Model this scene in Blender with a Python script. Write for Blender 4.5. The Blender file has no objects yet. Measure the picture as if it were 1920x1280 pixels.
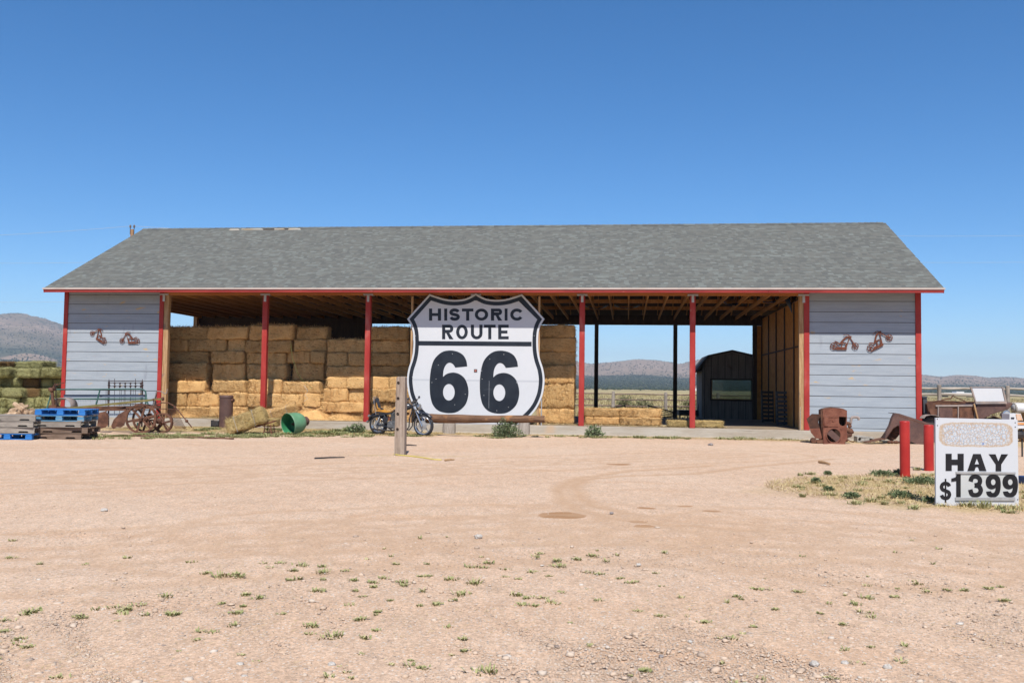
import bpy, math, random
import numpy as np
from mathutils import Vector, Matrix, noise
from mathutils.geometry import tessellate_polygon

random.seed(7)
rng = np.random.default_rng(11)
SC = bpy.context.scene
COL = SC.collection
R = math.radians

# ------------------------------------------------------------------ camera, sky, sun, exposure
F_PX, PITCH, ROLL, EYE = 1723.3, 0.0486, 0.0136, 1.55
cp, sp, cr, sr = math.cos(PITCH), math.sin(PITCH), math.cos(ROLL), math.sin(ROLL)
FW = Vector((0, cp, sp)); UP0 = Vector((0, -sp, cp)); RT0 = Vector((1, 0, 0))
RT = RT0 * cr + UP0 * sr; UP = -RT0 * sr + UP0 * cr
CAM = Vector((0, 0, EYE))
cam_data = bpy.data.cameras.new('camera'); cam = bpy.data.objects.new('camera', cam_data); COL.objects.link(cam)
cam_data.sensor_width = 36; cam_data.lens = F_PX / 1920 * 36; cam_data.clip_start = 0.1; cam_data.clip_end = 30000
cam.matrix_world = Matrix(((RT.x, UP.x, -FW.x, 0), (RT.y, UP.y, -FW.y, 0), (RT.z, UP.z, -FW.z, EYE), (0, 0, 0, 1)))
SC.camera = cam

SUN = Vector((-0.05, 1.0, -1.35)).normalized()          # direction the sunlight travels
world = bpy.data.worlds.new('World'); SC.world = world; world.use_nodes = True
nt = world.node_tree; nt.nodes.clear()
sky = nt.nodes.new('ShaderNodeTexSky'); sky.sky_type = 'NISHITA'; sky.sun_disc = False
sky.sun_elevation = math.asin(-SUN.z); sky.sun_rotation = math.atan2(-SUN.x, -SUN.y)
sky.altitude = 1500; sky.air_density = 1.0; sky.dust_density = 0.3; sky.ozone_density = 6.0
hsv = nt.nodes.new('ShaderNodeHueSaturation'); hsv.inputs['Saturation'].default_value = 1.22
bg = nt.nodes.new('ShaderNodeBackground'); bg.inputs['Strength'].default_value = 0.109
wo = nt.nodes.new('ShaderNodeOutputWorld')
nt.links.new(sky.outputs[0], hsv.inputs['Color']); nt.links.new(hsv.outputs[0], bg.inputs[0]); nt.links.new(bg.outputs[0], wo.inputs[0])
sd = bpy.data.lights.new('sun', 'SUN'); sd.energy = 5.0; sd.angle = R(0.55); sd.color = (1.0, 0.955, 0.89)
so = bpy.data.objects.new('sun', sd); COL.objects.link(so); so.location = (0, -20, 40)
so.rotation_euler = SUN.to_track_quat('-Z', 'Y').to_euler()
SC.view_settings.view_transform = 'Standard'; SC.view_settings.look = 'None'
SC.view_settings.exposure = 0.36; SC.view_settings.gamma = 1.0; SC.view_settings.use_curve_mapping = False
SC.render.engine = 'CYCLES'
SC.cycles.max_bounces = 6; SC.cycles.diffuse_bounces = 3; SC.cycles.glossy_bounces = 3; SC.cycles.transparent_max_bounces = 6
SC.cycles.use_denoising = True

# ------------------------------------------------------------------ photo pixel -> place helpers (1920 x 1280)
def ray(px, py):
    return FW * F_PX + RT * (px - 960) - UP * (py - 640)
def G(px, py, z=0.0):
    d = ray(px, py); t = (z - EYE) / d.z
    return CAM + d * t
def A(px, py, Y):
    d = ray(px, py); return CAM + d * (Y / d.y)
class Frame:
    def __init__(s, o, rz):
        s.o = Vector(o); s.rz = rz
        s.ex = Vector((math.cos(rz), math.sin(rz), 0)); s.ey = Vector((-math.sin(rz), math.cos(rz), 0))
    def W(s, x, y, z): return s.o + s.ex * x + s.ey * y + Vector((0, 0, z))
    def L(s, px, py, yl=0.0):
        d = ray(px, py); t = (yl - (CAM - s.o).dot(s.ey)) / d.dot(s.ey)
        p = CAM + d * t - s.o
        return p.dot(s.ex), p.z
BARN = Frame((0, 30.39, 0), -0.1254)

# ------------------------------------------------------------------ mesh builder
VERT = Matrix(((1, 0, 0), (0, 0, -1), (0, 1, 0)))        # local xy drawing -> upright, extruded towards the viewer
class MB:
    def __init__(s): s.v = []; s.f = []
    def add(s, v, f):
        o = len(s.v); s.v += [Vector(p) for p in v]; s.f += [tuple(i + o for i in q) for q in f]; return s
    def box(s, c, d, rot=None):
        x, y, z = d[0] / 2, d[1] / 2, d[2] / 2; c = Vector(c)
        v = [Vector((a * x, b * y, e * z)) for e in (-1, 1) for b in (-1, 1) for a in (-1, 1)]
        if rot is not None: v = [rot @ p for p in v]
        return s.add([p + c for p in v], [(0, 2, 3, 1), (4, 5, 7, 6), (0, 1, 5, 4), (2, 6, 7, 3), (0, 4, 6, 2), (1, 3, 7, 5)])
    def b2(s, x0, x1, y0, y1, z0, z1):
        return s.box(((x0 + x1) / 2, (y0 + y1) / 2, (z0 + z1) / 2), (x1 - x0, y1 - y0, z1 - z0))
    def beam(s, p, q, w, h, up=(0, 0, 1)):
        p = Vector(p); q = Vector(q); d = (q - p); L = d.length; d.normalize(); u = Vector(up)
        a = d.cross(u)
        if a.length < 1e-4: a = d.cross(Vector((0, 1, 0)))
        a.normalize(); u = a.cross(d)
        M = Matrix((d, a, u)).transposed()
        return s.box((p + q) / 2, (L, w, h), M)
    def tube(s, pts, r, n=8, closed=False, caps=True):
        P = [Vector(p) for p in pts]; N = len(P); rr = r if isinstance(r, (list, tuple)) else [r] * N
        v = []; f = []; prev = None
        for i, p in enumerate(P):
            if closed: d = P[(i + 1) % N] - P[i - 1]
            else: d = P[min(i + 1, N - 1)] - P[max(i - 1, 0)]
            d.normalize()
            if prev is None: a = d.orthogonal().normalized()
            else:
                a = prev - d * prev.dot(d)
                a = a.normalized() if a.length > 1e-6 else d.orthogonal().normalized()
            prev = a; b = d.cross(a)
            for k in range(n):
                t = 2 * math.pi * k / n; v.append(p + (a * math.cos(t) + b * math.sin(t)) * rr[i])
        for i in range(N if closed else N - 1):
            j = (i + 1) % N
            for k in range(n):
                l = (k + 1) % n; f.append((i * n + k, i * n + l, j * n + l, j * n + k))
        if caps and not closed:
            f.append(tuple(range(n))[::-1]); f.append(tuple((N - 1) * n + k for k in range(n)))
        return s.add(v, f)
    def lathe(s, prof, n=20, M=None, o=(0, 0, 0), cap=True):
        v = []; f = []; o = Vector(o)
        for r, z in prof:
            for k in range(n):
                t = 2 * math.pi * k / n; p = Vector((r * math.cos(t), r * math.sin(t), z)); v.append((M @ p if M else p) + o)
        for i in range(len(prof) - 1):
            for k in range(n):
                l = (k + 1) % n; f.append((i * n + k, i * n + l, (i + 1) * n + l, (i + 1) * n + k))
        if cap:
            f.append(tuple(range(n))[::-1]); f.append(tuple((len(prof) - 1) * n + k for k in range(n)))
        return s.add(v, f)
    def ring(s, c, Rr, r, M=None, n=28, m=8, a0=0, a1=360):
        """a tube bent into a circle lying in the local xy plane (M turns it)"""
        c = Vector(c); full = abs(a1 - a0 - 360) < 1e-6
        N = n if full else n + 1
        pts = []
        for i in range(N):
            t = R(a0 + (a1 - a0) * i / n); p = Vector((Rr * math.cos(t), Rr * math.sin(t), 0)); pts.append((M @ p if M else p) + c)
        return s.tube(pts, r, m, closed=full)
    def ball(s, c, r, n=10, m=6, M=None):
        r = r if isinstance(r, (list, tuple)) else (r, r, r); v = []; f = []; c = Vector(c)
        for i in range(m + 1):
            ph = math.pi * i / m
            for k in range(n):
                t = 2 * math.pi * k / n
                p = Vector((r[0] * math.sin(ph) * math.cos(t), r[1] * math.sin(ph) * math.sin(t), r[2] * math.cos(ph)))
                v.append((M @ p if M else p) + c)
        for i in range(m):
            for k in range(n):
                l = (k + 1) % n; f.append((i * n + k, (i + 1) * n + k, (i + 1) * n + l, i * n + l))
        return s.add(v, f)
    def prism(s, outer, t, holes=(), M=VERT, o=(0, 0, 0), z0=0.0):
        """flat outline (with holes) extruded z0..z0+t along local z"""
        loops = [list(outer)] + [list(h) for h in holes]; flat = [p for l in loops for p in l]
        tri = tessellate_polygon([[Vector((p[0], p[1], 0)) for p in l] for l in loops]); n = len(flat); o = Vector(o)
        v = [(M @ Vector((p[0], p[1], z0))) + o for p in flat] + [(M @ Vector((p[0], p[1], z0 + t))) + o for p in flat]
        f = []
        for a, b, c in tri:
            A_, B_, C_ = flat[a], flat[b], flat[c]
            ar = (B_[0] - A_[0]) * (C_[1] - A_[1]) - (B_[1] - A_[1]) * (C_[0] - A_[0])
            if ar < 0: a, c = c, a
            f.append((a + n, b + n, c + n)); f.append((c, b, a))
        k0 = 0
        for li, l in enumerate(loops):
            m = len(l); ar = sum(l[i][0] * l[(i + 1) % m][1] - l[(i + 1) % m][0] * l[i][1] for i in range(m))
            flip = (ar < 0) != (li > 0)
            for i in range(m):
                a = k0 + i; b = k0 + (i + 1) % m
                f.append((b, a, a + n, b + n) if flip else (a, b, b + n, a + n))
            k0 += m
        return s.add(v, f)
    def build(s, name, mat, parent=None, smooth=False, bevel=0.0, w=False, jitter=0.0):
        me = bpy.data.meshes.new(name)
        off = Vector(parent.location) if (w and parent is not None) else Vector((0, 0, 0))
        vs = [p - off for p in s.v]
        if jitter: vs = [p + noise.noise_vector(p * 3.1) * jitter for p in vs]
        me.from_pydata([tuple(p) for p in vs], [], s.f); me.validate(); me.update()
        if mat: me.materials.append(mat)
        if smooth:
            me.polygons.foreach_set('use_smooth', [True] * len(me.polygons))
            try: me.set_sharp_from_angle(angle=R(40))
            except Exception: pass
        ob = bpy.data.objects.new(name, me); COL.objects.link(ob)
        if parent is not None: ob.parent = parent
        if bevel:
            b = ob.modifiers.new('bevel', 'BEVEL'); b.width = bevel; b.segments = 2; b.limit_method = 'ANGLE'
        return ob

def fast(name, V, F, mat, attrs=None, parent=None, fattrs=None, smooth=False):
    """numpy mesh: V (n,3), F (m,k)"""
    me = bpy.data.meshes.new(name); V = np.asarray(V, dtype=np.float32); F = np.asarray(F, dtype=np.int32); m, k = F.shape
    me.vertices.add(len(V)); me.vertices.foreach_set('co', V.ravel())
    me.loops.add(m * k); me.loops.foreach_set('vertex_index', F.ravel())
    me.polygons.add(m); me.polygons.foreach_set('loop_start', np.arange(0, m * k, k, dtype=np.int32))
    if smooth: me.polygons.foreach_set('use_smooth', np.ones(m, dtype=bool))
    me.update(calc_edges=True)
    for nm, arr in (attrs or {}).items():
        a = me.attributes.new(nm, 'FLOAT', 'POINT'); a.data.foreach_set('value', np.asarray(arr, dtype=np.float32))
    for nm, arr in (fattrs or {}).items():
        a = me.attributes.new(nm, 'FLOAT', 'FACE'); a.data.foreach_set('value', np.asarray(arr, dtype=np.float32))
    me.materials.append(mat); ob = bpy.data.objects.new(name, me); COL.objects.link(ob)
    if parent is not None: ob.parent = parent
    return ob

def tag(o, label=None, cat=None, group=None, kind=None):
    if label: o['label'] = label
    if cat: o['category'] = cat
    if group: o['group'] = group
    if kind: o['kind'] = kind
    return o
def thing(name, label, cat, loc=(0, 0, 0), rz=0.0, group=None):
    o = bpy.data.objects.new(name, None); COL.objects.link(o); o.location = loc; o.rotation_euler = (0, 0, rz)
    o.empty_display_size = 0.2
    return tag(o, label, cat, group)
KIDS = {}
def copy_tree(root, loc=None, rot=None, label=None, group=None):
    """a copy of a thing with copies of its parts and sub-parts (mesh data shared)"""
    c = root.copy(); COL.objects.link(c)
    if loc is not None: c.location = loc
    if rot is not None: c.rotation_euler = rot
    if label: c['label'] = label
    if group: c['group'] = group
    for ch in list(root.children):
        d = ch.copy(); COL.objects.link(d); d.parent = c
        for g in list(ch.children):
            e = g.copy(); COL.objects.link(e); e.parent = d
    return c
def inst(src, parent=None, loc=(0, 0, 0), rot=(0, 0, 0), scale=(1, 1, 1)):
    c = src.copy(); COL.objects.link(c); c.parent = parent; c.location = loc; c.rotation_euler = rot; c.scale = scale
    return c

# ------------------------------------------------------------------ materials
def nodes(name):
    m = bpy.data.materials.new(name); m.use_nodes = True; t = m.node_tree; t.nodes.clear()
    out = t.nodes.new('ShaderNodeOutputMaterial'); b = t.nodes.new('ShaderNodeBsdfPrincipled'); t.links.new(b.outputs[0], out.inputs[0])
    return m, t, b
def N(t, kind, **kw):
    n = t.nodes.new(kind)
    for k, v in kw.items():
        if k in n.inputs: n.inputs[k].default_value = v
        else: setattr(n, k, v)
    return n
ALB = 0.78                                                  # one factor on every base colour, matched to the exposure
def col(c): return (c[0] * ALB, c[1] * ALB, c[2] * ALB, 1)
def mixc(t, fac, a, b, blend='MIX'):
    n = t.nodes.new('ShaderNodeMix'); n.data_type = 'RGBA'; n.blend_type = blend
    for sock, v in ((n.inputs[0], fac), (n.inputs[6], a), (n.inputs[7], b)):
        if hasattr(v, 'links'): t.links.new(v, sock)
        elif isinstance(v, (int, float)): sock.default_value = v
        else: sock.default_value = col(v)
    return n.outputs[2]
def ramp(t, fac, lo, hi):
    n = t.nodes.new('ShaderNodeMapRange'); n.interpolation_type = 'SMOOTHSTEP'
    t.links.new(fac, n.inputs[0]); n.inputs[1].default_value = lo; n.inputs[2].default_value = hi
    return n.outputs[0]
def coords(t, scale=(1, 1, 1), world_space=False):
    m = t.nodes.new('ShaderNodeMapping'); m.inputs['Scale'].default_value = scale
    if world_space:
        g = t.nodes.new('ShaderNodeNewGeometry'); t.links.new(g.outputs['Position'], m.inputs[0])
    else:
        g = t.nodes.new('ShaderNodeTexCoord'); t.links.new(g.outputs['Object'], m.inputs[0])
    return m.outputs[0]
def nz(t, vec, scale, detail=4, rough=0.55):
    n = N(t, 'ShaderNodeTexNoise', Scale=scale, Detail=detail, Roughness=rough); t.links.new(vec, n.inputs['Vector']); return n.outputs[0]
def bumpn(t, b, h, strength, dist=0.01):
    n = N(t, 'ShaderNodeBump', Strength=strength, Distance=dist); t.links.new(h, n.inputs['Height']); t.links.new(n.outputs[0], b.inputs['Normal'])
def mk(name, c1, c2=None, scale=4, rough=0.8, metal=0.0, bump=0.0, bscale=30, stretch=(1, 1, 1), spots=None, objrand=0.0, spec=0.3, lo=0.35, hi=0.65, fine=0.0):
    """two-tone noise colour, optional wear spots [(colour, scale, lo, hi, stretch)], optional fine grain"""
    m, t, b = nodes(name); v = coords(t, stretch)
    c = N(t, 'ShaderNodeRGB'); c.outputs[0].default_value = col(c1); c = c.outputs[0]
    if c2 is not None: c = mixc(t, ramp(t, nz(t, v, scale), lo, hi), c1, c2)
    if fine:
        f = nz(t, v, scale * 9, 3); k = N(t, 'ShaderNodeMapRange'); t.links.new(f, k.inputs[0])
        k.inputs[1].default_value = 0.25; k.inputs[2].default_value = 0.75; k.inputs[3].default_value = 1 - fine; k.inputs[4].default_value = 1 + fine
        c = mixc(t, 1.0, c, k.outputs[0], 'MULTIPLY')
    for sp_ in (spots or []):
        sc_, s_, l_, h_ = sp_[:4]; vv = coords(t, sp_[4]) if len(sp_) > 4 else coords(t)
        c = mixc(t, ramp(t, nz(t, vv, s_, 5), l_, h_), c, sc_)
    if objrand:
        oi = t.nodes.new('ShaderNodeObjectInfo'); k = N(t, 'ShaderNodeMapRange'); t.links.new(oi.outputs['Random'], k.inputs[0])
        k.inputs[3].default_value = 1 - objrand; k.inputs[4].default_value = 1 + objrand
        c = mixc(t, 1.0, c, k.outputs[0], 'MULTIPLY')
    t.links.new(c, b.inputs['Base Color'])
    b.inputs['Roughness'].default_value = rough; b.inputs['Metallic'].default_value = metal; b.inputs['Specular IOR Level'].default_value = spec
    if bump: bumpn(t, b, nz(t, v, bscale, 4), bump)
    return m

M = {}
M['board'] = mk('painted_board', (.350, .390, .432), (.395, .435, .475), 1.2, .75, bump=.25, bscale=22, stretch=(1, 1, 9), objrand=.035, fine=.05,
                spots=[((.60, .42, .22), 1.5, .63, .71, (1, 1, 3.2)), ((.29, .31, .35), 1.1, .60, .80, (2.5, 1, .7)), ((.34, .37, .42), 3.2, .62, .78, (.5, 1, 4))])
M['red'] = mk('red_trim', (.37, .028, .022), (.45, .046, .036), 2.5, .6, bump=.15, bscale=30, stretch=(1, 1, .4), fine=.08, spots=[((.52, .16, .13), 2.5, .56, .80, (1, 1, .4)), ((.22, .03, .03), 3, .62, .8, (1, 1, .3)), ((.50, .30, .22), 8, .69, .76, (1, 1, .5))])
M['fascia'] = mk('red_fascia', (.27, .022, .018), (.35, .04, .03), 1.5, .6, bump=.15, stretch=(.5, 1, 1), fine=.1, spots=[((.55, .36, .28), 3, .68, .80, (.6, 1, 4))])
M['drip'] = mk('drip_edge', (.62, .50, .44), (.54, .44, .38), 2, .5)
M['beamwood'] = mk('orange_beam_wood', (.46, .155, .035), (.56, .22, .055), 2, .7, bump=.2, stretch=(.25, 3, 3), fine=.12)
M['timber'] = mk('old_timber', (.40, .22, .10), (.54, .35, .18), 3, .8, bump=.35, stretch=(6, 6, .6), fine=.2, spots=[((.28, .20, .14), 3, .6, .75)])
M['joist'] = mk('joist_wood', (.42, .185, .048), (.56, .27, .08), 2, .75, bump=.2, stretch=(5, .4, 5), fine=.15, objrand=.2)
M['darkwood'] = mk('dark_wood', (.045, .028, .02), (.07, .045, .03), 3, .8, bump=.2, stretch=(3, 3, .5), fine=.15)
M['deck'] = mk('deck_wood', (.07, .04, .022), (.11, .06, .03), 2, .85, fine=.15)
M['panel'] = mk('orange_panel', (.50, .205, .04), (.62, .28, .06), 5, .8, fine=.25)
M['metal'] = mk('galvanised', (.52, .54, .56), (.62, .63, .64), 8, .45, metal=.5)
M['slab'] = mk('concrete', (.44, .37, .29), (.52, .46, .38), 1.3, .9, bump=.35, bscale=20, stretch=(.5, 1, 3), fine=.10, spots=[((.30, .25, .20), 2.5, .62, .75, (.3, 1, 6)), ((.56, .41, .28), 1.2, .58, .75)])
M['floor'] = mk('barn_floor', (.25, .19, .13), (.36, .27, .17), 2.5, .95, bump=.4, fine=.2)
M['white'] = mk('white_sign_paint', (.655, .67, .69), (.68, .69, .71), 1.2, .55, fine=.015, spots=[((.49, .505, .53), 2.2, .66, .85)])
M['navy'] = mk('black_navy_paint', (.012, .016, .025), (.02, .026, .036), 2, .45, spots=[((.06, .07, .085), 2.5, .64, .8, (.4, 1, 3))])
M['seam'] = mk('seam_grey', (.56, .58, .61), None)
M['rust'] = mk('brown_rust', (.095, .042, .026), (.19, .088, .052), 5, .85, bump=.35, bscale=35, fine=.3, spots=[((.26, .12, .065), 7, .62, .8), ((.05, .028, .022), 3, .62, .8)])
M['rustred'] = mk('red_rust', (.165, .056, .034), (.245, .095, .058), 4, .85, bump=.35, bscale=35, fine=.25, spots=[((.12, .055, .04), 4, .58, .75), ((.30, .18, .13), 9, .68, .8)])
M['rustplum'] = mk('plum_rust', (.105, .058, .048), (.15, .083, .066), 3, .6, bump=.2, fine=.2, spots=[((.22, .12, .08), 5, .66, .8)])
M['darkrust_shade'] = mk('dark_rust_and_shade', (.055, .028, .02), (.10, .045, .028), 6, .9, bump=.3, fine=.2)
M['cutout'] = mk('cutout_rust', (.12, .036, .02), (.18, .06, .033), 12, .85)
M['straw'] = None
M['concrete2'] = mk('broken_concrete', (.32, .30, .27), (.46, .43, .38), 9, .95, bump=.6, bscale=30, fine=.25)
M['teal'] = mk('teal_pipe', (.03, .095, .08), (.05, .135, .115), 5, .5, spots=[((.16, .09, .05), 8, .66, .76)])
M['slate'] = mk('slate_blue_slat', (.10, .13, .19), (.14, .17, .23), 3, .6)
M['olive'] = mk('olive_bar', (.16, .14, .045), (.25, .20, .07), 4, .7, fine=.2)
M['iron'] = mk('black_iron', (.035, .025, .025), (.07, .04, .035), 9, .7)
M['tin'] = mk('grey_tin', (.28, .24, .22), (.38, .30, .26), 4, .6)
M['dgreen'] = mk('green_enamel', (.035, .20, .085), (.06, .27, .12), 3, .4, spots=[((.20, .11, .05), 3.2, .63, .75)])
M['dgreen2'] = mk('pale_green_enamel', (.13, .31, .165), (.19, .37, .22), 3, .4)
M['bluep'] = mk('blue_pallet', (.025, .17, .52), (.045, .24, .60), 3, .7, fine=.12, stretch=(.4, 3, 3), spots=[((.30, .27, .23), 4, .66, .78)])
M['bluew'] = mk('worn_blue_pallet', (.09, .27, .45), (.22, .36, .46), 3, .8, fine=.15, stretch=(.4, 3, 3), spots=[((.42, .34, .26), 3, .52, .66)])
M['greyw'] = mk('grey_pallet', (.27, .235, .20), (.42, .375, .32), 3, .9, bump=.3, fine=.2, stretch=(.4, 3, 3), objrand=.15)
M['brownw'] = mk('brown_pallet', (.15, .10, .07), (.28, .20, .15), 3, .9, bump=.3, fine=.2, stretch=(.4, 3, 3), objrand=.15)
M['fire'] = mk('split_wood', (.34, .22, .13), (.52, .37, .24), 5, .9, bump=.4, fine=.25, objrand=.25)
M['post'] = mk('weathered_post', (.30, .225, .17), (.43, .34, .27), 4, .9, bump=.7, bscale=14, stretch=(6, 6, .35), fine=.28, spots=[((.18, .12, .085), 3.5, .64, .78, (5, 5, .3))])
M['log'] = mk('brown_log', (.12, .062, .035), (.24, .13, .07), 3, .85, bump=.7, bscale=14, stretch=(.4, 6, 6), fine=.3, spots=[((.42, .20, .075), 2, .6, .75)])
M['logend'] = mk('log_end', (.42, .22, .09), (.55, .34, .16), 9, .85, fine=.3)
M['stump'] = mk('grey_stump', (.33, .28, .24), (.46, .41, .36), 4, .9, bump=.7, bscale=14, stretch=(6, 6, .4), fine=.25)
M['hole'] = mk('hole_inside', (.06, .04, .03))
M['bollard'] = mk('bollard_red', (.42, .024, .018), (.48, .034, .024), 3, .42, fine=.04, spots=[((.46, .10, .08), 6, .68, .8)])
M['tyre'] = mk('tyre_rubber', (.025, .026, .03), (.05, .05, .055), 6, .8)
M['chrome'] = mk('chrome', (.62, .64, .67), (.55, .57, .6), 6, .22, metal=.85)
M['alloy'] = mk('cast_alloy', (.52, .53, .54), (.42, .43, .44), 6, .4, metal=.5)
M['blackp'] = mk('black_paint', (.018, .022, .032), (.03, .035, .046), 4, .28, spec=.6)
M['engine'] = mk('engine_metal', (.15, .155, .16), (.25, .25, .25), 7, .5, metal=.5, spots=[((.12, .06, .035), 5, .58, .7)])
M['dkmetal'] = mk('dark_metal', (.04, .038, .04), (.075, .065, .06), 6, .6, metal=.3)
M['orange'] = mk('orange_vinyl', (.52, .23, .03), (.60, .29, .05), 6, .6)
M['glass'] = mk('window_glass', (.10, .13, .13), None, rough=.04, spec=1.0)
def glass_mat():
    m, t, b = nodes('window_glass'); b.inputs['Base Color'].default_value = (.05, .07, .07, 1); b.inputs['Roughness'].default_value = .03
    tr = t.nodes.new('ShaderNodeBsdfTransparent'); tr.inputs[0].default_value = (.74, .80, .79, 1); mx = t.nodes.new('ShaderNodeMixShader'); mx.inputs[0].default_value = .78
    o = [n for n in t.nodes if n.type == 'OUTPUT_MATERIAL'][0]; t.links.new(b.outputs[0], mx.inputs[1]); t.links.new(tr.outputs[0], mx.inputs[2]); t.links.new(mx.outputs[0], o.inputs[0]); return m
M['glass'] = glass_mat()
M['lens'] = mk('lens_glass', (.30, .30, .29), (.4, .4, .38), 5, .12, spec=.9)
M['shed'] = mk('shed_wood', (.20, .17, .155), (.27, .235, .21), 3, .9, bump=.3, stretch=(5, 5, .4), fine=.2, spots=[((.12, .06, .03), 1.4, .56, .72)])
M['shedroof'] = mk('shed_roof', (.07, .065, .065), (.11, .10, .095), 4, .9)
M['fence'] = mk('fence_wood', (.28, .235, .20), (.40, .34, .29), 3, .9, bump=.4, fine=.2)
M['fencerail'] = mk('rail_wood', (.16, .105, .085), (.24, .17, .14), 3, .9, fine=.2)
M['railgrey'] = mk('grey_rail', (.34, .295, .25), (.46, .40, .335), 3, .9, bump=.4, stretch=(.4, 4, 4), fine=.2)
M['tarp'] = mk('blue_tarp', (.02, .045, .12), (.035, .07, .17), 6, .5)
M['tank'] = mk('white_tank', (.78, .79, .80), (.72, .73, .74), 3, .35)
M['black'] = mk('flat_black', (.012, .011, .012), (.02, .018, .02), 5, .5)
M['railing'] = mk('sign_rail', (.44, .43, .41), (.52, .51, .5), 8, .4, metal=.3)
M['card'] = mk('number_card', (.55, .56, .54), (.59, .595, .575), 2, .5)
M['bin'] = mk('charcoal_bin', (.05, .055, .065), (.075, .08, .09), 4, .55)
M['pole'] = mk('pole_wood', (.30, .17, .09), (.38, .23, .13), 3, .9, stretch=(4, 4, .4), fine=.2)
M['porcelain'] = mk('insulator', (.20, .16, .14), (.28, .24, .22), 6, .3)
M['wire'] = mk('wire', (.50, .51, .53), None, rough=.4)
M['bluebox'] = mk('blue_plastic', (.03, .08, .22), (.05, .11, .28), 4, .5)
M['boxwhite'] = mk('white_carton', (.66, .66, .66), (.72, .72, .72), 4, .6)
M['boxorange'] = mk('orange_print', (.72, .30, .07), (.72, .52, .38), 9, .6)
M['redprint'] = mk('red_print', (.50, .16, .13), None)
M['patch'] = mk('bare_roof', (.44, .31, .18), (.46, .42, .36), 1.2, .85)
M['farhouse'] = mk('far_white_house', (.74, .74, .74))

def straw_mat(name, a, b_, c_, dark):
    m, t, b = nodes(name)
    v1 = coords(t, (5, 26, 60)); v2 = coords(t, (40, 20, 9)); v3 = coords(t)
    n1 = nz(t, v1, 2.2, 3, .65); n2 = nz(t, v2, 2.0, 3, .65); n3 = nz(t, v3, 3.0, 3)
    mx = N(t, 'ShaderNodeMath', operation='ADD'); t.links.new(n1, mx.inputs[0]); t.links.new(n2, mx.inputs[1])
    hf = ramp(t, mx.outputs[0], .72, 1.28)
    c = mixc(t, hf, a, b_); c = mixc(t, ramp(t, n3, .45, .72), c, c_)
    c = mixc(t, ramp(t, mx.outputs[0], .82, .66), c, dark)
    n4 = nz(t, coords(t, (14, 14, 22)), 1.0, 3, .7); n5 = nz(t, coords(t, (4, 9, 30)), 1.0, 2, .6)
    c = mixc(t, ramp(t, n4, .54, .70), c, b_); c = mixc(t, ramp(t, n4, .44, .30), c, dark); c = mixc(t, ramp(t, n5, .40, .28), c, dark)
    oi2 = t.nodes.new('ShaderNodeObjectInfo'); c = mixc(t, ramp(t, oi2.outputs['Random'], .62, 1.0), c, mixc(t, .5, c, c_))
    oi = t.nodes.new('ShaderNodeObjectInfo'); k = N(t, 'ShaderNodeMapRange'); t.links.new(oi.outputs['Random'], k.inputs[0])
    k.inputs[3].default_value = .80; k.inputs[4].default_value = 1.14
    c = mixc(t, 1.0, c, k.outputs[0], 'MULTIPLY')
    t.links.new(c, b.inputs['Base Color']); b.inputs['Roughness'].default_value = .85; b.inputs['Specular IOR Level'].default_value = .15
    bumpn(t, b, mx.outputs[0], .9, .03)
    return m
M['straw'] = straw_mat('straw', (.72, .375, .118), (1.0, .69, .335), (.86, .51, .205), (.31, .15, .05))
M['strawpale'] = straw_mat('pale_straw', (.46, .30, .105), (.78, .59, .28), (.60, .43, .165), (.22, .135, .045))
M['alfalfa'] = straw_mat('green_hay', (.24, .21, .075), (.54, .53, .26), (.42, .40, .17), (.10, .085, .03))
M['alfbrown'] = straw_mat('brown_hay', (.14, .08, .035), (.30, .19, .08), (.20, .12, .05), (.07, .04, .02))

def tone_mat(name, stops, rough=.9, attr='tone', bump=0, spec=.2, trans=False):
    m, t, b = nodes(name); at = t.nodes.new('ShaderNodeAttribute'); at.attribute_name = attr
    r = t.nodes.new('ShaderNodeValToRGB'); e = r.color_ramp.elements
    while len(e) < len(stops): e.new(0.5)
    for i, (p, c) in enumerate(stops): e[i].position = p; e[i].color = col(c)
    t.links.new(at.outputs['Fac'], r.inputs[0]); t.links.new(r.outputs[0], b.inputs['Base Color'])
    b.inputs['Roughness'].default_value = rough; b.inputs['Specular IOR Level'].default_value = spec
    if bump: bumpn(t, b, nz(t, coords(t), 120, 2), bump)
    return m
M['shingle'] = tone_mat('roof_shingle', [(0, (.128, .132, .126)), (.3, (.148, .152, .141)), (.55, (.165, .165, .150)), (.8, (.172, .181, .167)), (1, (.205, .224, .210))], .95, bump=.4)
M['stones'] = tone_mat('gravel_stone', [(0, (.24, .19, .165)), (.12, (.42, .33, .26)), (.4, (.60, .44, .315)), (.7, (.66, .51, .385)), (.9, (.62, .52, .42)), (1, (.68, .62, .55))], .9)
M['weed'] = tone_mat('weed_leaf', [(0, (.17, .20, .07)), (.5, (.30, .31, .13)), (.8, (.44, .41, .20)), (1, (.62, .53, .30))], .8)
M['greygreen'] = tone_mat('grey_green_leaf', [(0, (.085, .12, .05)), (.5, (.165, .21, .10)), (1, (.30, .34, .18))], .8)
M['drygrass'] = tone_mat('dry_grass', [(0, (.38, .27, .12)), (.6, (.58, .44, .21)), (1, (.70, .58, .32))], .9)
M['fieldgrass'] = tone_mat('field_grass', [(0, (.30, .235, .115)), (.6, (.46, .38, .20)), (1, (.56, .48, .28))], .95)
M['juniper'] = tone_mat('juniper', [(0, (.030, .042, .022)), (.6, (.05, .065, .035)), (1, (.085, .095, .055))], .95)
M['bush'] = tone_mat('field_bush', [(0, (.16, .165, .075)), (.6, (.25, .24, .12)), (1, (.36, .32, .18))], .9)

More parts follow.
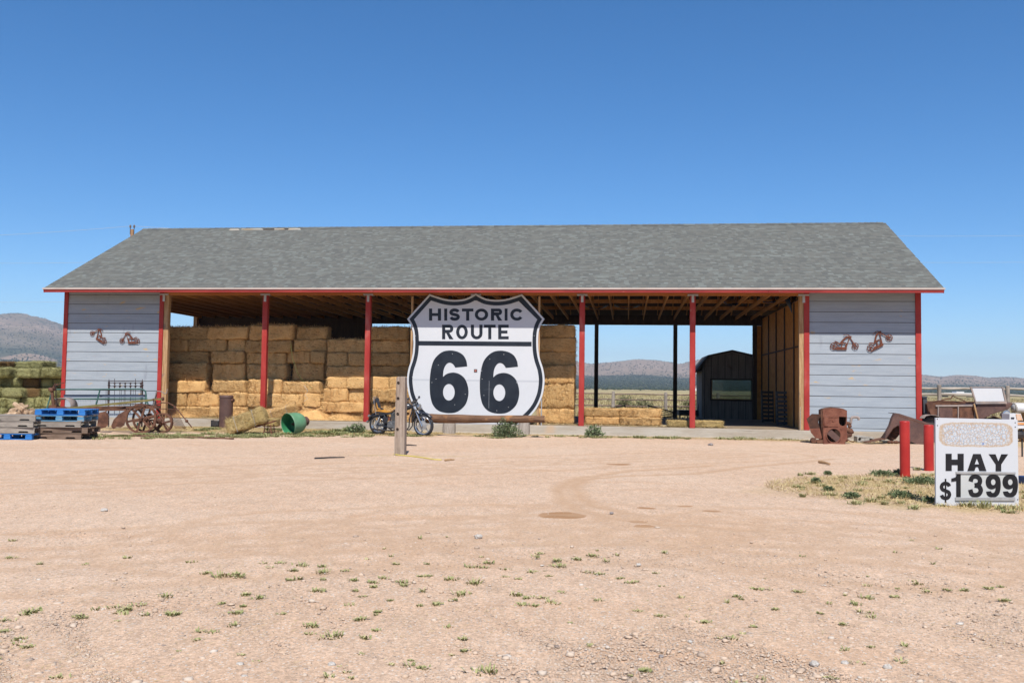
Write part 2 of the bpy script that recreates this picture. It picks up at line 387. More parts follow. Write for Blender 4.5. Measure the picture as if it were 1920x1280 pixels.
DAMP = []
for q in ((1053, 966, 42, 8), (1196, 977.5, 19, 3), (1208, 986, 20, 2.2), (1212, 952, 22, 2), (1335, 957.5, 18, 2), (1285, 948, 16, 1.6), (1160, 870, 30, 1.5)):
    a = G(q[0], q[1]); DAMP.append((a.x, a.y, q[2] / F_PX * a.y, abs(G(q[0], q[1] - q[3]).y - G(q[0], q[1] + q[3]).y) / 2))
def ground_mat():
    m, t, b = nodes('ground_soil'); v = coords(t, world_space=True)
    big = nz(t, v, .35, 4, .6); mid = nz(t, v, 2.2, 4, .6); fin = nz(t, v, 28, 4, .7); grit = nz(t, v, 110, 2, .6)
    vs = coords(t, (.22, 1.3, 1), world_space=True); streak = nz(t, vs, 1.1, 4, .6)
    c = mixc(t, ramp(t, big, .36, .66), (.70, .480, .325), (.74, .53, .375))
    c = mixc(t, ramp(t, streak, .52, .72), c, (.70, .465, .305))
    c = mixc(t, ramp(t, mid, .56, .78), c, (.615, .44, .30))
    k = N(t, 'ShaderNodeMapRange'); t.links.new(fin, k.inputs[0]); k.inputs[1].default_value = .3; k.inputs[2].default_value = .7; k.inputs[3].default_value = .78; k.inputs[4].default_value = 1.2
    c = mixc(t, 1.0, c, k.outputs[0], 'MULTIPLY')
    for vs_, sc2, lo_, hi_ in (((1, .8, 1), 95.0, .86, 1.13), ((1, .6, 1), 48.0, .92, 1.07)):
        vo = N(t, 'ShaderNodeTexVoronoi', Scale=sc2); t.links.new(coords(t, vs_, world_space=True), vo.inputs['Vector']); sg_ = t.nodes.new('ShaderNodeSeparateColor'); t.links.new(vo.outputs['Color'], sg_.inputs[0])
        kk = N(t, 'ShaderNodeMapRange'); t.links.new(sg_.outputs[0], kk.inputs[0]); kk.inputs[3].default_value = lo_; kk.inputs[4].default_value = hi_
        c = mixc(t, 1.0, c, kk.outputs[0], 'MULTIPLY')
        if sc2 > 60: c = mixc(t, ramp(t, sg_.outputs[1], .93, .96), c, (.72, .62, .52)); c = mixc(t, ramp(t, sg_.outputs[2], .965, .98), c, (.40, .31, .25))
    peb = nz(t, v, 14, 3, .8); c = mixc(t, ramp(t, peb, .62, .70), c, (.74, .62, .50)); c = mixc(t, ramp(t, peb, .36, .30), c, (.44, .31, .21))
    c = mixc(t, ramp(t, grit, .64, .74), c, (.70, .58, .47))
    c = mixc(t, ramp(t, grit, .34, .26), c, (.34, .23, .16))
    m5 = N(t, 'ShaderNodeMapRange'); t.links.new(nz(t, coords(t, (1, .45, 1), world_space=True), 6.0, 5, .8), m5.inputs[0]); m5.inputs[1].default_value = .3; m5.inputs[2].default_value = .7; m5.inputs[3].default_value = .86; m5.inputs[4].default_value = 1.12
    c = mixc(t, 1.0, c, m5.outputs[0], 'MULTIPLY')
    wv = N(t, 'ShaderNodeTexNoise', Scale=2.2, Detail=4.0); t.links.new(v, wv.inputs['Vector'])
    for (dx, dy, rx, ry) in DAMP:
        mp = N(t, 'ShaderNodeMapping'); mp.inputs['Location'].default_value = (-dx / rx, -dy / ry, 0); mp.inputs['Scale'].default_value = (1 / rx, 1 / ry, 0); t.links.new(v, mp.inputs[0])
        ln = N(t, 'ShaderNodeVectorMath', operation='LENGTH'); t.links.new(mp.outputs[0], ln.inputs[0])
        ad = N(t, 'ShaderNodeMath', operation='ADD'); t.links.new(ln.outputs['Value'], ad.inputs[0]); t.links.new(wv.outputs[0], ad.inputs[1])
        c = mixc(t, ramp(t, ad.outputs[0], 1.52, 1.36), c, (.44, .25, .13))
    def att(nm):
        a = t.nodes.new('ShaderNodeAttribute'); a.attribute_name = nm; return a.outputs['Fac']
    c = mixc(t, att('track'), c, (.575, .37, .225))
    sw = mixc(t, ramp(t, fin, .4, .6), (.44, .32, .155), (.62, .47, .235))
    mm = N(t, 'ShaderNodeMath', operation='MULTIPLY'); t.links.new(att('straw'), mm.inputs[0]); t.links.new(ramp(t, mid, .25, .6), mm.inputs[1])
    c = mixc(t, mm.outputs[0], c, sw)
    v2 = coords(t, (1, .25, 1), world_space=True); fld = nz(t, v2, .25, 5, .65)
    fc = mixc(t, ramp(t, fld, .38, .66), (.40, .315, .16), (.52, .43, .235))
    fc = mixc(t, ramp(t, nz(t, coords(t, world_space=True), .012, 4), .50, .62), fc, (.24, .22, .12))
    c = mixc(t, att('field'), c, fc)
    c = mixc(t, att('scrub'), c, (.105, .115, .065))
    t.links.new(c, b.inputs['Base Color']); b.inputs['Roughness'].default_value = .95; b.inputs['Specular IOR Level'].default_value = .1
    h = N(t, 'ShaderNodeMath', operation='ADD'); t.links.new(fin, h.inputs[0]); t.links.new(grit, h.inputs[1])
    bumpn(t, b, h.outputs[0], .55, .02)
    return m
M['ground'] = ground_mat()
def hill_mat():
    m, t, b = nodes('hill_rock'); v = coords(t, world_space=True)
    c = mixc(t, ramp(t, nz(t, v, .006, 5, .6), .38, .64), (.30, .215, .15), (.39, .285, .21))
    c = mixc(t, ramp(t, nz(t, v, .05, 3, .7), .50, .66), c, (.20, .165, .115))
    at = t.nodes.new('ShaderNodeAttribute'); at.attribute_name = 'scrub'
    c = mixc(t, at.outputs['Fac'], c, (.095, .10, .06))
    t.links.new(c, b.inputs['Base Color']); b.inputs['Roughness'].default_value = 1; b.inputs['Specular IOR Level'].default_value = 0
    bumpn(t, b, nz(t, v, .03, 5), .6, 8)
    return m
M['hill'] = hill_mat()

def sstep(x, a, b):
    t = np.clip((x - a) / (b - a), 0, 1); return t * t * (3 - 2 * t)
def interp(xs, pts):
    return np.interp(xs, [p[0] for p in pts], [p[1] for p in pts])

# ------------------------------------------------------------------ the ground and the hills
def ground_sheet():
    def axis(fine0, fine1, st, far0, far1):
        a = list(np.arange(fine0, fine1 + 1e-6, st)); s = st; x = a[-1]; hi = []
        while x < far1: s *= 1.25; x += s; hi.append(x)
        s = st; x = a[0]; lo = []
        while x > far0: s *= 1.25; x -= s; lo.append(x)
        return np.array(lo[::-1] + a + hi)
    xs = axis(-17, 17, .09, -7000, 7000); ys = axis(3.2, 33, .09, -400, 6500)
    X, Y = np.meshgrid(xs, ys); n = len(xs); m = len(ys)
    V = np.stack([X.ravel(), Y.ravel(), np.zeros(X.size)], 1)
    x = V[:, 0]; y = V[:, 1]
    def wig(a, b_, c): return np.sin(x * a + c) * np.cos(y * b_ + c * 1.7)
    w1 = wig(1.3, 1.7, .5) + .6 * wig(3.1, 2.7, 2.1) + .5 * wig(6.3, 5.1, 4.2)
    near = (np.abs(x) < 17) & (y > 3) & (y < 30)
    V[:, 2] = np.where(near, .006 * w1 + .004 * np.sin(x * 11 + y * 7), 0)
    # distance to the curved wheel tracks
    tracks = [[(1560, 860), (1400, 875), (1300, 888), (1150, 892), (1095, 898), (1078, 910), (1085, 930), (1120, 948), (1180, 962)],
              [(1330, 872), (1180, 882), (1085, 895), (1050, 912), (1052, 935), (1085, 955), (1150, 972), (1260, 984), (1420, 992)],
              [(1900, 1062), (1600, 1035), (1300, 1010), (1050, 1002), (800, 1008), (500, 1020), (0, 1050)],
              [(1920, 1012), (1500, 985), (1200, 975), (900, 978), (600, 990)],
              [(0, 905), (300, 890), (700, 880), (1000, 868), (1400, 852)]]
    tr = np.zeros(len(x))
    for k, t in enumerate(tracks):
        P = [G(*p) for p in t]
        for p, q in zip(P, P[1:]):
            d = np.array([q.x - p.x, q.y - p.y]); L = (d ** 2).sum()
            u = np.clip(((x - p.x) * d[0] + (y - p.y) * d[1]) / L, 0, 1)
            ds = np.hypot(x - p.x - u * d[0], y - p.y - u * d[1])
            wd = .16 if k < 2 else .13
            for off in ((0,) if k < 2 else (0, .5, 1.5)):
                tr = np.maximum(tr, (1 - sstep(np.abs(ds - off), wd * .5, wd * 1.15)) * (.8 if k < 2 else .5) * (.75 + .25 * np.sin(ds * 60)))
    V[:, 2] -= tr * .014
    # straw-littered places
    lx = (x - BARN.o.x) * BARN.ex.x + (y - BARN.o.y) * BARN.ex.y; ly = (x - BARN.o.x) * BARN.ey.x + (y - BARN.o.y) * BARN.ey.y
    edge = np.interp(lx, [-17, -12, -6, -3, 2, 8, 13, 20], [-3.2, -3.4, -3.0, -1.6, -1.0, -1.0, -1.6, -2.0]) + .45 * w1
    st = sstep(ly, edge - .5, edge + .4) * (ly < 12) * .9
    e2 = np.hypot((x - 7.9) / 3.95, (y - 14.5) / 2.9) + .10 * w1
    st = np.maximum(st, (1 - sstep(e2, .74, 1.06)) * .85)
    e3 = np.hypot((x + 2.2) / 1.7, (y - 20.2) / .35); st = np.maximum(st, (1 - sstep(e3, .3, 1.2)) * .5)
    fld = sstep(y + .3 * x * (x < 0), 40, 46) + 0 * y
    fld = np.maximum(fld, sstep(x, 17, 21) * sstep(y, 26, 34)); fld = np.maximum(fld, sstep(-x, 19, 26) * sstep(y, 40, 46))
    scr = sstep(y, 650, 1150)
    i = np.arange(n * m).reshape(m, n)
    Fq = np.stack([i[:-1, :-1].ravel(), i[:-1, 1:].ravel(), i[1:, 1:].ravel(), i[1:, :-1].ravel()], 1)
    o = fast('ground', V, Fq, M['ground'], dict(track=tr, straw=st, field=fld, scrub=scr), smooth=True)
    tag(o, kind='structure')
ground_sheet()

RIDGE = [(-1500, 670), (-900, 640), (-400, 600), (0, 586), (40, 589), (80, 597), (118, 608), (200, 632), (300, 655), (500, 675), (700, 668), (900, 680),
         (1080, 677), (1110, 681), (1150, 677), (1190, 673.5), (1230, 674), (1262, 678.5), (1275, 682), (1300, 676), (1340, 670), (1400, 672), (1500, 684),
         (1600, 695), (1700, 703), (1735, 701), (1765, 705), (1795, 701.5), (1825, 703), (1855, 707.5), (1895, 706), (1920, 708), (2300, 690), (2900, 700), (3500, 705)]
def hill_z(u, d, H, D0, D1):
    """height at azimuth pixel u, distance d for a ridge of height H at D1 whose foot is at D0"""
    t = (d - D0) / (D1 - D0)
    g = np.where(t < .55, .30 * (np.clip(t, 0, 1) / .55) ** 1.5, .30 + .70 * sstep(t, .50, 1.02)) if True else t
    g = np.where(t > 1, 1 - .55 * sstep(t, 1.0, 1.7), g)
    return g * H
JUN = []
def make_hills(name, u0, u1, du, ridge, D0, D1, D2, nd, rough):
    us = np.arange(u0, u1 + .1, du); ds = np.concatenate([np.linspace(D0, D1, nd), np.linspace(D1, D2, nd // 3)[1:]])
    V = []; S = []
    for d in ds:
        for u in us:
            yh = 724 + .0137 * (u - 960)
            H = (yh - np.interp(u, [p[0] for p in ridge], [p[1] for p in ridge])) / F_PX * D1
            x = (u - 960) / F_PX * d
            z = float(hill_z(u, d, H, D0, D1)); t = (d - D0) / (D1 - D0)
            nn = noise.fractal(Vector((x / 260, d / 420, .3)), 1.0, 2.0, 5)
            nr = abs(noise.noise(Vector((x / 170, d / 900, 4.0))))
            a = max(0, min(1, (t - .25) / .4)) * (1 if t < .93 else max(.12, 1 - (t - .93) / .07))
            z += (nn * .09 - nr * .16) * rough * H * a
            ang = z / max(d, 1) / max(H / D1, 1e-6)
            sc = max(0, min(1, (.60 - ang) / .20 + .5 * nn)) if rough < 2 else max(0, min(.5, (.35 - ang) / .3))
            if u < 300 and rough < 2: sc = min(1, max(sc * .7, 1.0 * math.exp(-((ang - .44 - .05 * nn) / .13) ** 2) + .55 * math.exp(-((ang - .66 - .08 * nn) / .08) ** 2) + .5 * math.exp(-((ang - .97) / .06) ** 2)))
            V.append((x, d, z - 1.0)); S.append(sc)
    n = len(us); m = len(ds); i = np.arange(n * m).reshape(m, n)
    Fq = np.stack([i[:-1, :-1].ravel(), i[:-1, 1:].ravel(), i[1:, 1:].ravel(), i[1:, :-1].ravel()], 1)
    tag(fast(name, V, Fq, M['hill'], dict(scrub=S), smooth=True), kind='structure')
    V = np.array(V).reshape(m, n, 3); S = np.array(S).reshape(m, n)
    return V, S
HV, HS = make_hills('hills', -1500, 3500, 9, RIDGE, 1150, 3500, 5600, 48, 1.0)
HV2, HS2 = make_hills('hill', -260, 330, 9, [(-260, 712), (-120, 690), (-20, 672), (20, 663), (50, 658), (80, 663), (120, 677), (200, 700), (330, 716)], 1500, 2300, 3000, 26, 2.0)

def junipers():
    base = np.array([[1, 0, .3], [0, 1, .35], [-1, 0, .3], [0, -1, .35], [0, 0, 1.0], [0, 0, 0]])
    fc = np.array([[0, 1, 4], [1, 2, 4], [2, 3, 4], [3, 0, 4], [1, 0, 5], [2, 1, 5], [3, 2, 5], [0, 3, 5]])
    P = []
    for V, S, cnt, lo in ((HV, HS, 9000, .22), (HV2, HS2, 2600, .30)):
        m, n, _ = V.shape; ucol = V[0, :, 0] / V[0, :, 1] * F_PX + 960
        for ua, ub in ((-60, 140), (680, 780), (1060, 1430), (1700, 2000)):
            i0 = np.searchsorted(ucol, ua); i1 = min(np.searchsorted(ucol, ub), n - 1)
            if i1 <= i0: continue
            c2 = int(cnt * (ub - ua) / 250); j = (rng.random(c2) ** .8 * (m - 2)).astype(int); i = rng.integers(i0, i1, c2); i = np.clip(i, 0, n - 2)
            fx = rng.random(c2); fy = rng.random(c2)
            p = V[j, i] * ((1 - fx) * (1 - fy))[:, None] + V[j, i + 1] * (fx * (1 - fy))[:, None] + V[j + 1, i] * ((1 - fx) * fy)[:, None] + V[j + 1, i + 1] * (fx * fy)[:, None]
            P.append(p[rng.random(c2) < lo + (1 - lo) * S[j, i]])
    # scrub on the plain below the hills
    cnt = 9000; d = 500 + 900 * rng.random(cnt) ** .7; u = rng.uniform(-60, 2000, cnt)
    p = np.stack([(u - 960) / F_PX * d, d, np.zeros(cnt)], 1); keep = rng.random(cnt) < sstep(d, 480, 1100); P.append(p[keep])
    P = np.concatenate(P); k = len(P); s = rng.uniform(1.0, 2.7, k); h = s * rng.uniform(1.0, 1.5, k); dr = P[:, 1]
    s *= np.where(dr < 1300, .7, 1); h *= np.where(dr < 1300, .6, 1)
    V = base[None] * np.stack([s, s, h], 1)[:, None, :] + P[:, None, :]; V[:, :, 2] -= .3
    Fq = (fc[None] + (np.arange(k) * 6)[:, None, None]).reshape(-1, 3)
    o = fast('juniper_scrub', V.reshape(-1, 3), Fq, M['juniper'], dict(tone=np.repeat(rng.random(k), 6)))
    tag(o, 'dark green juniper scrub dotted over the distant desert hills', 'scrub', kind='stuff')
junipers()

# ------------------------------------------------------------------ the barn
XL, XR, HS_, HB, YB = -15.98, 12.94, 0.28, 4.554, 9.9
HE, OH, HR, YR = 4.715, 0.85, 7.87, 5.55
XEL, XER = -16.18, 13.34
barn = thing('hay_barn', 'long open hay barn with grey shingle roof, red posts and pale board end walls', 'barn', BARN.o, BARN.rz)
def lx(px, py, yl=0.0): return BARN.L(px, py, yl)[0]
def lz(px, py, yl=0.0): return BARN.L(px, py, yl)[1]

MB().b2(XL + .02, XR - .02, -.10, YB + .15, -.25, HS_).build('slab', M['slab'], barn, bevel=.012)
MB().b2(XL + .2, XR - .2, .12, YB - .05, HS_ + .004, HS_ + .012).build('earth_floor', M['floor'], barn)
# lower form line of the kerb and a thin footing lip
MB().b2(-3.2, XR - .1, -.62, -.104, -.1, .035).build('footing_strip', M['slab'], barn, bevel=.01)

# front board walls
LT = [lx(122, 640), lx(301, 640)]; RT_ = [lx(1512.5, 640), lx(1723.5, 640)]
LT[0] = XL + .09; RT_[1] = XR - .09
board_z0 = lz(210, 713.4); pitch = (lz(210, 623.75) - board_z0) / 5.0
def board_wall(x0, x1, zoff):
    MB().b2(x0, x1, .045, .13, HS_, 4.86).build('wall_backing', M['darkwood'], barn)
    z = board_z0 + zoff - 6 * pitch
    while z < 4.85:
        a = max(z + .008, HS_ + .004); b = min(z + pitch - .008, 4.86)
        if b - a > .05:
            m = MB(); yo = .006 * random.random()
            m.add([(x0, .02 + yo, a), (x1, .02 + yo, a), (x1, .032 + yo, b), (x0, .032 + yo, b), (x0, .044, a), (x1, .044, a), (x1, .044, b), (x0, .044, b)],
                  [(0, 1, 2, 3), (0, 4, 5, 1), (1, 5, 6, 2), (2, 6, 7, 3), (3, 7, 4, 0), (4, 7, 6, 5)])
            m.build('siding_board', M['board'], barn)
        z += pitch
board_wall(LT[0] + .075, LT[1] - .075, 0.0)
board_wall(RT_[0] + .085, RT_[1] - .085, lz(1620, 723.5) - board_z0 - round((lz(1620, 723.5) - board_z0) / pitch) * pitch)
for x, w_ in ((LT[0], .15), (LT[1], .15), (RT_[0], .17), (RT_[1], .17)):
    MB().b2(x - w_ / 2, x + w_ / 2, -.012, .14, HS_ + .003, 4.72).build('corner_trim', M['red'], barn, bevel=.006)
# natural timber posts at both ends of the opening
tlx = LT[1] + .075 + .095; trx = RT_[0] - .085 - .075
MB().b2(tlx - .09, tlx + .09, .01, .17, HS_ + .003, HB).build('timber_post', M['timber'], barn, bevel=.01)
MB().b2(trx - .07, trx + .07, .01, .17, HS_ + .003, HB).build('timber_post', M['timber'], barn, bevel=.01)
# red posts
PX = [lx(p, 640) for p in (495.2, 688.8, 891, 1091.0, 1298.8)]
for x in PX:
    MB().b2(x - .088, x + .088, -.005, .165, HS_ + .003, HB - .004).build('post', M['red'], barn, bevel=.008)
for x, w_ in [(p, .088) for p in PX] + [(tlx - .09, .05), (trx + .07, .05)]:
    m = MB(); m.b2(x - .04, x + .04, -.022, -.008, HB - .22, HB + .02); m.b2(x - .17, x + .17, -.022, -.008, HB + .005, HB + .05)
    m.b2(x - .17, x + .17, -.021, .16, HB - .003, HB + .004)
    m.build('post_bracket', M['metal'], barn)
# front and back beams
MB().b2(tlx - .09, trx + .07, .0, .14, HB + .005, HB + .40).build('front_beam', M['beamwood'], barn, bevel=.006)
BACK_B = lz(1250, 609.5, YB)
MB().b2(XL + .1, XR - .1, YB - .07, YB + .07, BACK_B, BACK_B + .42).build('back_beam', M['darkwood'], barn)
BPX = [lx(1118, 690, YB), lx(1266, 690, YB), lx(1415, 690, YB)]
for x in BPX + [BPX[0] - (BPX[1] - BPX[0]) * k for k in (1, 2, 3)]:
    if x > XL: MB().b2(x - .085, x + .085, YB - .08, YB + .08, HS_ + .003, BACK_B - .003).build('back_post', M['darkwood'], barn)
for x in BPX:
    m = MB(); m.b2(x - .05, x + .05, YB - .094, YB - .083, BACK_B - .26, BACK_B + .03); m.b2(x - .2, x + .2, YB - .094, YB - .083, BACK_B + .01, BACK_B + .06)
    m.build('post_bracket', M['dkmetal'], barn)
# roof
SL = (HR - HE) / (YR + OH); ANG = math.atan(SL); YE2 = 2 * YR + OH
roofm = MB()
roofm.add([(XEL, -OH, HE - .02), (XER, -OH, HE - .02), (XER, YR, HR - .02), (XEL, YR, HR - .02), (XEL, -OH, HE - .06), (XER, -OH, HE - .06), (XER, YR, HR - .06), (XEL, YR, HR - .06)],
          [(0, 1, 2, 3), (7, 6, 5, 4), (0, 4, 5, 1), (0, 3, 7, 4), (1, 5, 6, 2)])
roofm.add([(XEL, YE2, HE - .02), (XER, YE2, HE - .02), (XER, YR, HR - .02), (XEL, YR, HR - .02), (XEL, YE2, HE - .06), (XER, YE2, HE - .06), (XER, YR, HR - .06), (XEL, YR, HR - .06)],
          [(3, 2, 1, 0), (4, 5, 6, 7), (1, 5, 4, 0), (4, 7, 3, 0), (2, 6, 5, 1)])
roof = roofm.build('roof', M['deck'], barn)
def shingles():
    ln = math.hypot(YR + OH, HR - HE); ex = .142; nrow = int(ln / ex); ex = ln / nrow
    V = []; Fq = []; T = []; cy = math.cos(ANG); sy = math.sin(ANG)
    def P(x, s, h): return (x, -OH + s * cy - h * sy, HE + s * sy + h * cy - .02)
    for r in range(nrow):
        s0 = r * ex - (.03 if r == 0 else 0); s1 = (r + 1) * ex + .004; x = XEL - .02 - random.random() * .1; run = random.random()
        while x < XER + .02:
            w_ = random.choice((.08, .11, .14, .17, .22)) * random.uniform(.85, 1.15); a = max(x, XEL - .02); b = min(x + w_, XER + .02); x += w_
            if b - a < .02: continue
            u0 = a; gone = (r >= nrow - 2) and (-12.4 < a < -9.3) and noise.noise(Vector((a * 1.1, r * 3.1, 2))) > -.12
            if gone: continue
            run = random.random(); lift = .016 + .007 * random.random(); big = noise.noise(Vector((a * .4, r * .2, 7))) * .12
            o = len(V); V += [P(a, s0, lift), P(b, s0, lift), P(b, s1, .006), P(a, s1, .006), P(a, s0, 0), P(b, s0, 0)]
            Fq += [(o, o + 1, o + 2, o + 3), (o + 4, o + 5, o + 1, o), (o + 4, o, o + 3, o + 3), (o + 5, o + 2, o + 2, o + 1)][:2]
            t = min(1, max(0, run + big)); T += [t, t * .5]
    tag(fast('shingle_courses', V, Fq, M['shingle'], parent=roof, fattrs=dict(tone=T)), kind='stuff')
    # ridge caps
    V = []; Fq = []; T = []; x = XEL - .02
    while x < XER - .22:
        w_ = .24; h = .014 + .006 * random.random(); o = len(V)
        V += [(x, YR - .15, HR - .15 * SL + h - .01), (x + w_, YR - .15, HR - .15 * SL + h - .018), (x + w_, YR, HR + h - .01), (x, YR, HR + h), (x, YR + .15, HR - .15 * SL + h - .01), (x + w_, YR + .15, HR - .15 * SL + h - .018)]
        Fq += [(o, o + 1, o + 2, o + 3), (o + 3, o + 2, o + 5, o + 4)]; t = random.random(); T += [t, t]; x += w_ * .93
    tag(fast('ridge_caps', V, Fq, M['shingle'], parent=roof, fattrs=dict(tone=T)), kind='stuff')
shingles()
MB().add([(XEL - .02, YE2, HE), (XER + .02, YE2, HE), (XER + .02, YR + .16, HR - .06), (XEL - .02, YR + .16, HR - .06)], [(3, 2, 1, 0)]).build('back_shingles', M['shingle'], roof)
# bare patches where shingles are gone
for a, b, s in ((-12.35, -11.9, 0), (-11.85, -10.9, 1), (-10.45, -10.0, 1), (-9.85, -9.3, 0)):
    ln = math.hypot(YR + OH, HR - HE); s0 = ln - .30 + .05 * s; s1 = ln - .16
    q = [(a, -OH + t * math.cos(ANG), HE + t * math.sin(ANG) + .004) for t in (s0, s1)]; p = [(b, q[0][1], q[0][2]), (b - .1, q[1][1], q[1][2])]
    MB().add([q[0], p[0], p[1], q[1]] + [(v[0], v[1], v[2] - .02) for v in (q[0], p[0], p[1], q[1])], [(0, 1, 2, 3), (4, 7, 6, 5), (0, 4, 5, 1), (1, 5, 6, 2), (2, 6, 7, 3), (3, 7, 4, 0)]).build('bare_patch', M['patch'], roof)
# fascia in lengths, and drip edge
fx0 = XEL
for fx1 in (lx(297, 545, -OH), lx(700, 545, -OH), lx(1090, 545, -OH), lx(1440, 545, -OH), XER):
    MB().b2(fx0 + .004, fx1 - .004, -OH - .03, -OH + .01, HE - .155, HE - .035).build('fascia_board', M['fascia'], barn, bevel=.004); fx0 = fx1
MB().b2(XEL - .03, XER + .03, -OH - .055, -OH - .034, HE - .055, HE - .005).build('drip_edge', M['drip'], barn)
for x in (XEL, XER):
    m = MB(); m.beam((x, -OH, HE - .10), (x, YR, HR - .10), .03, .13); m.build('rake_board', M['fascia'], barn)
    m = MB(); m.beam((x, YE2, HE - .10), (x, YR, HR - .10), .03, .13); m.build('rake_board', M['fascia'], barn)
# joists (bottom chords), rafters above, strongbacks
jx = lx(1178.4, 552); step = (lx(1483, 553) - lx(1102, 553)) / 10.0
k0 = -int((jx - XL - .3) / step); k1 = int((XR - .3 - jx) / step)
JB = lz(1250, 600, YB - .1)
jsrc = None; rsrc = None; rsrc2 = None
for k in range(k0, k1 + 1):
    x = jx + k * step + .012 * random.uniform(-1, 1)
    if jsrc is None:
        m = MB(); m.beam((0, .15, HB + .09), (0, YB - .075, JB + .07), .042, .14); jsrc = m.build('joist', M['joist'], barn); jsrc.location.x = x
        m = MB(); m.beam((0, -OH + .02, HE - .105), (0, YR, HR - .105), .042, .085); rsrc = m.build('rafter', M['joist'], barn); rsrc.location.x = x
        m = MB(); m.beam((0, YE2 - .02, HE - .105), (0, YR, HR - .105), .042, .085); rsrc2 = m.build('rafter', M['joist'], barn); rsrc2.location.x = x
        m = MB(); m.beam((0, 2.3, HB + .15), (0, 2.3, HE + (2.3 + OH) * SL - .2), .042, .09, (0, 1, 0)); m.beam((0, 3.6, HB + .12), (0, YR, HR - .25), .042, .09, (1, 0, 0)); wsrc = m.build('truss_web', M['joist'], barn); wsrc.location.x = x
    else:
        for s_ in (jsrc, rsrc, rsrc2, wsrc): inst(s_, barn, (x, 0, 0))
for yy, zz in ((4.1, HB + .13), (7.2, JB + .22)):
    MB().b2(XL + .2, XR - .2, yy, yy + .04, zz, zz + .14).build('strongback', M['joist'], barn)
# back wall behind the hay, gable ends
bx1 = lx(690, 600, YB)
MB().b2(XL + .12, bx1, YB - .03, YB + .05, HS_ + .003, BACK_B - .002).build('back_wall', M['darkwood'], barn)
for x, s_ in ((XL, 1), (XR, -1)):
    lo = 4.54 if s_ > 0 else HS_
    pts = [(.18, lo), (YB, lo), (YB, 4.75), (YE2 - .6, 4.8), (YR, HR - .12), (.18, 5.06)]
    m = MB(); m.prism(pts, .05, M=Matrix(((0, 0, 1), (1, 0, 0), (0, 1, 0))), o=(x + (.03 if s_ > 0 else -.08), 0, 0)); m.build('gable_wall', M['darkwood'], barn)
MB().b2(XL + .09, XL + .26, YB - .30, YB - .1, HS_ + .003, 4.54).build('gable_post', M['timber'], barn)
# right-hand partition: panels, studs, blocking
px_ = trx + .10
seg = np.linspace(.25, YB - .2, 6)
for a, b in zip(seg, seg[1:]):
    MB().b2(px_ + .06, px_ + .075, a + .008, b - .008, HS_ + .006, 2.98).build('wall_panel', M['panel'], barn)
    MB().b2(px_ + .06, px_ + .075, a + .008, b - .008, 3.01, 4.55).build('wall_panel', M['panel'], barn)
for a in seg:
    MB().b2(px_ + .015, px_ + .056, a - .045, a + .045, HS_ + .006, 4.52).build('stud', M['darkwood'], barn)
MB().b2(px_ + .02, px_ + .05, .34, YB - .34, 2.975, 3.02).build('blocking', M['darkwood'], barn)
MB().b2(BPX[2] + .09, px_ + .05, YB - .06, YB - .04, HS_ + .006, BACK_B - .01).build('back_panel', M['panel'], barn)
MB().b2(px_ + .08, px_ + .1, .2, YB - .1, HS_ + .006, 4.6).build('partition_backing', M['darkwood'], barn)

# blue tarp scraps hanging between the joists
for (pa, pb, yl, sag, lab) in ((1350, 1392, 3.6, .16, 'blue tarp scrap sagging between ceiling joists above the shed peak'), (1420, 1462, 3.4, .10, 'blue tarp scrap tucked above the joists near the right timber post'),
                               (1476, 1502, 3.0, .55, 'blue tarp scrap hanging low beside the top of the orange partition'), (1096, 1140, 6.0, .12, 'blue tarp scrap sagging above the fourth red post'),
                               (1152, 1200, 6.0, .10, 'pale blue plastic sag right of the fourth red post near the ceiling')):
    a = lx(pa, 572, yl); b = lx(pb, 572, yl); r_ = thing('tarp_scrap', lab, 'tarp', BARN.W((a + b) / 2, yl, HB + .1), BARN.rz)
    V = []; Fq = []; n = 9; w_ = (b - a) / 2
    for j in range(5):
        for i in range(n):
            u = i / (n - 1) * 2 - 1; v = j / 4
            V.append((u * w_, (v - .5) * .9, .12 - sag * 1.6 * (1 - u * u) * (1 - .6 * v) + .03 * math.sin(i * 2.1 + j)))
    for j in range(4):
        for i in range(n - 1):
            o = j * n + i; Fq.append((o, o + 1, o + n + 1, o + n))
    ob = MB().add(V, Fq).build('sheet', M['tarp'], r_, smooth=True); sol = ob.modifiers.new('thick', 'SOLIDIFY'); sol.thickness = .004

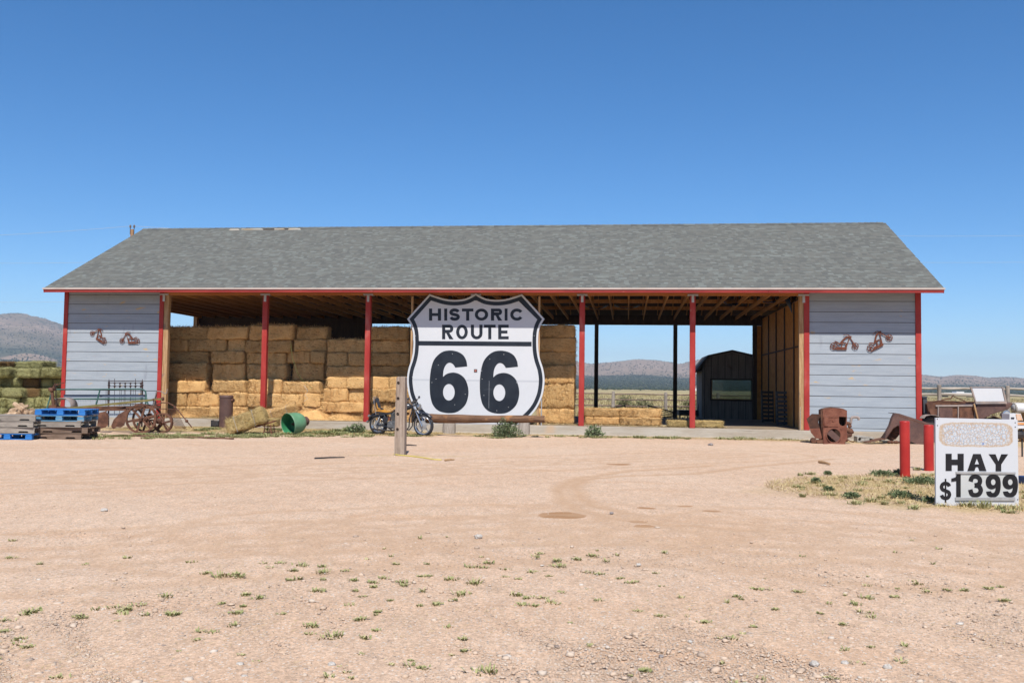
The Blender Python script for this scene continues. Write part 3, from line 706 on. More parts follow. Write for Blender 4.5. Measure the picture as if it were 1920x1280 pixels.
# ------------------------------------------------------------------ hay bales
def bale_mesh(seed, L=1.3, H=.45, D=.52, mat='straw', fuzz=420, flakes=9, soft=.05, top_blades=True):
    r = random.Random(seed); nx, ny, nz_ = 20, 7, 8
    key = {}; V = []; Fq = []
    def vid(i, j, k):
        if (i, j, k) in key: return key[(i, j, k)]
        x, y, z = (i / nx - .5) * L, (j / ny - .5) * D, (k / nz_ - .5) * H
        a, b, c = L / 2 - soft, D / 2 - soft, H / 2 - soft
        q = Vector((max(-a, min(a, x)), max(-b, min(b, y)), max(-c, min(c, z)))); d = Vector((x, y, z)) - q
        if d.length > 1e-6: d = d.normalized() * min(soft, d.length * .95)
        p = q + d
        n = noise.noise_vector(Vector((x * 3 + seed * 7.1, y * 3, z * 3))) * .045 + noise.noise_vector(Vector((x * 11 + seed * 3, y * 11, z * 11))) * .020
        fl = math.sin((x / L + .5) * flakes * 2 * math.pi + seed) * .010
        p = p + n; p.y += fl * (1 if y > 0 else -1) * (abs(y) > D * .4); p.z += fl * (1 if z > 0 else -1) * (abs(z) > H * .4)
        for tx in (-.24 * L, .24 * L):                       # twine pinch
            g = math.exp(-((x - tx) / .03) ** 2) * .016; p.y -= g * (1 if y > 0 else -1) * (abs(y) > D * .35); p.z -= g * (1 if z > 0 else -1) * (abs(z) > H * .35)
        key[(i, j, k)] = len(V); V.append(p + Vector((0, 0, H / 2))); return key[(i, j, k)]
    for k in range(nz_):
        for i in range(nx):
            Fq.append((vid(i, 0, k), vid(i + 1, 0, k), vid(i + 1, 0, k + 1), vid(i, 0, k + 1))); Fq.append((vid(i + 1, ny, k), vid(i, ny, k), vid(i, ny, k + 1), vid(i + 1, ny, k + 1)))
        for j in range(ny):
            Fq.append((vid(0, j + 1, k), vid(0, j, k), vid(0, j, k + 1), vid(0, j + 1, k + 1))); Fq.append((vid(nx, j, k), vid(nx, j + 1, k), vid(nx, j + 1, k + 1), vid(nx, j, k + 1)))
    for i in range(nx):
        for j in range(ny):
            Fq.append((vid(i, j, nz_), vid(i + 1, j, nz_), vid(i + 1, j + 1, nz_), vid(i, j + 1, nz_))); Fq.append((vid(i, j + 1, 0), vid(i + 1, j + 1, 0), vid(i + 1, j, 0), vid(i, j, 0)))
    for _ in range(fuzz):                                    # loose stalks poking from the faces
        f = r.choice(('f', 'f', 'f', 't', 't', 'e', 'b'))
        x = r.uniform(-.5, .5) * L * .97; y = r.uniform(-.5, .5) * D * .9; z = r.uniform(.03, .97) * H
        if f == 'f': p = Vector((x, -D / 2 + .02, z)); n = Vector((0, -1, 0))
        elif f == 't': p = Vector((x, y, H - .02)); n = Vector((0, 0, 1))
        elif f == 'e': s = r.choice((-1, 1)); p = Vector((s * (L / 2 - .02), y, z)); n = Vector((s, 0, 0))
        else: p = Vector((x, D / 2 - .02, z)); n = Vector((0, 1, 0))
        d = (n * r.uniform(.25, 1) + Vector((r.uniform(-1, 1), r.uniform(-1, 1), r.uniform(-1, .6)))).normalized()
        ln = r.uniform(.04, .12); w_ = d.orthogonal().normalized() * r.uniform(.003, .007); o = len(V)
        V += [p - w_, p + w_, p + d * ln + w_ * .4, p + d * ln - w_ * .4]; Fq.append((o, o + 1, o + 2, o + 3))
    me = bpy.data.meshes.new('hay_bale'); me.from_pydata([tuple(p) for p in V], [], Fq); me.update(); me.materials.append(M[mat])
    me.polygons.foreach_set('use_smooth', [True] * len(me.polygons)); return me
BALES = {k: [bale_mesh(i * 5 + n, mat=k, soft={'straw': .055, 'strawpale': .08}.get(k, .13), fuzz=1300 if k != 'alfalfa' else 1500) for n in range(4)] for i, k in enumerate(('straw', 'strawpale', 'alfalfa', 'alfbrown'))}
TW = MB()
for tx in (-.31, .31):
    TW.tube([(tx, -.265, .0), (tx, -.27, .22), (tx, -.262, .445), (tx, .0, .457), (tx, .262, .445), (tx, .27, .22), (tx, .265, 0)], .004, 4)
twine_mesh = None
def bale(x0, x1, z0, z1, yl, label, group, kind='straw', depth=.52, frame=BARN, tilt=0.0, rz=0.0, yaw_end=False):
    me = random.choice(BALES[kind]); o = bpy.data.objects.new('hay_bale', me); COL.objects.link(o)
    dx = random.uniform(-.01, .01); L, H, D = 1.3, .45, .52
    o.location = frame.W((x0 + x1) / 2 + dx, yl + depth / 2, z0); fl = random.random() < .5
    if yaw_end:
        o.scale = (depth / L, (x1 - x0) / D * 1.01, (z1 - z0) / H * 1.02); o.rotation_euler = (0, 0, frame.rz + math.pi / 2 + rz)
    else:
        o.scale = ((x1 - x0) / L * 1.01, depth / D, (z1 - z0) / H * 1.02); jj = 3.5 if kind in ('alfalfa', 'alfbrown') else 1.2; o.rotation_euler = (R(random.uniform(-.3, .3) * jj), R(random.uniform(-.25, .25) * jj), frame.rz + rz + R(random.uniform(-1, 1) * jj))
    tag(o, label, 'hay bale', group); return o
ORD = ['first', 'second', 'third', 'fourth', 'fifth', 'sixth', 'seventh', 'eighth', 'ninth']
def row(rows, yls, where, group):
    """rows from the top: (y0, y1, [(x0, x1), ...]) in photo pixels on the plane yl"""
    n = len(rows)
    for ri, (y0, y1, xs) in enumerate(rows):
        yl = yls[ri]
        for bi, q in enumerate(xs):
            x0, x1 = q[:2]; t0, t1 = (q[2], q[3]) if len(q) > 3 else (y0, y1)
            ax = lx(x0, (t0 + t1) / 2, yl); bx = lx(x1, (t0 + t1) / 2, yl); xm = (x0 + x1) / 2
            z1 = lz(xm, t0, yl); z0 = max(lz(xm, t1, yl), HS_ + .014)
            bale(ax + .008, bx - .008, z0, z1, yl + random.uniform(-.11, .09), 'tan bale, %s in %s row from the top, %s' % (ORD[bi], ORD[ri], where), group, depth=.55, yaw_end=(bx - ax) < .85)
GS = 'tan bales stacked inside the barn'
U, Lw = 1.40, 1.12
row([(612.5, 636, [(302, 389), (390, 465), (468.5, 549.5, 609, 637.5), (554, 611)]),
     (636, 658.5, [(300, 351.5), (352.5, 423), (426, 458), (459.5, 544, 637.5, 661), (549.5, 611)]),
     (658.5, 681, [(302, 389), (397, 458), (461.5, 534, 661, 683), (536.5, 581.5), (583.5, 611)]),
     (681, 714, [(300, 389), (397, 457.5), (463, 536, 683, 712), (546, 606)]),
     (714, 736, [(298, 382), (397, 461), (464, 526.5, 711, 738), (528, 600, 716, 738)]),
     (736, 762, [(298, 348), (349.5, 410), (411, 463.5), (465, 568, 738, 763), (570, 600, 738, 763)]),
     (762, 789, [(298, 393), (394, 464), (465, 540), (541, 604)])],
    [U, U, U, U, Lw, Lw, Lw], 'left stack by timber post', GS)
row([(636, 661.5, [(613, 685)]), (661.5, 686, [(613, 652), (653, 692)]), (686, 707.5, [(613, 692)]),
     (707.5, 728, [(612, 650), (651, 690)]), (728, 753, [(606, 652), (653, 692)]), (753, 773, [(603, 690)]), (773, 792, [(606, 694)])],
    [1.25, 1.25, 1.25, 1.0, 1.0, 1.0, 1.0], 'low stack before third red post', GS)
row([(613, 638, [(694, 768)]), (638, 662, [(694, 768)]), (662, 686, [(694, 768)]), (686, 707, [(694, 768)]),
     (707, 729, [(694, 728), (729, 768)]), (729, 754, [(694, 768)]), (754, 774, [(694, 750), (751, 785)]), (774, 793, [(696, 785)])],
    [1.3, 1.3, 1.3, 1.3, 1.05, 1.05, 1.05, 1.05], 'stack between red post and shield sign', GS)
row([(610, 633, [(1006, 1078)]), (633, 659, [(1006, 1079)]), (659, 685.5, [(1006, 1079)]),
     (685.5, 720, [(1010, 1078)]), (720, 766, [(1008, 1077)]), (766, 797, [(1006, 1076)])],
    [1.3, 1.3, 1.3, 1.12, 1.12, 1.12], 'column right of shield sign', GS)
row([(766, 782, [(1095, 1162), (1163, 1240)]), (782, 799, [(1096, 1161.5), (1163, 1239)])], [.9, .9], 'low pair behind fourth red post', GS)
for x0, x1, lab in ((1252, 1300, 'pale bale on the slab edge just behind the fifth red post'), (1303, 1357, 'pale bale on the slab edge ending just before the dark shed')):
    bale(lx(x0, 795, .35), lx(x1, 795, .35), HS_ + .014, lz(1300, 788.5, .35), .35, lab, GS, 'strawpale')
# a slumped bale against the stack and a bale on the ground
def free_bale(pa, pb, Y, h, label, kind, roll=0.0, group=None, yaw=0.0):
    """pa, pb: photo pixels of the bale's two lower front corners at depth Y"""
    a = A(pa[0], pa[1], Y); b = A(pb[0], pb[1], Y); d = b - a; me = random.choice(BALES[kind])
    t = thing('hay_bale', label, 'hay bale', a, 0, group)
    t.rotation_euler = (roll, -math.atan2(d.z, math.hypot(d.x, d.y)), yaw)
    o = bpy.data.objects.new('straw_body', me); COL.objects.link(o); o.parent = t; o.scale = (d.length / 1.3, .5 / .52, h / .45); o.location = (d.length / 2, .26, 0)
    w_ = TW.build('twine', M['seam'], t); w_.scale = o.scale; w_.location = o.location
    return t
free_bale((427, 816.5), (499, 791), 27.6, .50, 'tan bale tilted up to the right on rusty legs beside the rusty pipe', 'strawpale', R(-4), yaw=R(-3))
free_bale((497, 793), (556, 776), 30.2, .34, 'slumped straw bale leaning on the stack between red post and green drum', 'straw', R(12))
free_bale((492, 800), (520, 800), 28.6, .26, 'pale broken bale end on the weeds right of the tilted bale', 'strawpale', yaw=R(4))

def straw_heap(px, py, yl, w_, h, lab):
    x, _ = BARN.L(px, py, yl); z = HS_ + .014; t = thing('straw_heap', lab, 'straw', BARN.W(x, yl, z), BARN.rz); n = 22; m = 9; V = []; Fq = []
    for j in range(m + 1):
        for i in range(n):
            r0 = j / m; a = 2 * math.pi * i / n; k = 1 + .25 * noise.noise(Vector((math.cos(a) * 1.5 + px, math.sin(a) * 1.5, 0)))
            V.append((w_ * r0 * k * math.cos(a), w_ * .45 * r0 * k * math.sin(a), h * (1 - r0 ** 1.6) + .05 * noise.noise(Vector((r0 * 5 * math.cos(a), r0 * 5 * math.sin(a), px))) * (r0 < .95)))
    for j in range(m):
        for i in range(n): l = (i + 1) % n; Fq.append((j * n + i, (j + 1) * n + i, (j + 1) * n + l, j * n + l))
    rr_ = random.Random(px)
    for _ in range(900):
        r0 = math.sqrt(rr_.random()) * 1.1; a = rr_.uniform(0, 6.28); p = Vector((w_ * r0 * math.cos(a), w_ * .45 * r0 * math.sin(a), max(.004, h * (1 - min(1, r0) ** 1.6))))
        d = Vector((rr_.uniform(-1, 1), rr_.uniform(-1, .6), rr_.uniform(0, .8))).normalized() * rr_.uniform(.05, .16); q = d.orthogonal().normalized() * .004; o = len(V); V += [p - q, p + q, p + d]; Fq.append((o, o + 1, o + 2))
    tag(MB().add(V, Fq).build('loose_pile', M['straw'], t, smooth=True), kind='stuff')
for px, py, yl, w_, h, lab in ((585, 783, .75, .85, .34, 'loose straw heap at the kerb behind the green drum'), (640, 788, .72, .7, .20, 'low loose straw heap left of the third red post'), (455, 780, .8, .6, .26, 'loose straw heap between the rusty pipe and second red post'), (735, 790, .7, .6, .2, 'low straw heap behind the motorcycle seat'), (345, 783, .8, .6, .18, 'low straw heap near the brown timber post')):
    straw_heap(px, py, yl, w_, h, lab)

# green hay outside the left end
YG = 36.5; FG = Frame((0, YG, 0), 0)
def green(rows, base, yoff):
    for ri, (y0, y1, xs) in enumerate(rows):
        for bi, q in enumerate(xs):
            yl = yoff[ri] + (q[2] if len(q) > 2 else 0); ym = (y0 + y1) / 2; k = q[3] if len(q) > 3 else 'alfalfa'
            ax, _ = FG.L(q[0], ym, yl); bx, _ = FG.L(q[1], ym, yl); xm = (q[0] + q[1]) / 2
            z1 = FG.L(xm, y0, yl)[1]; z0 = max(FG.L(xm, y1, yl)[1], .0)
            bale(ax - .02, bx + .02, z0, z1 + random.uniform(-.03, .03), yl + random.uniform(-.12, .1), '%s hay bale, %s in %s row from the top, outdoor stack beside barn' % ('green' if k == 'alfalfa' else 'brownish', ORD[bi], ORD[ri]),
                 'green hay bales stacked outside the barn', k, depth=.8 if (bx - ax) > .7 else 1.2, frame=FG, yaw_end=(bx - ax) < .8)
green([(677, 690.5, [(-60, -34), (-33, 24, 0, 'alfbrown'), (25, 54), (55, 78)]),
       (690, 708.5, [(-62, -30), (-29, 15, -.2), (15.5, 27, .3), (28, 57, -.15), (57, 75, -.05), (75, 116, 0)]),
       (708.5, 727, [(-60, -8), (-7, 38, -.1), (39, 73, .15, 'alfbrown'), (73, 96, .1), (96, 118, .15)]),
       (727, 745, [(-58, 2, -.2), (3, 40, -.25), (40, 76, .05, 'alfbrown'), (77, 118, .1)]),
       (745, 765, [(-60, 7, -.4), (8, 34, -.1), (34, 66, 0), (66, 118, .1)]),
       (765, 786, [(-60, 5, -.5), (6, 50, -.2), (51, 118, .1)])], 0, [.5, -.22, .02, -.1, -.12, -.15])
GHS = Frame((0, YG, 0), 0)

# ------------------------------------------------------------------ lettering
def ell(cx, cy, rx, ry, n=28, a0=0.0, a1=360.0):
    return [(cx + rx * math.cos(R(a0 + (a1 - a0) * i / n)), cy + ry * math.sin(R(a0 + (a1 - a0) * i / n))) for i in range(n + (0 if abs(a1 - a0) == 360 else 1))]
def catmull(P, k=6):
    out = []
    for i in range(len(P) - 1):
        p0 = P[max(i - 1, 0)]; p1 = P[i]; p2 = P[i + 1]; p3 = P[min(i + 2, len(P) - 1)]
        for s in range(k):
            t = s / k
            out.append(tuple(.5 * (2 * p1[a] + (p2[a] - p0[a]) * t + (2 * p0[a] - 5 * p1[a] + 4 * p2[a] - p3[a]) * t * t + (3 * p1[a] - p0[a] - 3 * p2[a] + p3[a]) * t ** 3) for a in (0, 1)))
    return out + [P[-1]]
def stroke(P, wd, k=6):
    C = catmull(P, k); Lf = []; Rt = []
    for i, p in enumerate(C):
        a = C[max(i - 1, 0)]; b = C[min(i + 1, len(C) - 1)]; dx, dy = b[0] - a[0], b[1] - a[1]; l = math.hypot(dx, dy); nx, ny = -dy / l * wd / 2, dx / l * wd / 2
        Lf.append((p[0] + nx, p[1] + ny)); Rt.append((p[0] - nx, p[1] - ny))
    return Lf + Rt[::-1]
def glyph(ch, x0, y0, x1, y1, s):
    """outline(s) of a capital in y-down drawing units: list of (outer, holes)"""
    w, h = x1 - x0, y1 - y0; cx, cy = (x0 + x1) / 2, (y0 + y1) / 2; v = s * .92
    if ch == 'H': return [([(x0, y0), (x0 + s, y0), (x0 + s, cy - v / 2), (x1 - s, cy - v / 2), (x1 - s, y0), (x1, y0), (x1, y1), (x1 - s, y1), (x1 - s, cy + v / 2), (x0 + s, cy + v / 2), (x0 + s, y1), (x0, y1)], [])]
    if ch == 'I': return [([(x0, y0), (x1, y0), (x1, y1), (x0, y1)], [])]
    if ch == 'T': return [([(x0, y0), (x1, y0), (x1, y0 + v), (cx + s / 2, y0 + v), (cx + s / 2, y1), (cx - s / 2, y1), (cx - s / 2, y0 + v), (x0, y0 + v)], [])]
    if ch == 'E': return [([(x0, y0), (x1, y0), (x1, y0 + v), (x0 + s, y0 + v), (x0 + s, cy - v / 2), (x1 - w * .12, cy - v / 2), (x1 - w * .12, cy + v / 2), (x0 + s, cy + v / 2), (x0 + s, y1 - v), (x1, y1 - v), (x1, y1), (x0, y1)], [])]
    if ch == 'O': return [(ell(cx, cy, w / 2, h / 2, 36), [ell(cx, cy, w / 2 - s, h / 2 - v, 36)])]
    if ch == 'C': return [(ell(cx + .03 * w, cy, w / 2 + .03 * w, h / 2, 36, 35, 325) + ell(cx + .03 * w, cy, w / 2 + .03 * w - s, h / 2 - v, 36, 330, 30), [])]
    if ch == 'U': return [([(x0, y0), (x0 + s, y0)] + [(x0 + s, y1 - w / 2)] + ell(cx, y1 - w / 2, w / 2 - s, w / 2 - v, 16, 180, 0) + [(x1 - s, y0), (x1, y0)] + ell(cx, y1 - w / 2, w / 2, w / 2, 20, 0, 180), [])]
    if ch == 'R':
        ym = y0 + h * .55; rb = (ym - y0) / 2; xr = x1 - rb * .95
        outer = [(x0, y0), (xr, y0)] + ell(xr, y0 + rb, x1 - xr, rb, 14, -90, 55) + [(xr - .02 * w, ym + .02 * h), (x1 + .02 * w, y1), (x1 - s * 1.22, y1), (xr - s * 1.05, ym + v * .1), (x0 + s, ym + v * .1), (x0 + s, y1), (x0, y1)]
        hole = [(x0 + s, y0 + v), (xr, y0 + v)] + ell(xr, y0 + rb, max(x1 - xr - s, 1), rb - v, 10, -90, 90)[1:] + [(x0 + s, ym - v)]
        return [(outer, [hole])]
    if ch == 'S':
        P = [(.95, .20), (.82, .06), (.5, .0), (.18, .06), (.03, .24), (.15, .41), (.5, .50), (.85, .59), (.97, .76), (.82, .94), (.5, 1.0), (.18, .94), (.03, .79)]
        return [(stroke([(x0 + s / 2 + p[0] * (w - s), y0 + v / 2 + p[1] * (h - v)) for p in P], s), [])]
    if ch == 'A':
        t = s * .62; yb = y0 + h * .60; v = h * .17
        return [([(cx - t, y0), (cx + t, y0), (x1, y1), (x1 - s * 1.15, y1), (x1 - s * 1.15 - w * .075, yb + v), (x0 + s * 1.15 + w * .075, yb + v), (x0 + s * 1.15, y1), (x0, y1)], [[(cx, y0 + h * .27), (cx + w * .115, yb), (cx - w * .115, yb)]])]
    if ch == 'Y': return [([(x0, y0), (x0 + s * 1.22, y0), (cx, y0 + h * .42), (x1 - s * 1.22, y0), (x1, y0), (cx + s / 2, y0 + h * .60), (cx + s / 2, y1), (cx - s / 2, y1), (cx - s / 2, y0 + h * .60)], [])]
    if ch == '1': return [([(x1 - s, y0 + h * .30), (x0, y0 + h * .33), (x0, y0 + h * .20), (x0 + .42 * w, y0 + h * .15), (x1 - s * .75, y0), (x1, y0), (x1, y1), (x1 - s, y1)], [])]
    if ch == '3':
        up = [(.03, .27), (.16, .07), (.48, .0), (.82, .08), (.93, .25), (.80, .42), (.42, .475)]; dn = [(.42, .475), (.82, .53), (1.0, .73), (.84, .93), (.48, 1.0), (.14, .93), (.0, .70)]
        q = lambda P: [(x0 + s / 2 + p[0] * (w - s), y0 + v / 2 + p[1] * (h - v)) for p in P]
        return [(stroke(q(up), s), []), (stroke(q(dn), s), [])]
    if ch == '$':
        a = glyph('S', x0, y0 + h * .12, x1, y1 - h * .12, s)
        return a + [([(cx - s * .22, y0), (cx + s * .22, y0), (cx + s * .22, y1), (cx - s * .22, y1)], [])]
SIX = [(807, 762), (800, 715), (775, 668), (735, 640), (690, 627), (650, 625), (600, 635), (553, 668), (518, 715), (497, 785), (487, 870), (486, 950), (492, 1020), (510, 1085), (545, 1130), (590, 1153), (650, 1162),
       (710, 1155), (760, 1125), (797, 1080), (815, 1020), (818, 970), (808, 915), (785, 865), (745, 830), (700, 815), (660, 817), (625, 830), (600, 852)]
SIX2 = [(600, 852), (603, 805), (615, 765), (635, 738), (655, 730), (675, 735), (692, 750), (705, 772)]
def six(x0, y0, x1, y1):
    P = catmull(SIX, 3)[:-1] + catmull(SIX2, 3); hole = ell(650, 983, 50, 71, 28)
    q = lambda L_: [(x0 + (p[0] - 486) / 332 * (x1 - x0), y0 + (p[1] - 625) / 537 * (y1 - y0)) for p in L_]
    return [(q(P), [q(hole)])]
def nine(x0, y0, x1, y1):
    o, hs = six(x0, y0, x1, y1)[0]; f = lambda L_: [(x0 + x1 - p[0], y0 + y1 - p[1]) for p in L_]
    return [(f(o), [f(h) for h in hs])]

# ------------------------------------------------------------------ the shield sign
SY = -.03
shield = thing('shield_sign', 'huge white shield sign lettered HISTORIC ROUTE 66 in black', 'sign', BARN.W(lx(891, 700, SY), SY, HS_), BARN.rz)
sx0 = lx(891, 700, SY)
def cr2(cx, cy):                                              # drawing units of the sign -> upright metres in its frame
    x, z = BARN.L(700 + cx / 4.571, 520 + cy / 4.571, SY); return (x - sx0, z - HS_)
OUT = [(880, 137), (926, 165), (980, 186), (1060, 194), (1140, 186), (1215, 165), (1275, 143)], [(1275, 143), (1468, 357)], \
      [(1468, 357), (1438, 405), (1420, 460), (1414, 520), (1414, 590), (1420, 655), (1434, 715), (1454, 775), (1466, 840), (1468, 900), (1458, 980), (1440, 1040), (1410, 1105), (1372, 1158), (1325, 1206), (1268, 1252), (1150, 1310), (1010, 1370), (880, 1440)]
half = catmull(OUT[0], 4)[:-1] + [OUT[1][0], OUT[1][1]] + catmull(OUT[2], 3)[1:]
lefth = [(2 * 880 - p[0], p[1]) for p in half[1:-1]]
shape = half + lefth[::-1]                                    # drawn y-down, clockwise on screen
shp = [cr2(*p) for p in shape]
zb = .004
def inset(poly, d):
    n = len(poly); ar = sum(poly[i][0] * poly[(i + 1) % n][1] - poly[(i + 1) % n][0] * poly[i][1] for i in range(n)); sg = 1 if ar > 0 else -1; out = []
    for i in range(n):
        a, b, c = poly[i - 1], poly[i], poly[(i + 1) % n]
        def nrm(p, q):
            dx, dy = q[0] - p[0], q[1] - p[1]; l = math.hypot(dx, dy) or 1; return (-dy / l * sg, dx / l * sg)
        n1, n2 = nrm(a, b), nrm(b, c); mx, my = n1[0] + n2[0], n1[1] + n2[1]; l2 = mx * mx + my * my
        k = 2 * d / max(l2, .5); out.append((b[0] + mx * k, b[1] + my * k))
    return out
clampz = lambda P, z: [(x, max(y, z)) for x, y in P]
MB().prism(clampz(shp, zb), .05).build('panel', M['white'], shield)
o1 = inset(shp, .062); o2 = inset(shp, .062 + .125)
cut = lambda P, z: [(x, max(y, z)) for x, y in P]
zc = zb + .012
MB().prism(cut(o1, zc), .004, [cut(o2, zc + .001)], z0=.0505).build('border_band', M['navy'], shield)
bx0, bz0 = cr2(385, 583); bx1, bz1 = cr2(1358, 552)
MB().prism([(bx0, bz0), (bx1, bz0), (bx1, bz1), (bx0, bz1)], .004, z0=.0505).build('divider_bar', M['navy'], shield)
def letters(par, name, items, mp, z0, th, mat):
    for gl in items:
        m = MB()
        for i, (o, hs) in enumerate(gl):
            m.prism([mp(*p) for p in o], th + .0012 * i, [[mp(*p) for p in h] for h in hs], z0=z0)
        m.build(name, mat, par)
HI = [('H', 480, 583), ('I', 610, 636), ('S', 652, 746), ('T', 762, 860), ('O', 872, 986), ('R', 1010, 1105), ('I', 1127, 1152), ('C', 1175, 1282)]
letters(shield, 'letter', [glyph(c, a, 268, b, 371, 27) for c, a, b in HI], cr2, .0505, .004, M['navy'])
RO = [('R', 592, 688), ('O', 712, 812), ('U', 838, 938), ('T', 950, 1050), ('E', 1072, 1162)]
letters(shield, 'letter', [glyph(c, a, 406, b, 530, 27) for c, a, b in RO], cr2, .0505, .004, M['navy'])
letters(shield, 'numeral', [six(486, 626, 818, 1161), six(915, 628, 1252, 1166)], cr2, .0505, .004, M['navy'])
q = [cr2(*p) for p in ((865, 813), (892, 813), (892, 786), (865, 786))]
MB().prism(q, .006, z0=.0505).build('badge_plate', M['dkmetal'], shield)
q = [cr2(*p) for p in ((871, 807), (886, 807), (886, 792), (871, 792))]
MB().prism(q, .003, z0=.057).build('badge_face', M['redprint'], shield)
for a, b, c, d in ((992.5, 886, 994.5, 1120), (340, 882.4, 1436, 883.4), (640, 190, 640.7, 240)):
    p, q_ = cr2(a, d), cr2(c, b); MB().prism([p, (q_[0], p[1]), q_, (p[0], q_[1])], .0012, z0=.0508 if 900 > a else .0555).build('panel_joint', M['seam'], shield)
m = MB()
for cx, cy in ((505, 900), (560, 750), (540, 870), (700, 1090), (680, 655), (790, 1000), (935, 870), (1000, 700), (1060, 1140), (1120, 660), (1230, 900), (1160, 1110), (950, 1010), (930, 800), (337, 852), (1410, 798), (1380, 500), (365, 500)):
    x, z = cr2(cx, cy); m.lathe([(.014, .0545), (.012, .0565)], 8, VERT, (x, 0, z))
m.build('screw_heads', M['railing'], shield)
for pxp in (771.5, 1010):
    x, _ = BARN.L(pxp, 660, .0); MB().b2(x - sx0 - .035, x - sx0 + .035, .012, .09, 0, HB - HS_ - .03).build('support_pole', M['timber'], shield, bevel=.004)
x, _ = BARN.L(1000, 780, -.14)
MB().tube([(x - sx0 + .25, .02, .002), (x - sx0 + .25, .02, .9)], .02, 8).build('brace_pipe', M['metal'], shield)

# ------------------------------------------------------------------ cut-out motorcycles on the end walls
def chopper(px, py, length_px, tilt, face, label):
    """flat rusty metal silhouette, about length_px wide; face = +1 front wheel to the right"""
    yl = -.005; x, z = BARN.L(px, py, yl); sc = length_px * 30.5 / F_PX / 100.0
    t = thing('motorcycle_cutout', label, 'wall art', BARN.W(x, yl, z), BARN.rz, 'rusty motorcycle cutouts on the barn ends')
    def q(p):
        a = p[0] * face, p[1]; c, s_ = math.cos(R(tilt)), math.sin(R(tilt)); return ((a[0] * c - a[1] * s_) * sc, (a[0] * s_ + a[1] * c) * sc)
    def P(pts): return [q(p) for p in pts]
    for (cx, cy, r) in ((-37, 0, 13), (37, 1, 12)):
        m = MB(); m.prism(P(ell(cx, cy, r, r, 24)), .006, [P(ell(cx, cy, r - 2.5, r - 2.5, 24))], z0=0)
        m.prism(P(ell(cx, cy, 3.6, 3.6, 14)), .0055)
        for k in range(6):
            a = R(60 * k + 20); d = (math.cos(a), math.sin(a)); nrm = (-d[1] * 1.1, d[0] * 1.1)
            m.prism(P([(cx + d[0] * 3.5 + nrm[0], cy + d[1] * 3.5 + nrm[1]), (cx + d[0] * (r - 2) + nrm[0], cy + d[1] * (r - 2) + nrm[1]), (cx + d[0] * (r - 2) - nrm[0], cy + d[1] * (r - 2) - nrm[1]), (cx + d[0] * 3.5 - nrm[0], cy + d[1] * 3.5 - nrm[1])]), .005)
        m.build('wheel', M['cutout'], t)
    m = MB()
    m.prism(P([(-38, 17), (-26, 12), (-20, 6), (-12, 8), (-4, 18), (4, 27), (14, 32), (19, 31), (21, 36), (16, 36.5), (8, 36), (-2, 30), (-12, 18), (-18, 11), (-23, 15), (-30, 19)]), .0062)
    m.prism(P([(-42, -10), (-24, -13), (6, -13), (9, -8), (2, -3), (-12, -3), (-22, -1), (-30, -6)]), .0064)
    m.prism(P([(4, -6), (7, -6), (18, 30), (14.5, 31)]), .0058); m.prism(P([(-14, -4), (-10, -4), (-6, 9), (3, 10), (4, 6), (0, 0), (2, -4), (7, -3), (9, 8), (4, 14), (-8, 14)]), .0056)
    m.build('frame', M['cutout'], t)
    m = MB(); m.prism(P([(16, 33), (19, 34), (39, 2), (35.5, 0)]), .0066); m.prism(P([(17, 30), (24, 30), (24, 37), (18, 37)]), .0067); m.build('fork', M['cutout'], t)
    m = MB(); m.prism(P([(18, 36), (16, 41), (8, 43), (-4, 41), (-4, 39), (8, 40.6), (14, 38.5), (15, 35)]), .0069); m.build('handlebar', M['cutout'], t)
chopper(184, 632.5, 41, -31, -1, 'rusty motorcycle cutout doing a wheelie on the wall left of its level twin')
chopper(243, 639.0, 43, 0, -1, 'level rusty motorcycle cutout facing left on the wall near the brown timber post')
chopper(1583.5, 649.0, 50, 0, 1, 'level rusty motorcycle cutout facing right on the wall near the open bay')
chopper(1650, 643, 50, 30, 1, 'rusty motorcycle cutout rearing up to the right near the red outer corner trim')

# ------------------------------------------------------------------ things in front of the barn
# post with bored holes
p0 = G(750.5, 853); p0.z = 0
post = thing('hitching_post', 'tall weathered square wooden post with four bored holes', 'post', p0, R(-6))
ph = 1.735; hw = .112
hz = [EYE - (y - 722 + 0) / F_PX * (p0.y - .1) for y in (719, 748, 777, 805.6)]
front = [(-hw * 1.02, -.05), (hw * 1.02, -.05), (hw * .98, .6), (hw * .93, 1.2), (hw * .86, ph - .02), (hw * .5, ph), (-hw * .5, ph - .005), (-hw * .84, ph - .03), (-hw * .95, 1.1)]
holes = [ell(-.05, h, .031, .036, 14) for h in hz]
m = MB(); m.prism(front, .09, holes, z0=hw - .09)
m.prism([(x, z - .002) for x, z in front], 2 * hw - .09, z0=-hw)
post_body = m.build('post_body', M['post'], post, bevel=.008)
for h in hz: MB().lathe([(.024, -hw + .088 - .0), (.024, -hw + .084)], 12, VERT, (-.052, -2 * hw + .02 + .09 - .002, h)).build('bored_hole', M['hole'], post)

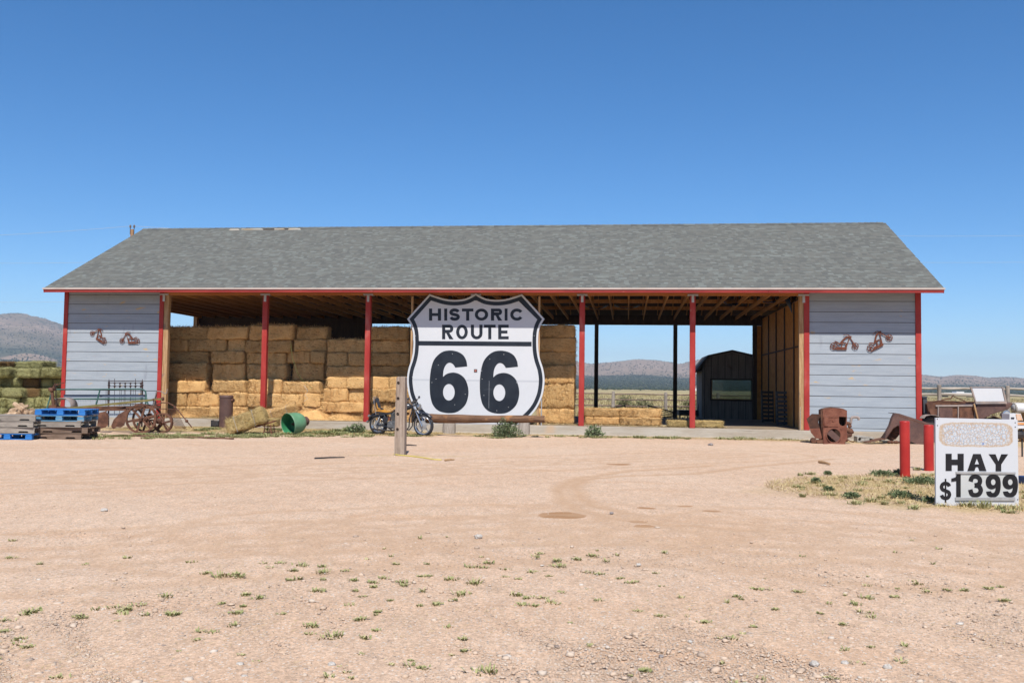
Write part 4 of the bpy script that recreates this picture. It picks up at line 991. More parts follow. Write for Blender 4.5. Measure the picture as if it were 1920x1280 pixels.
# log rail on stumps
def wobble_log(pts, rads, n=12, amp=.012, seed=0):
    m = MB(); P = []; rr = []
    for i in range(24):
        t = i / 23 * (len(pts) - 1); k = min(int(t), len(pts) - 2); f = t - k
        P.append(Vector(pts[k]).lerp(Vector(pts[k + 1]), f)); rr.append(rads[k] * (1 - f) + rads[k + 1] * f)
    m.tube(P, rr, n)
    m.v = [v + noise.noise_vector(Vector((v.x * 1.2 + seed, v.y * 9, v.z * 9))) * amp for v in m.v]; return m
YL = 27.9
la = A(800, 784, YL + .42); lb = A(1021, 785.5, YL + .05)
logt = thing('log_rail', 'long brown log resting on two grey stumps before the shield sign', 'log', (la + lb) / 2)
wobble_log([la, la.lerp(lb, .5) + Vector((0, 0, -.012)), lb], [.14, .125, .105], amp=.02).build('log_body', M['log'], logt, smooth=True, w=True)
d = (lb - la).normalized(); MB().tube([lb + d * .001, lb + d * .012], .095, 12).build('cut_end', M['logend'], logt, w=True)
for (xa, xb, yt, ybm, lab) in ((829.5, 854, 784, 815.5, 'grey weathered stump under the log beside the motorcycle'), (971.5, 993, 788, 818.5, 'grey weathered stump under the log right of the green bush')):
    g = G((xa + xb) / 2, ybm - 3); w_ = (xb - xa) / F_PX * g.y / 2; h = (ybm - yt) / F_PX * g.y
    t = thing('stump', lab, 'stump', (g.x, YL - .05 if False else g.y - .0, 0))
    m = MB(); m.lathe([(w_ * 1.05, -.03), (w_ * 1.0, h * .3), (w_ * .92, h * .75), (w_ * .84, h * .97), (w_ * .70, h)], 14)
    m.v = [v + noise.noise_vector(v * 4.0) * .03 for v in m.v]; m.build('stump_body', M['stump'], t, smooth=True)

# rusty stove pipe with a stub
g = G(423, 802); pipe = thing('rusty_pipe', 'tall brown rusty pipe standing upright with a side stub near its top', 'pipe', (g.x, g.y, 0), R(-6))
r_ = 12.3 / F_PX * g.y; hp = (796 - 735) / F_PX * g.y
MB().lathe([(r_ * .99, 0), (r_, hp - .09), (r_ * 1.05, hp - .085), (r_ * 1.05, hp - .03), (r_ * .98, hp - .01), (r_ * .9, hp), (r_ * .82, hp - .002), (r_ * .8, hp - .12)], 28).build('pipe_body', M['rustplum'], pipe, smooth=True)
MX = Matrix(((0, 0, 1), (0, 1, 0), (-1, 0, 0)))
MB().lathe([(.05, 0), (.05, .05), (.068, .052), (.068, .085), (.05, .088)], 16, MX @ Matrix.Identity(3), (r_ * .9, -.05, hp - .17)).build('side_stub', M['rust'], pipe, smooth=True)
m = MB(); m.b2(-r_ - .24, -r_ + .01, -.1, .1, .06, .24); m.b2(-r_ - .255, -r_ - .235, -.12, .12, .03, .26); m.build('base_box', M['dkmetal'], pipe, bevel=.01)
m = MB(); m.tube([(-r_ - .16, 0, .06), (-r_ - .16, 0, -.01)], .02, 8); m.tube([(-r_ - .03, -.03, .24), (-r_ + .02, -.03, .3)], .012, 6); m.build('bolt', M['metal'], pipe)
# iron legs under the tilted bale
ta = A(502, 806, 27.75)
t = thing('iron_trestle', 'low rusty iron frame propping the tilted bale beside the green drum', 'trestle', (ta.x, ta.y, 0))
m = MB(); c = .0
for dx in (-.12, .12):
    for dy in (-.02, .35): m.tube([(dx, dy, 0), (dx * .7, dy, .30)], .014, 6)
m.beam((-.45, .15, .20), (.18, .15, .40), .34, .03); m.build('frame', M['rustred'], t)
m = MB(); m.ring((-.02, 0, .14), .075, .01, VERT, 16, 5); m.ring((.10, .1, .12), .07, .01, VERT, 16, 5); m.build('spring_ring', M['rust'], t)

# green drum on its side
g = G(548, 815); dr = thing('green_drum', 'green enamelled drum lying on its side with its open end facing out', 'drum', (g.x, g.y + .35, 0), 0)
Dd = Matrix.Rotation(R(-40), 3, 'Z') @ Matrix.Rotation(R(8), 3, 'X') @ Matrix(((1, 0, 0), (0, 0, -1), (0, 1, 0)))
rr = 21.0 / F_PX * g.y
def dl(prof, n=32): return MB().lathe(prof, n, Dd, (0, 0, rr + .0), cap=False)
dl([(rr * 1.0, .26), (rr * 1.02, .275), (rr * 1.04, .26), (rr * 1.0, .24), (rr * .97, .0), (rr * .86, -.16), (rr * .70, -.24), (rr * .45, -.27), (.001, -.275)]).build('shell', M['dgreen2'], dr, smooth=True)
dl([(rr * .985, .262), (rr * .955, .0), (rr * .93, -.05), (.001, -.055)]).build('inner_face', M['dgreen'], dr, smooth=True)
m = MB(); m.lathe([(.07, -.05), (.06, .02), (.03, .03), (.02, .14), (.001, .15)], 14, Dd, (0, 0, rr)); m.build('spindle', M['rust'], dr, smooth=True)
m = MB(); m.lathe([(rr * .42, -.27), (rr * .42, -.42), (rr * .30, -.46), (.001, -.46)], 18, Dd, (0, 0, rr)); m.build('motor_housing', M['rustplum'], dr, smooth=True)
m = MB()
for a in (100, 200, 330): m.lathe([(.045, -.049), (.042, -.04)], 12, Dd, Vector((0, 0, rr)) + Dd @ Vector((rr * .55 * math.cos(R(a)), rr * .55 * math.sin(R(a)), 0)))
m.build('bolt_hole', M['hole'], dr)

# ------------------------------------------------------------------ the parked motorcycle
wr = G(710, 814.0); wf = G(794.4, 817.3)
ax_ = Vector((wf.x - wr.x, wf.y - wr.y, 0)); wb = ax_.length; rz_b = math.atan2(ax_.y, ax_.x)
bike = thing('motorcycle', 'old black motorcycle with orange and black seat parked by the wooden post', 'motorcycle', (wr.x, wr.y, 0), rz_b)
Wm = Matrix(((1, 0, 0), (0, 0, -1), (0, 1, 0)))             # wheel plane: local xy -> xz
def wheel(cx, r, rw, sub, disc):
    z = r - .012
    ty = MB().ring((cx, 0, z), r - rw, rw, Wm, 36, 10).build('tyre', M['tyre'], bike, smooth=True)
    m = MB(); m.lathe([(r - rw * 1.9, -.045), (r - rw * 1.55, -.055), (r - rw * 1.45, -.05), (r - rw * 1.65, -.02), (r - rw * 1.65, .02), (r - rw * 1.45, .05), (r - rw * 1.55, .055), (r - rw * 1.9, .045), (r - rw * 2.0, .0)], 36, Wm, (cx, 0, z), cap=False)
    m.v.append(m.v[0]); m.build('rim', M['chrome'], bike, smooth=True)
    m = MB()
    for k in range(6):
        a = R(60 * k + 12); d = Vector((math.cos(a), 0, math.sin(a))); b = Vector((cx, 0, z))
        m.beam(b + d * .04, b + d * (r - rw * 1.8), .03, .038, (0, 1, 0))
    m.lathe([(.05, -.05), (.06, -.03), (.06, .03), (.05, .05)], 16, Wm, (cx, 0, z)); m.build('spokes', M['alloy'], bike)
    m = MB(); m.lathe([(disc, .058), (disc, .064), (disc * .62, .066), (disc * .6, .07), (.03, .075)], 28, Wm, (cx, 0, z)); m.build('brake_disc', M['alloy'], bike, smooth=True)
    return z
zr = wheel(0, .325, .062, 0, .10); zf = wheel(wb, .345, .048, 0, .145)
top = Vector((wb - .28, 0, .90)); axf = Vector((wb, 0, zf)); fd = (top - axf).normalized()
for s_ in (-.095, .095):
    m = MB(); m.tube([axf + Vector((0, s_, -.03)), axf + fd * .34 + Vector((0, s_, 0))], .029, 12); m.tube([axf + fd * .33 + Vector((0, s_, 0)), top + fd * .06 + Vector((0, s_, 0))], .021, 12)
    m.build('fork_leg', M['chrome'], bike, smooth=True)
m = MB(); m.box(axf + fd * .66, (.09, .26, .03), Matrix.Rotation(-.45, 3, 'Y')); m.box(axf + fd * .52, (.09, .26, .03), Matrix.Rotation(-.45, 3, 'Y')); m.build('fork_yoke', M['blackp'], bike, bevel=.006)
def fender(cx, z, r, a0, a1, w_, mat):
    m = MB(); n = 16; pr = [(-w_, -.018), (-w_ * .6, .012), (0, .02), (w_ * .6, .012), (w_, -.018)]; V = []; Fq = []
    for i in range(n + 1):
        a = R(a0 + (a1 - a0) * i / n)
        for y, dz in pr: V.append((cx + (r + dz) * math.cos(a), y, z + (r + dz) * math.sin(a)))
    for i in range(n):
        for k in range(4): o = i * 5 + k; Fq.append((o, o + 1, o + 6, o + 5))
    o = m.add(V, Fq).build('fender', mat, bike, smooth=True); s_ = o.modifiers.new('thick', 'SOLIDIFY'); s_.thickness = .006
fender(wb, zf, .375, 38, 165, .062, M['blackp']); fender(.02, zr, .375, 35, 168, .085, M['blackp'])
m = MB(); m.beam((-.36, 0, .42), (-.40, 0, .36), .12, .05); m.build('tail_light', M['chrome'], bike, bevel=.01)
m = MB(); m.tube([(-.30, .1, .56), (-.26, .1, .60)], .035, 10); m.tube([(-.30, -.1, .56), (-.26, -.1, .60)], .035, 10); m.build('rear_indicator', M['chrome'], bike, smooth=True)
# frame tubes
m = MB()
for s_ in (-.1, .1):
    m.tube([(wb - .34, s_ * .3, .84), (wb - .42, s_, .55), (wb - .45, s_, .28), (wb - .55, s_, .17), (.55, s_, .16), (.42, s_, .22), (.36, s_, .45), (.28, s_, .62), (-.1, s_, .60), (-.28, s_, .54)], .019, 8)
    m.tube([(.38, s_ * 1.1, .26), (.0, s_ * 1.1, zr)], .022, 8)
m.tube([(wb - .32, 0, .86), (.7, 0, .80), (.30, 0, .66)], .024, 8); m.build('frame', M['blackp'], bike, smooth=True)
for s_ in (-.13, .13):
    m = MB(); m.tube([(.02, s_, zr + .02), (.13, s_, .58)], .016, 8)
    for k in range(9):
        c = Vector((.03, s_, zr + .08)).lerp(Vector((.11, s_, .52)), k / 8); m.ring(c, .030, .006, Matrix.Rotation(R(12), 3, 'Y'), 14, 5)
    m.build('shock_absorber', M['chrome'], bike, smooth=True)
# engine
m = MB(); m.box((.60, 0, .33), (.36, .26, .22)); m.lathe([(.12, -.16), (.13, -.12), (.13, .12), (.12, .16)], 20, Wm, (.68, 0, .31)); m.lathe([(.095, -.17), (.105, -.13), (.105, .13), (.095, .17)], 20, Wm, (.50, 0, .30)); m.build('crankcase', M['engine'], bike, bevel=.012)
for cx, an in ((.60, -12), (.76, 14)):
    m = MB(); Rm = Matrix.Rotation(R(an), 3, 'Y')
    for k in range(9): m.box(Vector((cx, 0, .44)) + Rm @ Vector((0, 0, .026 * k)), (.16 - .004 * k, .24, .011), Rm)
    m.box(Vector((cx, 0, .44)) + Rm @ Vector((0, 0, .11)), (.11, .18, .26), Rm); m.box(Vector((cx, 0, .44)) + Rm @ Vector((0, 0, .25)), (.12, .16, .05), Rm); m.build('cylinder', M['engine'], bike)
m = MB(); m.lathe([(.07, -.20), (.075, -.16), (.05, -.12)], 18, Wm, (.80, 0, .52)); m.build('air_cleaner', M['rustred'], bike, smooth=True)
m = MB(); m.tube([(.86, -.12, .46), (.92, -.15, .36), (.86, -.16, .20), (.60, -.17, .15), (.20, -.18, .16)], .022, 8); m.tube([(.38, -.18, .155), (.30, -.185, .16), (-.12, -.19, .19)], [.02, .03, .03], 10); m.build('exhaust', M['dkmetal'], bike, smooth=True)
m = MB(); m.box((.33, -.13, .47), (.17, .03, .19), Matrix.Rotation(R(10), 3, 'Y')); m.build('side_cover', M['blackp'], bike, bevel=.012)
m = MB(); m.box((.36, 0, .50), (.20, .18, .10)); m.build('battery_tray', M['rustred'], bike, bevel=.006)
# tank, seat, backrest
m = MB(); n = 9; V = []; Fq = []
sec = [(.56, .045, .035, .775), (.60, .085, .075, .80), (.70, .115, .105, .83), (.82, .130, .125, .855), (.92, .125, .125, .875), (1.0, .10, .105, .885), (1.045, .05, .06, .89)]
for x, hw_, hh, zc in sec:
    x = x * wb / 1.42
    for k in range(12): a = 2 * math.pi * k / 12; V.append((x, hw_ * math.cos(a) * 1.05, zc + hh * math.sin(a) * (1 if math.sin(a) > 0 else .85)))
for i in range(len(sec) - 1):
    for k in range(12): l = (k + 1) % 12; Fq.append((i * 12 + k, i * 12 + l, (i + 1) * 12 + l, (i + 1) * 12 + k))
Fq += [tuple(range(12))[::-1], tuple(len(V) - 12 + k for k in range(12))]
tank = m.add(V, Fq).build('fuel_tank', M['blackp'], bike, smooth=True)
MB().lathe([(.03, 0), (.03, .018), (.02, .022)], 14, None, (.86 * wb / 1.42, 0, .975)).build('filler_cap', M['chrome'], tank, smooth=True)
MB().box((.78 * wb / 1.42, -.138, .865), (.11, .006, .028), Matrix.Rotation(-.12, 3, 'Y')).build('tank_badge', M['railing'], tank)
m = MB(); m.prism([(.55, .69), (.56, .72), (.46, .70), (.36, .685), (.2, .70), (.0, .72), (.0, .69), (.02, .66), (.2, .645), (.4, .635)], .23, z0=-.115); m.build('seat_base', M['blackp'], bike, bevel=.015)
m = MB(); m.prism([(.55, .722), (.58, .745), (.48, .735), (.36, .715), (.27, .725), (.18, .765), (.06, .775), (.0, .74), (.02, .722), (.2, .702), (.36, .687), (.46, .702)], .24, z0=-.12); m.build('seat', M['orange'], bike, bevel=.012)
m = MB(); m.prism([(.0, .745), (.17, .775), (.13, .80), (.05, .83), (-.02, 1.12), (-.07, 1.135), (-.085, 1.11), (-.03, .80)], .16, z0=-.08); m.build('backrest', M['blackp'], bike, bevel=.02)
m = MB(); m.prism([(.015, .80), (.13, .785), (.14, .81), (.05, .84), (.0, 1.0), (-.02, .97)], .012, z0=.0815); m.build('backrest_side', M['orange'], bike, bevel=.003)
m = MB()
for s_ in (-.1, .1): m.tube([(-.02, s_, .60), (-.05, s_, .78), (-.10, s_, 1.12), (-.105, s_ * .6, 1.16)], .011, 8)
m.tube([(-.105, -.06, 1.16), (-.105, .06, 1.16)], .011, 8); m.build('sissy_bar', M['chrome'], bike, smooth=True)
# bars, lamp, mirrors
hb = top + fd * .07
m = MB(); m.tube([hb + Vector((-.20, -.36, .09)), hb + Vector((-.06, -.31, .13)), hb + Vector((.01, -.10, .02)), hb + Vector((.01, .10, .02)), hb + Vector((-.06, .31, .13)), hb + Vector((-.20, .36, .09))], .013, 8); m.build('handlebar', M['chrome'], bike, smooth=True)
for s_ in (-1, 1):
    m = MB(); m.tube([hb + Vector((-.20, s_ * .36, .09)), hb + Vector((-.09, s_ * .32, .12))], .02, 8); m.build('grip', M['tyre'], bike, smooth=True)
    m = MB(); m.tube([hb + Vector((-.04, s_ * .29, .13)), hb + Vector((-.02, s_ * .33, .16))], .007, 6); m.ball(hb + Vector((-.02, s_ * .34, .19)), (.03, .055, .042), 12, 8); m.build('mirror', M['blackp'], bike, smooth=True)
    m = MB(); m.ball(axf + fd * .55 + Vector((.08, s_ * .17, .0)), .035, 10, 8); m.tube([axf + fd * .55 + Vector((.03, s_ * .1, 0)), axf + fd * .55 + Vector((.08, s_ * .17, 0))], .008, 6); m.build('front_indicator', M['chrome'], bike, smooth=True)
MY = Matrix(((0, 0, 1), (0, 1, 0), (-1, 0, 0)))
lamp = MB().lathe([(.03, -.09), (.07, -.05), (.09, .02), (.092, .04), (.085, .048)], 20, MY, axf + fd * .62 + Vector((.12, 0, 0))).build('headlight', M['chrome'], bike, smooth=True)
MB().lathe([(.082, .049), (.05, .058), (.001, .062)], 20, MY, axf + fd * .62 + Vector((.12, 0, 0))).build('headlight_glass', M['lens'], lamp, smooth=True)
m = MB(); m.lathe([(.045, -.02), (.05, .03), (.045, .035)], 16, Matrix.Rotation(R(-60), 3, 'Y'), hb + Vector((.0, .05, .06))); m.lathe([(.045, -.02), (.05, .03), (.045, .035)], 16, Matrix.Rotation(R(-60), 3, 'Y'), hb + Vector((.0, -.06, .06))); m.build('gauges', M['dkmetal'], bike, smooth=True)
m = MB(); m.tube([(.85, .1, .18), (.90, .26, .0)], .013, 8); m.build('kickstand', M['dkmetal'], bike, smooth=True)
m = MB(); m.tube([(.52, -.17, .24), (.52, -.30, .25)], .016, 8); m.tube([(.80, -.15, .22), (.80, -.30, .23)], .016, 8); m.build('foot_pegs', M['tyre'], bike)
m = MB(); 
for off in (0, .015): m.tube([hb + Vector((-.02, -.2, .1)), hb + Vector((.12 + off, -.12, -.05)), hb + Vector((.10, -.1, -.25)), hb + Vector((-.02, -.08, -.40))], .005, 5)
m.build('cables', M['tyre'], bike)
bike.rotation_euler = (R(4), 0, rz_b)

# ------------------------------------------------------------------ pallets
def pallet(kind):
    """parts of one pallet, 1.28 wide, 1.0 deep, .15 high: 7 top boards, 9 blocks or 3 stringers, 3 bottom boards"""
    mat = M[kind]; W_, D_, Hh = 1.28, 1.02, .150
    root = thing('pallet', 'pallet', 'pallet')
    tb = None
    for i in range(7):
        y = -D_ / 2 + .055 + i * (D_ - .11) / 6
        if tb is None: tb = MB().b2(-W_ / 2, W_ / 2, -.052, .052, Hh - .02, Hh).build('top_board', mat, root, bevel=.003); tb.location.y = y
        else: inst(tb, root, (random.uniform(-.012, .012), y, 0), (0, 0, R(random.uniform(-.4, .4))))
    if kind in ('bluep', 'bluew', 'browng'):
        st = None; bl = None
        for y in (-D_ / 2 + .05, 0, D_ / 2 - .05):
            for x in (-W_ / 2 + .09, 0, W_ / 2 - .09):
                if bl is None: bl = MB().b2(-.085, .085, -.048, .048, .021, Hh - .041).build('block', mat, root, bevel=.004); bl.location = (x, y, 0)
                else: inst(bl, root, (x, y, 0))
        for x in (-W_ / 2 + .09, 0, W_ / 2 - .09):
            if st is None: st = MB().b2(-.07, .07, -D_ / 2, D_ / 2, Hh - .04, Hh - .0215).build('cross_board', mat, root); st.location.x = x
            else: inst(st, root, (x, 0, 0))
        for y in (-D_ / 2 + .05, 0, D_ / 2 - .05): inst(tb, root, (0, y, -(Hh - .02)))
    else:
        st = None
        for y in (-D_ / 2 + .03, 0, D_ / 2 - .03):
            if st is None:
                pts = [(-W_ / 2, .021), (-W_ / 2 + .14, .021), (-W_ / 2 + .17, .062), (-W_ / 2 + .38, .062), (-W_ / 2 + .41, .021), (W_ / 2 - .41, .021), (W_ / 2 - .38, .062), (W_ / 2 - .17, .062), (W_ / 2 - .14, .021), (W_ / 2, .021), (W_ / 2, Hh - .021), (-W_ / 2, Hh - .021)]
                st = MB().prism(pts, .04, z0=-.02).build('stringer', mat, root); st.location.y = y
            else: inst(st, root, (0, y, 0))
        for y in (-D_ / 2 + .055, -.2, .2, D_ / 2 - .055): inst(tb, root, (0, y, -(Hh - .02)))
    return root
PAL = {}
def put_pallet(kind, x, y, z, rz, label):
    rot = (0, 0, rz)
    if kind not in PAL: o = PAL[kind] = pallet(kind); o.location = (x, y, z); o.rotation_euler = rot; o['label'] = label; o['group'] = 'wooden pallets stacked by the barn end'
    else: o = copy_tree(PAL[kind], (x, y, z), rot, label)
    return o
gp = G(103, 823.5); gx = gp.x + .02; gy = gp.y + .51
for i, (k, dx, dz, lab) in enumerate((('brownw', .0, 0, 'brown pallet at the bottom of the stack under the bright blue one'), ('brownw', .09, .02, 'dark brown pallet second from the ground under the bright blue one'),
                                 ('greyw', -.02, -.03, 'grey pallet in the middle of the five-high stack'), ('bluew', .02, .01, 'worn blue and grey pallet directly under the bright blue one'),
                                 ('bluep', .03, .02, 'bright blue pallet on top of the five-high stack'))):
    put_pallet(k, gx + dx, gy + dz, .003 + i * .157, R(3 + (-2, 3, -1, 1, 2)[i]), lab)
gp = G(12, 824)
for i, (k, dx, lab) in enumerate((('bluep', 0, 'bright blue pallet at the bottom of the four-high stack'), ('greyw', .02, 'pale grey pallet lying on the bottom blue pallet'),
                             ('greyw', .04, 'dark grey pallet second from the top of the four-high stack'), ('greyw', .05, 'grey pallet on top of the four-high stack'))):
    put_pallet(k, gp.x + dx + .0, gp.y + .51, .003 + i * .157, R(1 + (0, 2, -2, 1)[i]), lab)
# split wood heap behind
for i in range(26):
    px = 16 + 46 * random.random(); hgt = max(0, 1 - abs(px - 41) / 28); p = A(px, 785, 26.6 + random.uniform(0, .9)); z = .40 + (.42 * hgt) * random.random() ** .6
    t = thing('wood_chunk', 'split brown firewood chunk on the heap behind the pallets', 'firewood', (p.x, p.y, z), random.uniform(0, 6), 'firewood heap behind the pallets')
    ln = random.uniform(.25, .5); a = random.uniform(.05, .09)
    m = MB(); m.prism([(-a, 0), (a, 0), (a * .7, a * .9), (-.2 * a, a * 1.3), (-a * .9, a * .5)], ln, z0=-ln / 2); m.build('split_log', M['fire'], t, jitter=.02); t.rotation_euler = (random.uniform(-.4, .4), random.uniform(-.5, .5), random.uniform(0, 6))
t = thing('wood_heap_base', 'low heap of bark and old boards under the firewood chunks', 'woodpile', (A(38, 790, 27.1).x, 27.1, 0))
m = MB()
for i in range(9): m.box((random.uniform(-.5, .5), random.uniform(-.35, .35), .05 + .045 * i), (random.uniform(.5, .95), .16, .04), Matrix.Rotation(random.uniform(-.6, .6), 3, 'Z'))
m.build('old_boards', M['brownw'], t)

# ------------------------------------------------------------------ old farm iron by the left end wall
YW = 28.2
def pts(Y, *pp): return [A(p[0], p[1], Y + (p[2] if len(p) > 2 else 0)) for p in pp]
VX = Wm
# plough carriage: spoked wheels, beam, mouldboards
pg = G(264, 812); PY = pg.y
plough = thing('horse_plough', 'rusty horse-drawn plough carriage with spoked iron wheels by the left end wall', 'plough', (A(230, 805, PY).x, PY, 0))
def iron_wheel(par, px, Y, r, yaw, label=None, n=6, band=.05):
    c = A(px, 790, Y); c.z = r - .01; Mz = Matrix.Rotation(R(yaw), 3, 'Z') @ VX
    m = MB(); prof = [(r, -band), (r, band), (r - .05, band), (r - .05, -band), (r, -band)]; m.lathe(prof, 40, Mz, c, cap=False)
    m.ring(c, r - .028, .030, Mz, 40, 6); rim = m.build('iron_wheel', M['rust'], par, w=True)
    m = MB()
    for k in range(n):
        a = R(360 / n * k + 14); d = Mz @ Vector((math.cos(a), math.sin(a), 0)); m.beam(c + d * .05, c + d * (r - .03), .062, .026, Mz @ Vector((0, 0, 1)))
    m.build('spokes', M['rust'], rim, w=False)
    rim.children[0].location = (0, 0, 0)
    off = Vector(par.location)
    me = rim.children[0].data; me.transform(Matrix.Translation(-off))
    m = MB(); m.lathe([(.035, -.1), (.055, -.07), (.06, .0), (.055, .07), (.045, .1), (.02, .12)], 16, Mz, c); m.v = [v - off for v in m.v]; m.build('hub', M['rust'], rim, smooth=True)
iron_wheel(plough, 264.5, PY, .445, 8); iron_wheel(plough, 276, PY + .55, .43, 10); iron_wheel(plough, 306, PY + .6, .30, -4, n=5)
MB().tube(pts(PY, (262, 788, -.15), (300, 787, 1.0)), .026, 8).build('axle', M['rust'], plough, w=True)
m = MB()
for a, b, w_, h in (((108, 766, .5), (300, 763, .5), .07, .10), ((172, 768.5, .3), (246, 768, .3), .06, .05), ((236, 764, .2), (270, 762, .4), .1, .06)):
    p, q = pts(PY, a, b); m.beam(p, q, w_, h)
m.build('plough_beam', M['rust'], plough, w=True)
def plate(name, outline, Y, t, mat, par, bend=0.0):
    P = [A(x, y, Y) for x, y in outline]; c = sum(P, Vector()) / len(P); m = MB()
    m.prism([(p.x, p.z) for p in P], t, o=(0, Y, 0)); 
    if bend: m.v = [Vector((v.x, v.y + bend * ((v.x - c.x) ** 2 + (v.z - c.z) ** 2), v.z)) for v in m.v]
    return m.build(name, mat, par, w=True)
plate('mouldboard', [(184, 774), (196, 771), (203, 775), (203, 796), (198, 801), (186, 804), (182, 800)], PY + .1, .012, M['rust'], plough, .2)
plate('mouldboard', [(210, 802), (208, 799), (213, 787), (222, 777), (236, 768), (239, 770), (237, 780), (233, 797), (226, 801), (218, 800), (213, 804)], PY - .1, .014, M['rust'], plough, .25)
m = MB(); m.tube(pts(PY, (240, 767, .2), (234, 776, .1), (226, 790, 0)), .022, 8); m.tube(pts(PY, (200, 767, .3), (196, 780, .2)), .022, 8); m.tube(pts(PY, (282, 760, .1), (296, 775, -.1), (318, 804, -.3)), .016, 6); m.tube(pts(PY, (284, 764, .4), (278, 783, .2), (287, 800, 0)), .016, 6); m.build('shanks', M['rust'], plough, smooth=True, w=True)
m = MB(); m.tube(pts(PY, (268, 784, .3), (276, 776, .3), (281, 780, .3), (276, 790, .3)), .02, 8); m.ball(A(281, 779, PY + .3), (.09, .06, .09)); m.ball(A(279, 793, PY + .3), (.10, .07, .08)); m.ball(A(297, 789, PY + .4), (.1, .07, .09)); m.build('gear_lumps', M['rust'], plough, smooth=True, w=True)
# long olive pole
p, q = pts(PY, (126, 765.5, .1), (306, 747.5, .5))
t = thing('olive_pole', 'long olive painted pole lying across the rusty plough', 'pole', (p + q) / 2)
m = MB(); m.beam(p, q, .05, .062); m.build('pole_body', M['olive'], t, w=True); m = MB(); d = (q - p).normalized(); m.tube([q - d * .04, q + d * .02], .055, 10); m.tube([q - d * .30, q - d * .26], .045, 10); m.build('iron_collar', M['rust'], t, w=True)
MB().ball(A(294.5, 751.5, PY + .38), (.035, .03, .038)).build('red_reflector', M['bollard'], t, w=True)
# hay rake with an arched bar and tines
RY = PY + .5
rk = thing('hay_rake', 'thin rusty hay rake bar with hanging tines beside the plough wheels', 'rake', A(320, 800, RY) * Vector((1, 1, 0)) if False else (A(320, 800, RY).x, RY, 0))
m = MB(); m.tube(pts(RY, (284, 767), (292, 759), (304, 754.5), (315, 755), (325, 760), (333, 768), (346, 784), (360, 801)), .018, 8); m.build('arched_bar', M['rust'], rk, smooth=True, w=True)
m = MB()
for k in range(9):
    f = k / 8; p = A(312 + 20 * f, 766 + 2 * f, RY + .3); m.tube([p, p + Vector((.06, .05, -.20)), p + Vector((.16, .08, -.42)), p + Vector((.30, .02, -.60))], .008, 5)
m.tube(pts(RY, (300, 766, .3), (336, 768, .3)), .012, 6); m.build('tines', M['rust'], rk, smooth=True, w=True)
m = MB(); m.ball(A(350, 789, RY), (.05, .05, .05)); m.ball(A(328, 764, RY), (.045, .05, .045)); m.build('joint_knobs', M['rust'], rk, smooth=True, w=True)
# crank lever
t = thing('crank_lever', 'bent grey iron crank rising behind the plough beside the timber post', 'lever', (A(291, 760, PY + .9).x, PY + .9, 0))
MB().tube(pts(PY + .9, (288, 762), (291, 742), (294.5, 733), (303, 734), (309, 738), (312, 737.5), (314, 729)), .014, 6).build('crank_rod', M['tin'], t, smooth=True, w=True)
plate('lever_plate', [(285, 762), (290, 744), (293, 733), (295, 733), (293, 748), (294, 762)], PY + .92, .01, M['dkmetal'], t)
# green pipe frame bench with mesh
BY = 29.6
bn = thing('pipe_bench', 'green pipe frame bench with wire mesh and slate blue slat', 'bench', (A(190, 790, BY).x, BY, 0))
m = MB(); m.tube(pts(BY, (106, 730), (180, 729.8), (262, 729.2), (269, 730.5), (273, 734), (274, 742), (273, 758)), .024, 10); m.build('top_rail', M['teal'], bn, smooth=True, w=True)
m = MB(); m.tube(pts(BY, (95, 748), (180, 747.5), (273, 747)), .024, 10); m.build('middle_rail', M['teal'], bn, smooth=True, w=True)
for a in (((99, 728, -.1), (96, 738, -.1), (90, 758, -.2), (86, 771, -.3)), ((187.5, 730, 0), (183, 748, 0), (180, 758, 0)), ((274, 744, 0), (277, 756, -.1), (279, 764, -.1)), ((258, 792, 0), (257, 800, 0))):
    MB().tube(pts(BY, *a), .024, 10).build('upright', M['teal'], bn, smooth=True, w=True)
p, q = pts(BY, (120, 742, .15), (272, 742, .15)); m = MB(); m.beam(p, q, .04, .085); m.build('back_slat', M['slate'], bn, w=True)
m = MB()
for i in range(27): m.tube(pts(BY, (142 + i * 4.6, 749, .03), (142 + i * 4.6, 764, .03)), .0035, 4)
for j in range(5): m.tube(pts(BY, (142, 751 + 3.2 * j, .035), (262, 751 + 3.2 * j, .035)), .0035, 4)
m.build('wire_mesh', M['railing'], bn, w=True)
m = MB()
for i in range(18): m.tube(pts(BY, (196 + i * 3.4, 776, .05), (196 + i * 3.4, 801, .05)), .004, 4)
for j in range(5): m.tube(pts(BY, (194, 777 + 5 * j, .055), (256, 777 + 5 * j, .055)), .004, 4)
m.build('lower_mesh', M['railing'], bn, w=True)
p, q = pts(BY, (203, 777, .2), (256, 776, .2)); m = MB(); m.beam(p, q, .3, .05); m.build('seat_slat', M['slate'], bn, w=True)
